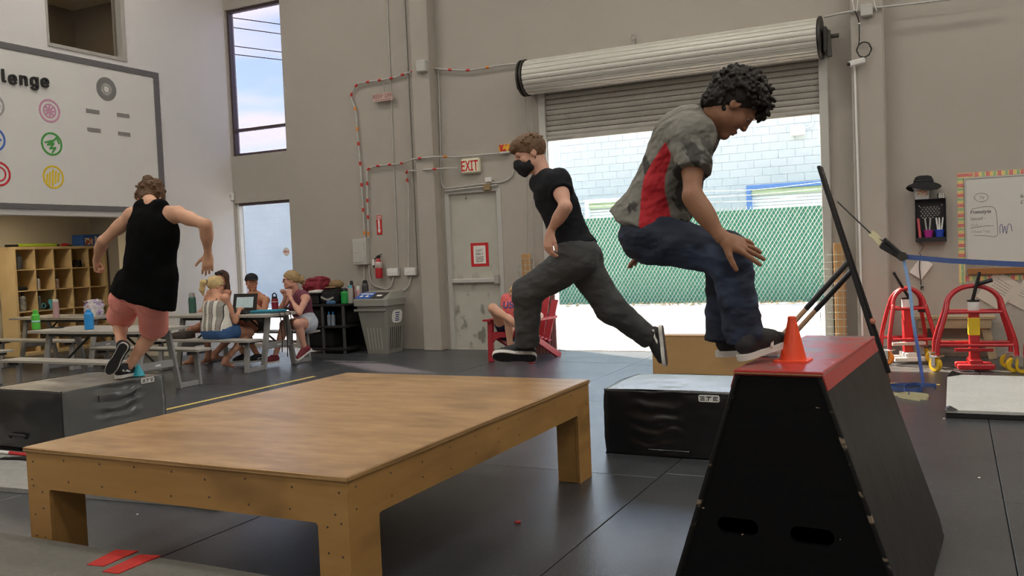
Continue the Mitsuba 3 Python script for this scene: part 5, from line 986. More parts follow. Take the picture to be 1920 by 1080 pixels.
def mesh_sdf(prims, vox):
    add = [p for p in prims if p[4] == 'add']
    lo = np.min([p[0] for p in add], 0) - 3 * vox; hi = np.max([p[1] for p in add], 0) + 3 * vox
    n = np.ceil((hi - lo) / vox).astype(int) + 1; G = np.full(n, 1.0, np.float32)
    ax = [(lo[i] + vox * np.arange(n[i])).astype(np.float32) for i in range(3)]
    for l, h, f, k, op in prims:
        if l is None: s = [slice(0, m) for m in n]
        else:
            pad = k + 2.5 * vox; s = [slice(max(0, int((l[i] - pad - lo[i]) / vox)), min(n[i], int((h[i] + pad - lo[i]) / vox) + 2)) for i in range(3)]
        d = f(ax[0][s[0]][:, None, None], ax[1][s[1]][None, :, None], ax[2][s[2]][None, None, :]); g = G[s[0], s[1], s[2]]
        if op == 'add':
            if k > 0: hh = np.maximum(k - np.abs(g - d), 0) / k; r = np.minimum(g, d) - hh * hh * k * .25
            else: r = np.minimum(g, d)
        elif op == 'sub':
            d = -d; hh = np.maximum(k - np.abs(g - d), 0) / max(k, 1e-6); r = np.maximum(g, d) + hh * hh * k * .25
        else: r = np.maximum(g, d)
        G[s[0], s[1], s[2]] = r
    G[0], G[-1] = 1, 1; G[:, 0], G[:, -1] = 1, 1; G[:, :, 0], G[:, :, -1] = 1, 1
    S = G < 0; c = np.zeros(np.array(S.shape) - 1, np.int8)
    for i, j, l in np.ndindex(2, 2, 2): c += S[i:c.shape[0] + i, j:c.shape[1] + j, l:c.shape[2] + l]
    I = np.argwhere((c > 0) & (c < 8)); idx = np.full(c.shape, -1, np.int32); idx[tuple(I.T)] = np.arange(len(I))
    acc, cnt = np.zeros((len(I), 3)), np.zeros(len(I))
    cor = [np.array(q) for q in np.ndindex(2, 2, 2)]; val = {tuple(q): G[I[:, 0] + q[0], I[:, 1] + q[1], I[:, 2] + q[2]] for q in cor}
    for q in cor:
        for a in range(3):
            if q[a] == 0:
                q2 = q.copy(); q2[a] = 1; va, vb_ = val[tuple(q)], val[tuple(q2)]; m = (va < 0) != (vb_ < 0); t = np.where(m, va / np.where(m, va - vb_, 1), 0)
                e = np.tile(q.astype(float), (len(I), 1)); e[:, a] += t; acc[m] += e[m]; cnt[m] += 1
    V = lo + vox * (I + acc / cnt[:, None]); F = []
    for a in range(3):
        b, d_ = (a + 1) % 3, (a + 2) % 3
        A = np.moveaxis(S, [a, b, d_], [0, 1, 2]); X = np.moveaxis(idx, [a, b, d_], [0, 1, 2])
        E = np.argwhere(A[:-1, 1:-1, 1:-1] != A[1:, 1:-1, 1:-1]); i, j, l = E[:, 0], E[:, 1] + 1, E[:, 2] + 1
        q = np.stack([X[i, j - 1, l - 1], X[i, j, l - 1], X[i, j, l], X[i, j - 1, l]], 1); fl = ~A[i, j, l]; q[fl] = q[fl][:, ::-1]; F.append(q)
    F = np.vstack(F); F = F[(F >= 0).all(1)]
    return trimesh.Trimesh(V, np.vstack([F[:, [0, 1, 2]], F[:, [0, 2, 3]]]), process=False)
def wrinkle(m, amp, sc=(9, 9, 9), seed=0, oct_=3):
    m.vertices += np.array(m.vertex_normals) * ((meshkit.fbm(np.array(m.vertices) * np.array(sc), oct_, seed) - .5) * 2 * amp)[:, None]; return m
def union_(ms):
    return cat_(ms)
scene['m_skin'] = {'type': 'twosided', 'bsdf': {'type': 'principled', 'base_color': {'type': 'mesh_attribute', 'name': 'vertex_color'}, 'roughness': .5, 'specular': .35}}
scene['m_eye'] = {'type': 'twosided', 'bsdf': {'type': 'principled', 'base_color': {'type': 'mesh_attribute', 'name': 'vertex_color'}, 'roughness': .15, 'specular': .5}}
def head_prims(c, fw, up, s=1.0, ears=True):
    fw = N_(fw); rt = N_(np.cross(fw, up)); up = np.cross(rt, fw); M = np.stack([rt, fw, up], 1)
    W = lambda x, y, z: c + s * (M @ np.array([x, y, z]))
    E = lambda p, r, k=.02: ell(W(*p), np.array(r) * s, M, k * s)
    Cn = lambda a, b, ra, rb, k=.015: rcone(W(*a), W(*b), ra * s, rb * s, k * s)
    P = [E((0, -.012, .030), (.074, .096, .084)), E((0, .028, -.035), (.058, .060, .078), .03), Cn((0, .02, -.058), (0, .068, -.096), .046, .021, .03)]
    for q in (-1, 1):
        P += [E((q * .043, .012, -.062), (.02, .03, .026), .03), E((q * .038, .062, -.026), (.022, .018, .022), .025)]
    P += [Cn((-.034, .080, .024), (.034, .080, .024), .0125, .0125, .02)]
    P += [sub(E((q * .031, .101, .006), (.018, .016, .012)), .012 * s) for q in (-1, 1)]
    P += [Cn((0, .090, .016), (0, .1035, -.017), .008, .0098, .012), E((0, .098, -.021), (.016, .011, .008), .008)]
    P += [E((0, .088, -.055), (.024, .013, .006), .006), E((0, .086, -.067), (.021, .013, .0075), .006), E((0, .077, -.098), (.018, .014, .014), .015)]
    if ears:
        for q in (-1, 1): P += [E((q * .076, -.006, -.004), (.010, .021, .032), .008), sub(E((q * .087, -.002, -.002), (.006, .011, .017)), .006 * s)]
    return P, W, M
def hand_prims(wr, f, n, t, curl=(.2, .25, .3, .35), spread=.06, s=1.0, thumb=(.6, .3)):
    """f: towards the fingers, n: out of the palm, t: the thumb's side. curl: bend of each joint of the four fingers in radians."""
    f = N_(f); n = N_(np.asarray(n, float) - f * (np.dot(n, f))); t0 = np.cross(n, f); t = t0 if t0 @ np.asarray(t, float) > 0 else -t0
    P = [ell(wr + s * (f * .048), np.array([.040, .052, .016]) * s, np.stack([t, f, n], 1), .01)]
    for i, (o, ln) in enumerate(((.031, .074), (.010, .082), (-.011, .076), (-.030, .060))):
        kn = wr + s * (f * (.090 - (.004, 0, .004, .012)[i]) + t * o); P.append(rcone(wr + s * (f * .012 + t * o * .55), kn, .013 * s, .0105 * s, .008))
        ang = 0; p = kn; sp = spread * (1.5, .4, -.6, -1.7)[i]
        for j, fr in enumerate((.46, .30, .24)):
            ang += curl[i] * (1.0, 1.15, .8)[j]; d = N_((f * math.cos(sp) + t * math.sin(sp)) * math.cos(ang) + n * math.sin(ang)); q = p + d * ln * fr * s
            P.append(rcone(p, q, (.0098, .009, .0082)[j] * s, (.009, .0082, .0072)[j] * s, .003)); p = q
    a = wr + s * (f * .022 + t * .022 + n * .004); b = a + s * .042 * N_(f * math.cos(thumb[0]) + t * math.sin(thumb[0]) + n * .25); c = b + s * .030 * N_(f * math.cos(thumb[1]) + t * math.sin(thumb[1]) + n * .35); e = c + s * .024 * N_(f * math.cos(thumb[1] - .2) + t * math.sin(thumb[1] - .2) + n * .4)
    P += [rcone(a, b, .0155 * s, .0115 * s, .010), rcone(b, c, .0112 * s, .010 * s, .004), rcone(c, e, .010 * s, .008 * s, .003)]
    return P
def torso_frame(J):
    up = N_(J['nk'] - J['pel']); rt = J['shr'] - J['shl']; rt = N_(rt - up * (rt @ up)); fw = np.cross(up, rt); return np.stack([rt, fw, up], 1)
def pelvis_frame(J):
    up = N_(J['ch'] - J['pel']); rt = J['hpr'] - J['hpl']; rt = N_(rt - up * (rt @ up)); return np.stack([rt, np.cross(up, rt), up], 1)
def torso_prims(J, g=0.0, s=1.0, w=1.0, sh=True, fem=False, low=True):
    M, Q = torso_frame(J), pelvis_frame(J); P = []
    hw = np.linalg.norm(J['shr'] - J['shl']) / 2
    P.append(ell(J['ch'], np.array([max(.13 * s, hw * .86) * w + g, .105 * s * w + g, .175 * s + g]), M, .05))
    P.append(ell(J['ch'] * .48 + J['pel'] * .52, np.array([.132 * s * w + g, .095 * s * w + g, .17 * s + g]), M * .5 + Q * .5, .06))
    P.append(ell(J['pel'], np.array([.155 * s * w + g, .108 * s * w + g, .115 * s + g]), Q, .05))
    if sh:
        z = .82 if fem else 1.0
        for k in ('shl', 'shr'): P += [rcone(J['nk'] - M[:, 2] * .03, J[k] + M[:, 2] * .005, .042 * s * z + g, .046 * s * z + g, .05), rcone(J['ch'] + M[:, 2] * .06, J[k], .07 * s * z + g, .052 * s * z + g, .05)]
    if fem:
        for q in (-1, 1): P.append(ell(J['ch'] + M @ np.array([q * .068, .085, .0]) * s, np.array([.062, .058, .062]) * s + g, M, .04))
    if low:
        for k in ('hpl', 'hpr'): P.append(ell(J[k] - Q[:, 1] * .045 * s, np.array([.085, .09, .095]) * s + g, Q, .05))
    return P
def arm_prims(J, q, s=1.0, g=0.0):
    a, b, c = J['sh' + q], J['el' + q], J['wr' + q]; m = b * .68 + c * .32
    return [rcone(a, b, .050 * s + g, .037 * s + g, .04), ell(a * .6 + b * .4, np.array([.047, .047, .085]) * s + g, np.stack(frame_of(b - a), 1), .03), rcone(b, c, .037 * s + g, .0255 * s + g, .02), ell(m, np.array([.042, .040, .085]) * s + g, np.stack(frame_of(c - b), 1), .03)]
def leg_prims(J, q, s=1.0, g=0.0, sides=True):
    a, b, c = J['hp' + q], J['kn' + q], J['an' + q]; Q = pelvis_frame(J)
    back = N_(np.cross(np.cross(b - a, c - b), c - b)) if np.linalg.norm(np.cross(b - a, c - b)) > 1e-4 else -Q[:, 1]
    mid = (a + c) / 2 - b; back = back if back @ mid > 0 else -back
    return [rcone(a, b, .086 * s + g, .054 * s + g, .05), ell(a * .62 + b * .38, np.array([.084, .084, .15]) * s + g, np.stack(frame_of(b - a), 1), .04), rcone(b, c, .050 * s + g, .034 * s + g, .02), ell(b * .70 + c * .30 + back * .016 * s, np.array([.050, .050, .12]) * s + g, np.stack(frame_of(c - b), 1), .03), ell(b, np.array([.056] * 3) * s + g, None, .03)]
# shoe template: ankle at the origin, sole at z = -.085, toe towards +y
def shoe_template():
    up_ = [rcone((0, -.035, -.035), (0, .06, -.045), .036, .037, .03), rcone((0, .06, -.045), (0, .150, -.056), .037, .030, .02), rcone((0, -.035, -.030), (0, -.01, .012), .037, .040, .03), rcone((0, .0, .0), (0, .10, -.035), .034, .030, .03), plane((0, 0, -.068), (0, 0, -1)), plane((0, -.01, .018), (0, -.1, 1))]
    u = mesh_sdf(up_, .006)
    ou = [(0, -.083), (.026, -.074), (.037, -.045), (.034, 0), (.036, .06), (.045, .11), (.042, .155), (.026, .19), (0, .202), (-.026, .19), (-.040, .155), (-.041, .11), (-.034, .06), (-.034, 0), (-.037, -.045), (-.026, -.074)]
    P = Polygon(spline(ou, 4, True)); s = prism(P, .025, ((1, 0, 0), (0, 1, 0), (0, 0, 1), (0, 0, -.090))); v = s.vertices; 
    t = prism(P.buffer(-.004), .004, ((1, 0, 0), (0, 1, 0), (0, 0, 1), (0, 0, -.0935)))
    return u, s, t
SHOE_U, SHOE_S, SHOE_T = shoe_template()
def shoe(k, ank, toe, upv, m_up, m_sole, s=1.0, m_tread=None, stripe=None, laces=None, smooth_sole=40):
    f = N_(toe); upv = np.asarray(upv, float); r = N_(np.cross(f, upv)); u = np.cross(r, f)
    W = lambda m: place(m.copy().apply_scale(s), (r, f, u, ank))
    q = part(k, 'shoe', W(SHOE_U), m_up, True); part(q, 'sole', W(SHOE_S), m_sole, smooth_sole)
    if m_tread: part(q, 'tread', W(SHOE_T), m_tread, 40)
    if stripe:
        for sd in (-1, 1): part(q, 'stripe', W(ribbon(spline([(sd * .0415, .060, -.066), (sd * .0405, .067, -.045), (sd * .0375, .072, -.028)] if stripe[1] == 'bar' else [(sd * .040, -.06, -.03), (sd * .041, -.01, -.035), (sd * .039, .03, -.045), (sd * .036, .06, -.02)]), .014, .004, (0, 1, .1))), stripe[0], 30)
    if laces:
        part(q, 'laces', W(cat_([tube([(-.024, .03 + .02 * i, -.010 - .006 * i), (0, .03 + .02 * i, .0005 - .007 * i), (.024, .03 + .02 * i, -.010 - .006 * i)], .003, 5) for i in range(4)])), laces, True, kind='stuff')
    return q
def foot_prims(ank, toe, upv, s=1.0):
    f = N_(toe); r = N_(np.cross(f, upv)); u = np.cross(r, f); W = lambda x, y, z: ank + s * (r * x + f * y + u * z)
    return [rcone(W(0, -.03, -.045), W(0, .05, -.045), .030 * s, .031 * s, .03), rcone(W(0, .04, -.045), W(0, .115, -.062), .033 * s, .024 * s, .02), rcone(W(0, 0, .01), W(0, .0, -.03), .036 * s, .034 * s, .03)] + [rcone(W(x, .11, -.064), W(x * 1.1, .155 - abs(x - .01) * .5, -.068), .0115 * s, .0095 * s, .004) for x in (-.028, -.014, 0, .014, .028)]
def skin_colors(V, tone, heads, hands=(), seed=0):
    tone = np.asarray(tone, float); n = meshkit.fbm(V * 14, 3, seed)[:, None]; C = tone * (.90 + .2 * n)
    for c, M, s in heads:
        q = (V - c) @ M / s; lip = np.exp(-((q[:, 0] / .022) ** 2 + ((q[:, 1] - .096) / .016) ** 2 + ((q[:, 2] + .061) / .0095) ** 2) * 1.2)[:, None]
        C = C * (1 - .55 * lip) + .55 * lip * tone * np.array([.95, .52, .52])
        ck = np.exp(-(((np.abs(q[:, 0]) - .045) / .02) ** 2 + ((q[:, 1] - .07) / .03) ** 2 + ((q[:, 2] + .03) / .02) ** 2))[:, None] + np.exp(-((q[:, 0] / .02) ** 2 + ((q[:, 1] - .115) / .015) ** 2 + ((q[:, 2] + .02) / .015) ** 2))[:, None]
        C = C * (1 - .25 * ck) + .25 * ck * tone * np.array([1.05, .75, .70])
    return np.clip(C, 0, 1)
def eyes(k, W, M, s=1.0, iris=(.05, .03, .02), brow=None):
    for q in (-1, 1):
        m = sph((0, 0, 0), .0118 * s, 3); v = np.array(m.vertices) / (.0118 * s); ir = np.clip((v[:, 1] - .56) / .06, 0, 1)[:, None]; lid = np.clip((np.abs(v[:, 2]) - .50) / .1, 0, 1)[:, None]
        col = (1 - ir) * np.array([.42, .38, .35]) + ir * np.array(iris); P = (v * [1.15, 1, .72]) @ M.T * .0118 * s + W(q * .031, .0745, .006); m.vertices = P
        part(k, 'eye', mikit.ply(m, 'm_eye', True, color=col), 'm_eye')
        if brow: part(k, 'eyebrow', tube(spline([W(q * .014, .0900, .026), W(q * .031, .0872, .0295), W(q * .047, .0750, .024)]), np.array([.002, .0032, .0036] + [.0036] * 10 + [.0028] * 4)[:17] * s, 6), brow, True)
def hair_mat(name, c0, c1, f=(60, 60, 60), rough=.55): return mat(name, mottled(c0, c1, 1.0) if False else (lambda p, n, uv: mix(tuple(map(float, c0)), tuple(map(float, c1)), fb(p.x * f[0], p.y * f[1], p.z * f[2], 3))), rough, spec=.3)
def curly(W, n, reg, r0, r1, seed, s=1.0):
    """Curls: small balls over the scalp; reg(u) says how far out the hair stands in the head-local direction u, or 0."""
    g = np.random.default_rng(seed); P = []
    while len(P) < n:
        u = g.normal(size=3); u /= np.linalg.norm(u); h = reg(u)
        if h <= 0: continue
        p = np.array([0, -.012, .030]) + u * np.array([.074, .096, .084]) * 1.0 + u * h * g.uniform(.35, 1.0); P.append(rcone(W(*p), W(*(p + g.normal(size=3) * .006)), g.uniform(r0, r1) * s, g.uniform(r0, r1) * s, .004))
    return P
def head_cap(W, M, g, s=1.0, k=.02): return ell(W(0, -.014, .034), (np.array([.076, .098, .086]) + g) * s, M, k)
def at3(d): return {k: at(*v) for k, v in d.items()}
def person(label, J, head, tone, vox=.009, hv=.0045, s=1.0, w=1.0, fem=False, hands=(), bare=(), legs='lr', arms='lr', group=None, hs=1.0, mouth=True):
    k = thing('person', label, 'person', group)
    hc, hf, hu = head; hp, W, M = head_prims(hc, hf, hu, hs); parts_ = []
    neck = rcone(W(0, -.028, -.045), J['nk'] - torso_frame(J)[:, 2] * .02, .050 * hs, .056 * s, .03)
    body = torso_prims(J, -.006, s, w, True, fem) + [p for q in arms for p in arm_prims(J, q, s * (.84 if fem else 1.0))] + [p for q in legs for p in leg_prims(J, q, s)] + [neck] + [p for b in bare for p in foot_prims(*b)]
    wr = [h[0] for h in hands]
    bm = mesh_sdf(body, vox); hm = mesh_sdf(hp + [neck], hv); ms = [bm, hm]
    for h in hands:
        el = J['el' + h[0]]; wrp = J['wr' + h[0]]; ms.append(mesh_sdf(hand_prims(wrp, *h[1:4], **h[4]) + [rcone(wrp * .8 + el * .2, wrp + N_(h[1]) * .02, .027 * s, .022 * s, .02)], hv))
    m = cat_(ms); m.process = False
    try:
        import manifold3d as m3
        mf = [m3.Manifold(m3.Mesh(np.asarray(q.vertices, np.float32), np.asarray(q.faces, np.uint32))) for q in ms]
        if all(q.status() == m3.Error.NoError and q.volume() != 0 for q in mf):
            u = mf[0]
            for q in mf[1:]: u = u + q
            o = u.to_mesh(); m = trimesh.Trimesh(o.vert_properties[:, :3], o.tri_verts, process=False)
    except Exception as e_: print('union', e_)
    V = np.array(m.vertices); scene[k] = mikit.ply(m, 'm_skin', True, color=skin_colors(V, tone, [(hc, M, hs)]))
    return k, W, M
def J_(d):
    J = {k: np.array(v, float) for k, v in d.items()}; return J
# --- the jumper on the vault box
J = at3(dict(nk=(1323, 229, 3.62), ch=(1266, 303, 3.63), pel=(1217, 428, 3.63), shr=(1299, 259, 3.46), shl=(1310, 255, 3.80), elr=(1298, 368, 3.33), wrr=(1353, 447, 3.31), ell=(1272, 372, 3.90), wrl=(1236, 468, 3.84),
             hpr=(1224, 446, 3.54), hpl=(1226, 442, 3.72), knr=(1366, 478, 3.50), anr=(1399, 640, 3.54), knl=(1362, 480, 3.74), anl=(1356, 640, 3.74)))
hc = at(1374, 199, 3.62); hf = N_(RGT * .60 - UPV * .80 + FWD * .06); hu = N_(RGT * .80 + UPV * .58)
hd = N_(RGT * .92 - UPV * .42); pn = N_(-UPV * .9 - RGT * .4 + FWD * .25)
k, W, M = person('young man with curly hair in a grey and red shirt on the vault box', J, (hc, hf, hu), (.28, .135, .078), .008, .0035, .92, hs=.98,
                 hands=(('r', RGT * .95 - UPV * .34 + FWD * .08, -FWD * .2 - UPV * .5 - RGT * .3 + FWD * .9, -UPV * .5 + RGT * .2 - FWD * .3, dict(curl=(.05, .06, .12, .2), spread=.19, thumb=(1.05, .8), s=1.03)), ('l', -RGT * .95 - UPV * .3, -UPV, -FWD, dict(curl=(.2, .25, .3, .35), s=.95))))
eyes(k, W, M, .98, brow=mat('brow_dark', (.012, .009, .008), .7))
HD = hair_mat('hair_black', (.004, .0035, .003), (.022, .015, .011))
def rg(u):
    if u[2] < -.85 or (abs(u[0]) > .70 and u[2] < .16 and u[1] > -.34): return 0
    if u[1] > .45 and u[2] < .30: return 0
    if u[2] < .12 and u[1] > -.02: return 0
    if u[2] < -.35: return .018
    return .030 + .022 * max(u[2], 0) + .012 * max(u[1], 0)
def rg2(u):
    if abs(u[0]) > .60 and u[2] < .02 and u[1] > -.42: return 0
    if u[1] > .55 and u[2] < .35 or u[2] < -.80 or (u[2] < -.10 and u[1] > -.25): return 0
    return .026
NP = [rcone(q_, q_ + M @ np.array([0, -.004, -.004]), r_, r_ * .9, .004) for q_, r_ in [(W(*(np.array([0, -.065, -.042]) + u_ * np.array([.056, .042, .052]))), .0055 + .003 * v_) for u_, v_ in [(N_(g_), abs(g_[0]) % 1) for g_ in np.random.default_rng(4).normal(size=(260, 3))] if u_[1] < -.1]]
part(k, 'hair', mesh_sdf([capped(head_cap(W, M, .010, .98), W(0, .045, .030), M @ np.array([0, .75, -.62])), capped(head_cap(W, M, .010, .98), W(0, -.02, -.01), M @ np.array([0, .62, -.40])), capped(ell(W(0, -.065, -.042), [.056, .042, .052], M, .02), W(0, -.045, -.07), M @ np.array([0, .8, -.6]))] + curly(W, 1150, rg, .0058, .0098, 3, .98) + curly(W, 420, rg2, .0055, .009, 9, .98) + NP, .0036), HD, True)
A0, A1 = J['nk'], J['pel']; TM = torso_frame(J)
tee = torso_prims(J, .026, .93, 1.0, True) + [ell(J['ch'] + TM[:, 2] * .10 - TM[:, 1] * .02, [.165, .115, .13], TM, .06)]
slv = []
for q in 'lr':
    a, b = J['sh' + q], J['el' + q]; e = a * .40 + b * .60; slv.append(capped(rcone(a - (b - a) * .1, e + (b - a) * .1, .066, .076, .045), e, b - a))
hem = J['pel'] + TM[:, 2] * .02
tee = [capped(p, hem - TM[:, 2] * .01, -TM[:, 2] + UPV * -.35) for p in tee] + [capped(rcone(J['pel'] + TM[:, 2] * .16, hem - TM[:, 1] * .03 - TM[:, 2] * .05, .135, .150, .05), hem - TM[:, 2] * .01, -TM[:, 2] - UPV * .35)] + slv + [sub(rcone(A0 - TM[:, 2] * .05 + TM[:, 1] * .02, W(0, -.028, -.045), .056, .060), .01)]
def zx(px, py): q = at(px, py, 3.47); return float(q[0]), float(q[2])
KL = [zx(1250, 268), zx(1224, 300), zx(1205, 330), zx(1201, 360), zx(1203, 412)]; KR = [zx(1252, 268), zx(1263, 290), zx(1248, 330), zx(1246, 360), zx(1254, 412)]
def lin(z, K):
    r = dr.select(z > K[0][1], mi.Float(K[0][0]), mi.Float(K[-1][0]))
    for (x0, z0), (x1, z1) in zip(K[:-1], K[1:]): t = (z - z0) / (z1 - z0); r = dr.select((z <= z0) & (z > z1), x0 + (x1 - x0) * t, r)
    return r
def tee_col(p, n, uv):
    red = sst(-.004, .004, p.x - lin(p.z, KL)) * sst(-.004, .004, lin(p.z, KR) - p.x) * sst(KL[0][1] + .003, KL[0][1] - .003, p.z)
    nn = fb(p.x * 16 + p.z * 12, p.y * 8, p.z * 6 - p.x * 4, 4)
    zone = sst(zx(1200, 265)[1] + .03, zx(1200, 300)[1], p.z)
    camo = sst(.60, .66, nn + .13 * sst(.0, .08, p.x - lin(p.z, KR))) * zone * .9
    g = mix((.150, .143, .124), (.19, .181, .158), fb(p.x * 40, p.y * 40, p.z * 40, 2))
    return mix(mix(g, (.028, .027, .026), camo), (.42, .012, .022), red)
part(k, 'shirt', wrinkle(mesh_sdf(tee, .0075), .010, (12, 14, 14), 4), mat('camo_tee', tee_col, .8, bump=lambda p, n, uv: fb(p.x * 10 + p.z * 6, p.y * 14, p.z * 18 - p.x * 10, 3), bscale=.035), True, label='grey camouflage shirt with a red side panel')
part(k, 'collar', tube([A0 + TM @ np.array([.066 * math.cos(a), .02 + .066 * math.sin(a), .008 + .01 * math.sin(a)]) for a in np.linspace(0, 2 * math.pi, 25)[:-1]], .009, 8, True), M_REDS, True)
def jeans(J, s, r_hip, r_knee, r_ank, hem_t, waist, legs='lr', k=.05):
    Q = pelvis_frame(J); P = [capped(p, waist, Q[:, 2]) for p in torso_prims(J, .012, s, 1.0, False)[1:]]
    for q in legs:
        a, b, c = J['hp' + q], J['kn' + q], J['an' + q]; e = b * (1 - hem_t) + c * hem_t
        P += [rcone(a, b, r_hip, r_knee, k), capped(rcone(b, e + (c - b) * .08, r_knee * .98, r_ank, .03), e, c - b), ell(b, [r_knee * 1.03] * 3, None, .03)]
    return P
M_JEAN = mat('dark_denim', lambda p, n, uv: mix((.010, .015, .032), (.035, .055, .105), sst(.42, .72, fb(p.x * 9 + 2, p.y * 7, p.z * 9, 3)) * .8 + .2 * nz(p.x * 300, p.y * 300, p.z * 300)), .75, bump=lambda p, n, uv: fb(p.x * 12, p.y * 10, p.z * 20, 3), bscale=.02)
part(k, 'jeans', wrinkle(mesh_sdf(jeans(J, .93, .105, .080, .075, .99, J['pel'] + TM[:, 2] * .07), .008), .013, (11, 11, 18), 9), M_JEAN, True)
M_SOLEW = mat('sole_white', (.62, .60, .56), .5); M_SHBLK = mat('shoe_black', (.012, .012, .014), .7)
heel, toe = at(1386, 680, 3.47), at(1466, 652, 3.66); fd = N_(toe - heel); sl_ = N_(np.cross(np.cross(fd, [0, 0, 1]), fd)); sl_ = sl_ if sl_[2] > 0 else -sl_
shoe(k, heel + fd * .08 + sl_ * .093, fd, sl_ + np.array([0, .12, 0]), M_SHBLK, M_SOLEW, .97, stripe=(M_SOLEW, 'bar'), laces=M_BLACK)
h2 = at(1340, 668, 3.74); shoe(k, h2 + np.array([.085, 0, .093]), (1, .12, .04), (0, 0, 1), M_SHBLK, M_SOLEW, 1.0, stripe=(M_SOLEW, 'bar'))
# --- the runner with the mask
J = at3(dict(nk=(1019, 330, 5.5), ch=(1043, 378, 5.5), pel=(1084, 470, 5.52), shl=(1046, 343, 5.33), shr=(1018, 345, 5.68), ell=(1061, 388, 5.20), wrl=(1031, 434, 5.27), elr=(1050, 400, 5.78), wrr=(1070, 440, 5.70),
             hpl=(1078, 487, 5.43), hpr=(1086, 486, 5.61), knl=(990, 548, 5.40), anl=(988, 643, 5.46), knr=(1146, 578, 5.68), anr=(1214, 630, 5.92)))
hc = at(994, 289, 5.5); hf = N_(-RGT * .90 - UPV * .42 - FWD * .16); hu = N_(UPV * .91 - RGT * .42)
k, W, M = person('young man in a black face mask, black tee and grey trousers leaping over the platform', J, (hc, hf, hu), (.56, .31, .225), .009, .0045, 1.0, hs=1.06,
                 hands=(('l', -UPV * .95 - RGT * .12, RGT * .8 + FWD * .5, -FWD * .6 + RGT * .5, dict(curl=(.45, .5, .5, .45), spread=.03, thumb=(.5, .15), s=1.12)), ('r', -UPV, -RGT, FWD, dict(curl=(.4, .4, .4, .4)))))
eyes(k, W, M, 1.0, brow=mat('brow_brown', (.12, .06, .03), .7))
HB = hair_mat('hair_light_brown', (.070, .036, .018), (.19, .108, .058), (60, 60, 25))
hm = mesh_sdf([capped(head_cap(W, M, .012), W(0, .035, .012), M @ np.array([0, .62, -.78])), capped(head_cap(W, M, .010), W(0, -.045, -.03), M @ np.array([0, .5, -.85])), capped(ell(W(0, .05, .085), [.062, .055, .040], M, .03), W(0, .03, .045), M @ np.array([0, .3, -.95])), ell(W(0, -.01, .095), [.055, .07, .035], M, .03), ell(W(0, .088, .066), [.045, .025, .02], M, .02)] + curly(W, 90, lambda u: .018 if (u[2] > .35) else 0, .007, .010, 8), .0045)
part(k, 'hair', wrinkle(hm, .005, (70, 70, 30), 3), HB, True)
mk = []
for q in (-1, 1): mk += [rcone(W(0, .108, -.016), W(q * .050, .040, -.022), .011, .012, .03), rcone(W(0, .120, -.044), W(q * .054, .034, -.050), .010, .012, .03), rcone(W(0, .106, -.078), W(q * .050, .034, -.078), .012, .012, .03), rcone(W(0, .086, -.104), W(q * .042, .036, -.092), .014, .012, .03), ell(W(q * .026, .068, -.055), [.034, .038, .045], M, .02)]
mq = part(k, 'face_mask', mesh_sdf(mk, .004), mat('mask_black', (.008, .008, .010), .8), True)
for q in (-1, 1): part(mq, 'ear_loop', tube(spline([W(q * .055, .035, -.012), W(q * .074, .005, .012), W(q * .080, -.018, .005), W(q * .072, -.01, -.035), W(q * .055, .03, -.07)]), .0025, 5), M_BLACK, True)
TM = torso_frame(J); hem = J['pel'] + TM[:, 2] * .02; tee = [capped(p, hem, -TM[:, 2]) for p in torso_prims(J, .028, 1.0, 1.0)]
for q in 'lr':
    a, b = J['sh' + q], J['el' + q]; e = a * .60 + b * .40; tee.append(capped(rcone(a - (b - a) * .1, e + (b - a) * .1, .070, .074, .045), e, b - a))
tee.append(sub(rcone(J['nk'] - TM[:, 2] * .04 + TM[:, 1] * .015, W(0, -.028, -.045), .060, .062), .01))
M_TEEB = mat('black_tee', mottled((.007, .008, .010), (.013, .014, .018), 10), .85, spec=.2, bump=lambda p, n, uv: fb(p.x * 12 + p.z * 6, p.y * 12, p.z * 14, 3), bscale=.02)
part(k, 'shirt', wrinkle(mesh_sdf(tee, .009), .012, (9, 9, 13), 2), M_TEEB, True)
M_TROU = mat('grey_trousers', mottled((.036, .038, .039), (.056, .058, .059), 7), .8, bump=lambda p, n, uv: fb(p.x * 9, p.y * 9, p.z * 16, 3), bscale=.025)
part(k, 'trousers', wrinkle(mesh_sdf(jeans(J, 1.08, .130, .098, .080, 1.06, J['pel'] + TM[:, 2] * .06), .009), .013, (9, 9, 14), 12), M_TROU, True)
fl_ = N_(-RGT * 1.0 + UPV * .05); fu = N_(UPV * .66 + FWD * .75)
c = at(968, 668, 5.46); shoe(k, c - fl_ * .055 + fu * .085, fl_, fu, M_SHBLK, M_SOLEW, 1.08, m_tread=M_BLACK, laces=M_BLACK)
fd = N_(-UPV * .97 + RGT * .10 - FWD * .05); fu = N_(-RGT * 1.0 - UPV * .1 + FWD * .35); shoe(k, at(1220, 634, 5.90), fd, fu, M_SHBLK, M_SOLEW, 1.0, m_tread=M_BLACK, stripe=(M_WHITE, 'wave'))
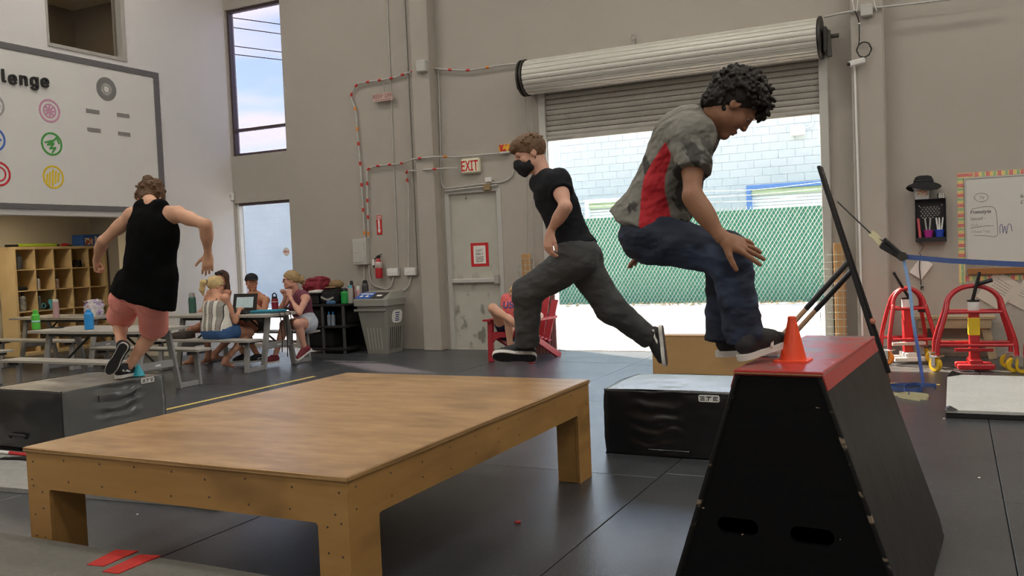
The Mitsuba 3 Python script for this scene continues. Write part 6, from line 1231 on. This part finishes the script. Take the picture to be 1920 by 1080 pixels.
# --- the man in the tank top, seen from behind
J = at3(dict(nk=(285, 380, 4.95), ch=(287, 435, 4.95), pel=(263, 548, 4.98), shl=(248, 404, 4.97), shr=(333, 402, 4.97), ell=(193, 452, 4.86), wrl=(180, 489, 4.98), elr=(386, 421, 4.86), wrr=(390, 476, 4.97),
             hpl=(240, 562, 4.99), hpr=(288, 562, 4.99), knl=(224, 602, 5.25), anl=(229, 655, 4.90), knr=(288, 622, 5.22), anr=(241, 686, 5.02)))
hc = at(281, 371, 5.09); hf = N_(FWD * .74 - UPV * .66 - RGT * .10); hu = N_(UPV * .74 + FWD * .66)
k, W, M = person('man in a black tank top and salmon shorts, seen from behind, jumping', J, (hc, hf, hu), (.56, .305, .195), .009, .005, 1.08, hs=1.10,
                 hands=(('l', -UPV * .75 - RGT * .15 + FWD * .45, RGT * .9, FWD * .6 - UPV * .3, dict(curl=(1.2, 1.25, 1.3, 1.3), thumb=(.5, .1))), ('r', -UPV * .95 - RGT * .02, FWD * .8 - RGT * .3, -RGT, dict(curl=(.28, .3, .32, .35), thumb=(.85, .75)))))
HR = hair_mat('hair_brown', (.045, .022, .010), (.16, .085, .040), (45, 45, 45))
hm = mesh_sdf([capped(head_cap(W, M, .014, 1.05), W(0, .03, -.005), M @ np.array([0, .75, -.66])), capped(head_cap(W, M, .012, 1.05), W(0, -.04, -.045), M @ np.array([0, .25, -.97])), ell(W(0, -.075, -.055), [.055, .035, .055], M, .02), ell(W(-.03, -.07, .115), [.042, .042, .036], M, .02), ell(W(.035, -.06, .10), [.04, .04, .032], M, .02)] + curly(W, 170, lambda u: .02 if (u[1] < .35 and u[2] > -.35) else 0, .008, .013, 5, 1.05) + [ell(W(-.085, -.005, .01), [.024, .03, .045], M, .015)], .005)
part(k, 'hair', wrinkle(hm, .007, (45, 45, 45), 3), HR, True)
part(k, 'mask_strap', tube(spline([W(.078, .02, .0), W(.082, -.012, -.01), W(.074, .01, -.05)]), .004, 6), M_REDS, True)
TM = torso_frame(J); Q = pelvis_frame(J)
hemp = at(264, 562, 4.98); hn = N_(-UPV * 1.0 - RGT * .30)
R0 = N_(J['shr'] - J['shl']); NB = J['nk'] - TM[:, 2] * .040
tank = torso_prims(J, .03, 1.05, 1.0, False) + [rcone(NB - R0 * .095, NB + R0 * .095, .062, .062, .03)] + [rcone(NB + R0 * q * .095, J['ch'] + R0 * q * .10, .062, .085, .03) for q in (-1, 0, 1)]
tank += [ell(J['ch'] - TM[:, 2] * .10, [.215, .14, .16], TM, .06), ell(at(283, 500, 4.96), [.215, .15, .19], TM, .08), ell(at(268, 545, 4.98), [.235, .165, .16], Q, .08), rcone(at(235, 520, 4.98), at(222, 556, 4.98), .07, .075, .06), rcone(at(312, 520, 4.96), at(310, 575, 4.96), .085, .085, .06)]
tank = [capped(p, hemp, hn) for p in tank] + [sub(ell(J['sh' + q] - TM[:, 2] * .03 + R0 * d * .050, [.060, .12, .125], TM), .015) for q, d in (('l', -1), ('r', 1))] + [sub(rcone(J['nk'] + TM[:, 2] * .035 + TM[:, 1] * .03, W(0, -.01, -.03), .050, .055), .01)]
part(k, 'tank_top', wrinkle(mesh_sdf(tank, .009), .011, (10, 10, 6), 4), mat('black_tank', (.003, .003, .0035), .95, spec=.12, bump=lambda p, n, uv: fb(p.x * 10, p.y * 10, p.z * 8, 3), bscale=.02), True)
M_SALM = mat('salmon_shorts', mottled((.66, .215, .175), (.76, .28, .235), 9), .8, bump=lambda p, n, uv: fb(p.x * 10, p.y * 10, p.z * 10, 3), bscale=.02)
sh = [capped(p, J['pel'] + Q[:, 2] * .06, Q[:, 2]) for p in torso_prims(J, .02, 1.0, 1.0, False)[1:]]
for q, e_px in (('l', .80), ('r', .93)):
    a, b = J['hp' + q], J['kn' + q]; e = a * (1 - e_px) + b * e_px; sh.append(capped(rcone(a, e + (b - a) * .15, .112, .115, .05), e, b - a + np.array([0, 0, -.12])))
part(k, 'shorts', wrinkle(mesh_sdf(sh, .009), .008, (9, 9, 9), 6), M_SALM, True)
fd = N_(-UPV * .80 - RGT * .50 + FWD * .10); fu = N_(FWD * .93 + UPV * .1 - RGT * .2); q = shoe(k, at(231, 655, 4.92), fd, fu, M_SHBLK, M_SOLEW, 1.02, m_tread=M_BLACK)
part(k, 'sock', mesh_sdf([capped(capped(rcone(J['knl'] * .25 + J['anl'] * .75, J['anl'], .043, .041, .01), J['anl'] * .84 + J['knl'] * .16, J['knl'] - J['anl']), J['anl'], J['anl'] - J['knl'])], .006), mat('black_sock', (.012, .012, .013), .9), True)
c = np.array([-5.975, 4.90, .517]); shoe(k, c + np.array([-.01, .07, .094]), (-.28, .95, -.02), (0, -.1, 1), M_SHBLK, M_SOLEW, 1.02, stripe=(M_WHITE, 'wave'))
# --- the four women at the picnic table and the one in the red chair
def top_(J, hem, g, s, w, fem, hn, straps=None, extra=()):
    TM = torso_frame(J); P = torso_prims(J, g, s, w, False, fem) + list(extra)
    if straps: P += [rcone(J['ch'] + TM @ np.array([q * .06, .06, .08]) * s, J['nk'] + TM @ np.array([q * .065, .0, -.03]) * s, straps, straps, .03) for q in (-1, 1)] + [rcone(J['ch'] + TM @ np.array([q * .06, -.05, .08]) * s, J['nk'] + TM @ np.array([q * .065, -.01, -.03]) * s, straps, straps, .03) for q in (-1, 1)]
    return [capped(p, hem, hn) for p in P]
def cut_top(P, J, z):
    """Cuts the bodice level at z above the chest centre."""
    TM = torso_frame(J); return [capped(p, J['ch'] + TM[:, 2] * z, TM[:, 2]) for p in P]
def shorts_(J, g, s, w, frac):
    Q = pelvis_frame(J); P = [capped(p, J['pel'] + Q[:, 2] * .09, Q[:, 2]) for p in torso_prims(J, g, s, w, False)[1:]]
    for q in 'lr':
        a, b = J['hp' + q], J['kn' + q]; e = a * (1 - frac) + b * frac; P.append(capped(rcone(a, e + (b - a) * .2, .095 * s + g, .078 * s + g, .04), e, b - a))
    return P
SEAT = .43
def seated(x, y, face, lean=.05, sw=.17, h=.50, hipw=.10, z=None):
    """Hip, chest, neck and shoulder joints of someone sitting at (x, y) and facing the level direction face."""
    f = N_((face[0], face[1], 0)); r = np.cross(f, [0, 0, 1]); z = (SEAT if z is None else z) + .10; p = np.array([x, y, z]); up = N_(np.array([0, 0, 1]) + f * lean)
    return dict(pel=p, ch=p + up * h * .60, nk=p + up * h, shl=p + up * (h - .045) - r * sw, shr=p + up * (h - .045) + r * sw, hpl=p - r * hipw + f * .03 - [0, 0, .01], hpr=p + r * hipw + f * .03 - [0, 0, .01]), f, r, up
def B(*v): return np.array(v, float)
# blonde, back to the camera
c = at(407, 622, 8.60); J, f, r, up = seated(c[0], 8.60, (.12, 1), .05, .165, .47)
J.update(ell=J['shl'] + B(-.08, .06, -.28), wrl=J['shl'] + B(.05, .28, -.25), elr=at(441, 603, 8.72), wrr=at(449, 580, 8.90), knl=B(c[0] - .09, 9.02, .47), knr=B(c[0] + .14, 9.04, .47), anl=at(402, 664, 8.86), anr=at(423, 675, 8.66))
hc = at(405, 536, 8.66); hf = N_(B(.42, .90, -.12)); 
k, W, M = person('blonde woman with a ponytail in a striped sleeveless top sitting with her back turned', J, (hc, hf, B(0, 0, 1)), (.58, .29, .19), .011, .006, 1.05, 1.22, True, hs=1.0,
                 hands=(('r', B(-.5, .8, .1), B(0, 0, -1), B(-.8, -.5, 0), dict(curl=(.3, .3, .3, .3))),), bare=((J['anr'], B(.1, 1, -.25), B(0, .25, 1)), (J['anl'], B(-.2, 1, 0), B(0, 0, 1))))
HBL = hair_mat('hair_blonde', (.42, .29, .12), (.70, .53, .27), (70, 70, 18)); M_HTIE = M_BLACK
hm = mesh_sdf([capped(head_cap(W, M, .010), W(0, .04, .02), M @ np.array([0, .72, -.69])), capped(head_cap(W, M, .008), W(0, -.05, -.03), M @ np.array([0, .35, -.93])), rcone(W(-.0, -.11, .045), W(-.02, -.165, .035), .025, .034, .02), rcone(W(-.02, -.165, .035), W(-.04, -.165, -.06), .036, .034, .02), rcone(W(-.04, -.165, -.06), W(-.045, -.14, -.13), .033, .010, .02)], .0055)
part(k, 'hair', wrinkle(hm, .004, (60, 60, 16), 3), HBL, True)
part(k, 'hair_tie', tube([W(.0, -.128, .045) + .026 * (M[:, 0] * math.cos(a) + M[:, 2] * math.sin(a)) for a in np.linspace(0, 6.283, 15)[:-1]], .006, 6, True), M_HTIE, True)
part(k, 'glasses', cat_(tube([W(.078, .08, .012), W(.080, .0, .012)], .003, 5), tube([W(.03 + .024 * math.cos(a), .098, .006 + .018 * math.sin(a)) for a in np.linspace(0, 6.283, 15)[:-1]], .003, 5, True)), M_BLACK, True)
TM = torso_frame(J)
P = cut_top(top_(J, J['pel'] + B(0, 0, .015), .022, 1.04, 1.28, True, B(0, 0, -1), None, [ell(J['pel'] + B(0, 0, .08), [.215, .165, .14], TM, .05)]), J, .11)
TR = [float(v) for v in TM[:, 0]]; c0 = float(J['ch'] @ TM[:, 0])
def stripe_col(p, n, uv):
    u = (p.x * TR[0] + p.y * TR[1] + p.z * TR[2] - c0) / .098; q = u - dr.floor(u)
    c = dr.select(q < .42, mi.Color3f(.70, .67, .60), dr.select(q < .46, mi.Color3f(.05, .05, .05), dr.select(q < .93, mi.Color3f(.30, .28, .25), mi.Color3f(.06, .06, .06))))
    return c
part(k, 'top', wrinkle(mesh_sdf(P, .010), .004, (10, 10, 14), 3), mat('striped_top', stripe_col, .8), True, label='cream top with grey and black vertical stripes')
part(k, 'strap', cat_([tube(spline([J['ch'] + TM @ B(q * .085, -.105, .08), J['nk'] + TM @ B(q * .085, -.05, -.05), J['nk'] + TM @ B(q * .085, .02, -.045), J['ch'] + TM @ B(q * .085, .11, .09)]), .008, 6) for q in (1,)]), M_BLACK, True)
M_DEN = mat('blue_denim', mottled((.025, .07, .19), (.05, .13, .30), 14), .8)
part(k, 'shorts', wrinkle(mesh_sdf(shorts_(J, .018, 1.1, 1.25, .45), .010), .004, (12, 12, 12), 1), M_DEN, True)
# long dark hair, facing the camera
c = at(416, 605, 9.74); J, f, r, up = seated(c[0], 9.74, (.05, -1), .06, .165, .49)
J.update(elr=J['shr'] + B(-.03, -.14, -.26), wrr=J['shr'] + B(.10, -.36, -.27), ell=J['shl'] + B(.05, -.12, -.27), wrl=J['shl'] + B(-.06, -.36, -.27), knl=B(c[0] + .10, 9.33, .47), knr=B(c[0] - .24, 9.36, .46), anl=B(c[0] + .10, 9.34, .09), anr=at(361, 672, 9.25))
hc = at(416, 524, 9.70); hf = N_(B(.22, -1, -.12))
k, W, M = person('woman with long brown hair and sunglasses on her head facing the camera behind the blonde', J, (hc, hf, B(0, 0, 1)), (.46, .22, .14), .011, .006, 1.0, 1.02, True, hs=1.02,
                 hands=(('l', B(-.3, -.9, 0), B(0, 0, -1), B(-.9, .3, 0), dict(curl=(.3, .3, .3, .3))),), bare=((J['anr'], B(-.8, -.6, 0), B(0, 0, 1)), (J['anl'], B(.1, -1, 0), B(0, 0, 1))))
eyes(k, W, M, 1.02, brow='m_brow_dark')
HDB = hair_mat('hair_dark_brown', (.028, .013, .008), (.10, .05, .03), (50, 50, 14))
hm = mesh_sdf([capped(head_cap(W, M, .010, 1.02), W(0, .05, .045), M @ B(0, .80, -.6)), capped(head_cap(W, M, .012, 1.02), W(0, .0, -.03), M @ B(0, .9, -.3)), rcone(W(.075, -.01, .0), W(.095, .02, -.17), .035, .036, .03), rcone(W(-.075, -.01, .0), W(-.09, .01, -.16), .035, .03, .03), rcone(W(.02, -.07, -.02), W(.03, -.08, -.18), .07, .06, .03)], .006)
part(k, 'hair', wrinkle(hm, .006, (40, 40, 14), 5), HDB, True)
def shades(k, W, z, y, m=M_BLACK):
    for q in (-1, 1): part(k, 'lens', ell_mesh(W, (q * .034, y, z), (.030, .012, .020)), m, True)
    part(k, 'glasses_frame', tube([W(-.07, y - .02, z + .006), W(-.034, y + .004, z + .014), W(.034, y + .004, z + .014), W(.07, y - .02, z + .006)], .004, 5), m, True)
def ell_mesh(W, c, r):
    m = sph((0, 0, 0), 1.0, 2); v = np.array(m.vertices) * np.array(r) + np.array(c); o = W(0, 0, 0); B_ = np.stack([W(1, 0, 0) - o, W(0, 1, 0) - o, W(0, 0, 1) - o], 1); m.vertices = v @ B_.T + o; return m
shades(k, W, .100, .065)
M_CORAL = mat('coral_top', mottled((.40, .075, .07), (.48, .10, .09), 8), .8)
part(k, 'top', wrinkle(mesh_sdf(top_(J, J['pel'], .014, 1.0, 1.02, True, B(0, 0, -1), .030), .011), .004, (10, 10, 12), 1), M_CORAL, True)
part(k, 'shorts', mesh_sdf(shorts_(J, .014, 1.0, 1.02, .4), .011), M_BLACKM, True)
# black cap, elbow on the table
c = at(480, 606, 9.74); J, f, r, up = seated(c[0], 9.74, (.15, -1), .02, .175, .50)
J.update(shl=at(499, 563, 9.66), shr=at(455, 563, 9.72), nk=at(476, 551, 9.74), ell=at(494, 590, 9.40), wrl=at(474, 564, 9.45), elr=at(452, 592, 9.55), wrr=at(462, 586, 9.32), knl=B(c[0] + .12, 9.34, .48), knr=B(c[0] - .10, 9.34, .48), anl=at(483, 666, 9.26), anr=at(459, 666, 9.28))
hc = at(472, 530, 9.70); hf = N_(B(.80, -.62, -.02))
k, W, M = person('woman in a black cap and rust coloured top leaning on her elbow at the table', J, (hc, hf, B(0, 0, 1)), (.45, .21, .125), .011, .006, 1.0, 1.0, True, hs=.98,
                 hands=(('l', B(-.15, -.1, 1), B(-.8, .4, 0), B(.3, .9, 0), dict(curl=(.35, .7, .8, .9))), ('r', B(.4, -.85, -.1), B(0, 0, -1), B(.8, .5, 0), dict(curl=(.3, .3, .3, .3)))))
eyes(k, W, M, .98, brow='m_brow_dark')
part(k, 'hair', wrinkle(mesh_sdf([capped(head_cap(W, M, .008, .98), W(0, -.01, -.03), M @ B(0, .8, -.5)), rcone(W(0, -.085, -.01), W(0, -.08, -.07), .05, .04, .03)], .006), .004, (40, 40, 20), 2), HDB, True)
cp_ = part(k, 'cap', mesh_sdf([capped(head_cap(W, M, .020, .98), W(0, .02, .040), M @ B(0, .12, -1)), ell(W(0, .0, .085), [.08, .09, .04], M, .02)], .006), M_BLACKM, True)
part(cp_, 'visor', mesh_sdf([capped(ell(W(0, .085, .046), [.075, .085, .010], M, .01), W(0, .03, .04), M @ B(0, -1, 0))], .005), M_BLACK, True)
part(k, 'top', wrinkle(mesh_sdf(cut_top(top_(J, J['pel'], .014, 1.0, 1.0, True, B(0, 0, -1)), J, .10), .011), .004, (10, 10, 12), 7), mat('rust_top', mottled((.38, .10, .06), (.46, .13, .08), 8), .8), True)
part(k, 'strap', cat_([tube(spline([J['ch'] + torso_frame(J) @ B(q * .08, .10, .09), J['nk'] + torso_frame(J) @ B(q * .075, .03, -.03), J['nk'] + torso_frame(J) @ B(q * .07, -.04, -.05), J['ch'] + torso_frame(J) @ B(q * .07, -.10, .09)]), .008, 6) for q in (1,)]), 'm_rust_top', True)
part(k, 'shorts', mesh_sdf(shorts_(J, .014, 1.0, 1.0, .4), .011), M_BLACKM, True)
for q, dx in (('l', .12), ('r', -.20)): shoe(k, J['an' + q], B(dx - .35, -1, 0), (0, 0, 1), M_SHBLK, M_SOLEW, .95, stripe=(M_WHITE, 'wave'))
# maroon tank, profile to the left
c = at(577, 600, 9.70); J, f, r, up = seated(c[0], 9.70, (-.80, -.60), .18, .16, .50)
J.update(shl=at(574, 559, 9.52), shr=at(541, 560, 9.86), nk=at(556, 548, 9.74), ch=at(564, 572, 9.72), ell=at(562, 587, 9.36), wrl=at(543, 556, 9.46), elr=at(524, 586, 9.62), wrr=at(536, 556, 9.58), knl=at(559, 607, 9.22), knr=at(533, 608, 9.40), anl=at(571, 652, 9.34), anr=at(516, 668, 9.22))
hc = at(545, 525, 9.66); hf = N_(-RGT * .93 - FWD * .30 - UPV * .10)
k, W, M = person('woman with a blonde bun and maroon tank top at the right table end', J, (hc, hf, B(0, 0, 1)), (.58, .30, .22), .010, .0055, 1.0, 1.02, True, hs=1.02,
                 hands=(('l', B(-.10, .2, 1), B(-.3, .9, 0), B(-.9, -.3, 0), dict(curl=(.9, .95, 1.0, 1.0), s=.95)), ('r', B(.05, -.2, 1), B(.2, -.9, 0), B(-.9, -.2, 0), dict(curl=(.8, .9, 1.0, 1.0), s=.95))))
eyes(k, W, M, 1.02, brow='m_brow_brown')
HDBL = hair_mat('hair_dark_blonde', (.22, .14, .06), (.46, .32, .16), (55, 55, 25))
hm = mesh_sdf([capped(head_cap(W, M, .010, 1.02), W(0, .045, .035), M @ B(0, .72, -.69)), capped(head_cap(W, M, .010, 1.02), W(0, -.045, -.02), M @ B(0, .5, -.86)), ell(W(0, -.125, -.005), [.045, .048, .055], M, .02)] + [rcone(W(*q), W(*(np.array(q) + (0, -.01, -.02))), .018, .014, .01) for q in ((.02, -.16, .03), (-.02, -.17, -.01), (.01, -.16, -.045), (.03, -.14, -.05))], .0055)
part(k, 'hair', wrinkle(hm, .004, (50, 50, 25), 3), HDBL, True)
part(k, 'hair_clip', bx(W(0, -.115, .05), (.05, .03, .025), .008), M_BLACK)
part(k, 'glasses', cat_(tube([W(-.078, .08, .012), W(-.080, .0, .012)], .003, 5), tube([W(-.032 + .024 * math.cos(a), .099, .006 + .018 * math.sin(a)) for a in np.linspace(0, 6.283, 15)[:-1]], .003, 5, True)), M_BLACK, True)
part(k, 'top', wrinkle(mesh_sdf(top_(J, J['pel'] + B(0, 0, .03), .015, 1.0, 1.04, True, B(0, 0, -1), .034), .010), .004, (10, 10, 12), 4), mat('maroon_top', mottled((.125, .028, .052), (.17, .045, .075), 8), .8), True)
part(k, 'shorts', wrinkle(mesh_sdf(shorts_(J, .018, 1.02, 1.05, .42), .010), .005, (14, 14, 14), 1), mat('bleached_denim', mottled((.30, .36, .44), (.62, .64, .66), 18), .8), True)
M_MAROON = mat('maroon_shoe', (.17, .02, .03), .7)
shoe(k, J['anl'], -RGT * .55 - FWD * .45 + B(0, 0, -.45), B(0, -.1, 1), M_MAROON, M_SOLEW, .95); shoe(k, at(514, 668, 9.20), B(-.25, -1, 0), (0, 0, 1), M_MAROON, M_SOLEW, .95)
# in the red chair
c = at(966, 626, 10.28); J, f, r, up = seated(c[0], 10.28, (-.10, -1), -.18, .16, .47, z=.27)
J.update(knr=at(924, 578, 9.92), anr=at(962, 603, 9.80), knl=at(953, 600, 9.90), anl=at(957, 655, 9.98), ell=at(1014, 592, 10.10), wrl=at(1000, 600, 9.88), elr=J['shr'] + B(-.06, -.03, -.25), wrr=at(952, 592, 9.92))
hc = at(968, 553, 10.38); hf = N_(B(-.15, -1, -.18))
k, W, M = person('woman with fair hair in a coral shirt sitting cross-legged in the red chair', J, (hc, hf, B(0, .1, 1)), (.60, .33, .22), .010, .0055, 1.0, 1.0, True, hs=1.0,
                 hands=(('l', B(-.7, -.6, -.2), B(0, 0, -1), B(0, -1, 0), dict(curl=(.4, .4, .4, .4))),), bare=((J['anr'], B(.9, -.35, .1), B(.2, -.6, .8)),))
eyes(k, W, M, 1.0, brow='m_brow_brown')
part(k, 'hair', wrinkle(mesh_sdf([capped(head_cap(W, M, .010), W(0, .05, .05), M @ B(0, .75, -.66)), capped(head_cap(W, M, .010), W(0, -.02, -.05), M @ B(0, .85, -.5)), ell(W(0, -.08, -.03), [.06, .045, .08], M, .03)], .006), .004, (40, 40, 20), 2), HBL, True)
TMc = torso_frame(J); P = top_(J, J['pel'], .016, 1.0, 1.02, True, B(0, 0, -1))
for q in 'lr':
    a, b = J['sh' + q], J['el' + q]; e = a * .6 + b * .4; P += [capped(rcone(a, e + (b - a) * .1, .06, .062, .04), e, b - a), rcone(J['nk'] - TMc[:, 2] * .04, a, .05, .058, .04)]
P.append(sub(rcone(J['nk'] + TMc[:, 1] * .02, W(0, -.028, -.045), .055, .06), .01))
part(k, 'shirt', wrinkle(mesh_sdf(P, .010), .004, (10, 10, 12), 4), mat('coral_shirt', mottled((.66, .12, .13), (.74, .17, .17), 8), .8), True)
t = text('USA', .085, True); o = J['ch'] + TMc[:, 1] * .158 - TMc[:, 0] * .11 + TMc[:, 2] * .03; t = place(t, (TMc[:, 0] * -1 if False else np.array([1, 0, 0]), TMc[:, 2], N_(np.cross([1, 0, 0], TMc[:, 2])), o if False else J['ch'] + TMc[:, 1] * .165 - np.array([.10, 0, 0]))); part(k, 'shirt_letters', t, M_INKB, False)
part(k, 'shorts', mesh_sdf(shorts_(J, .015, 1.0, 1.0, .45), .010), mat('navy_shorts', (.012, .016, .05), .8), True)
shoe(k, J['anl'], B(.1, -1, 0), (0, 0, 1), M_WHITE, M_SOLEW, .92)
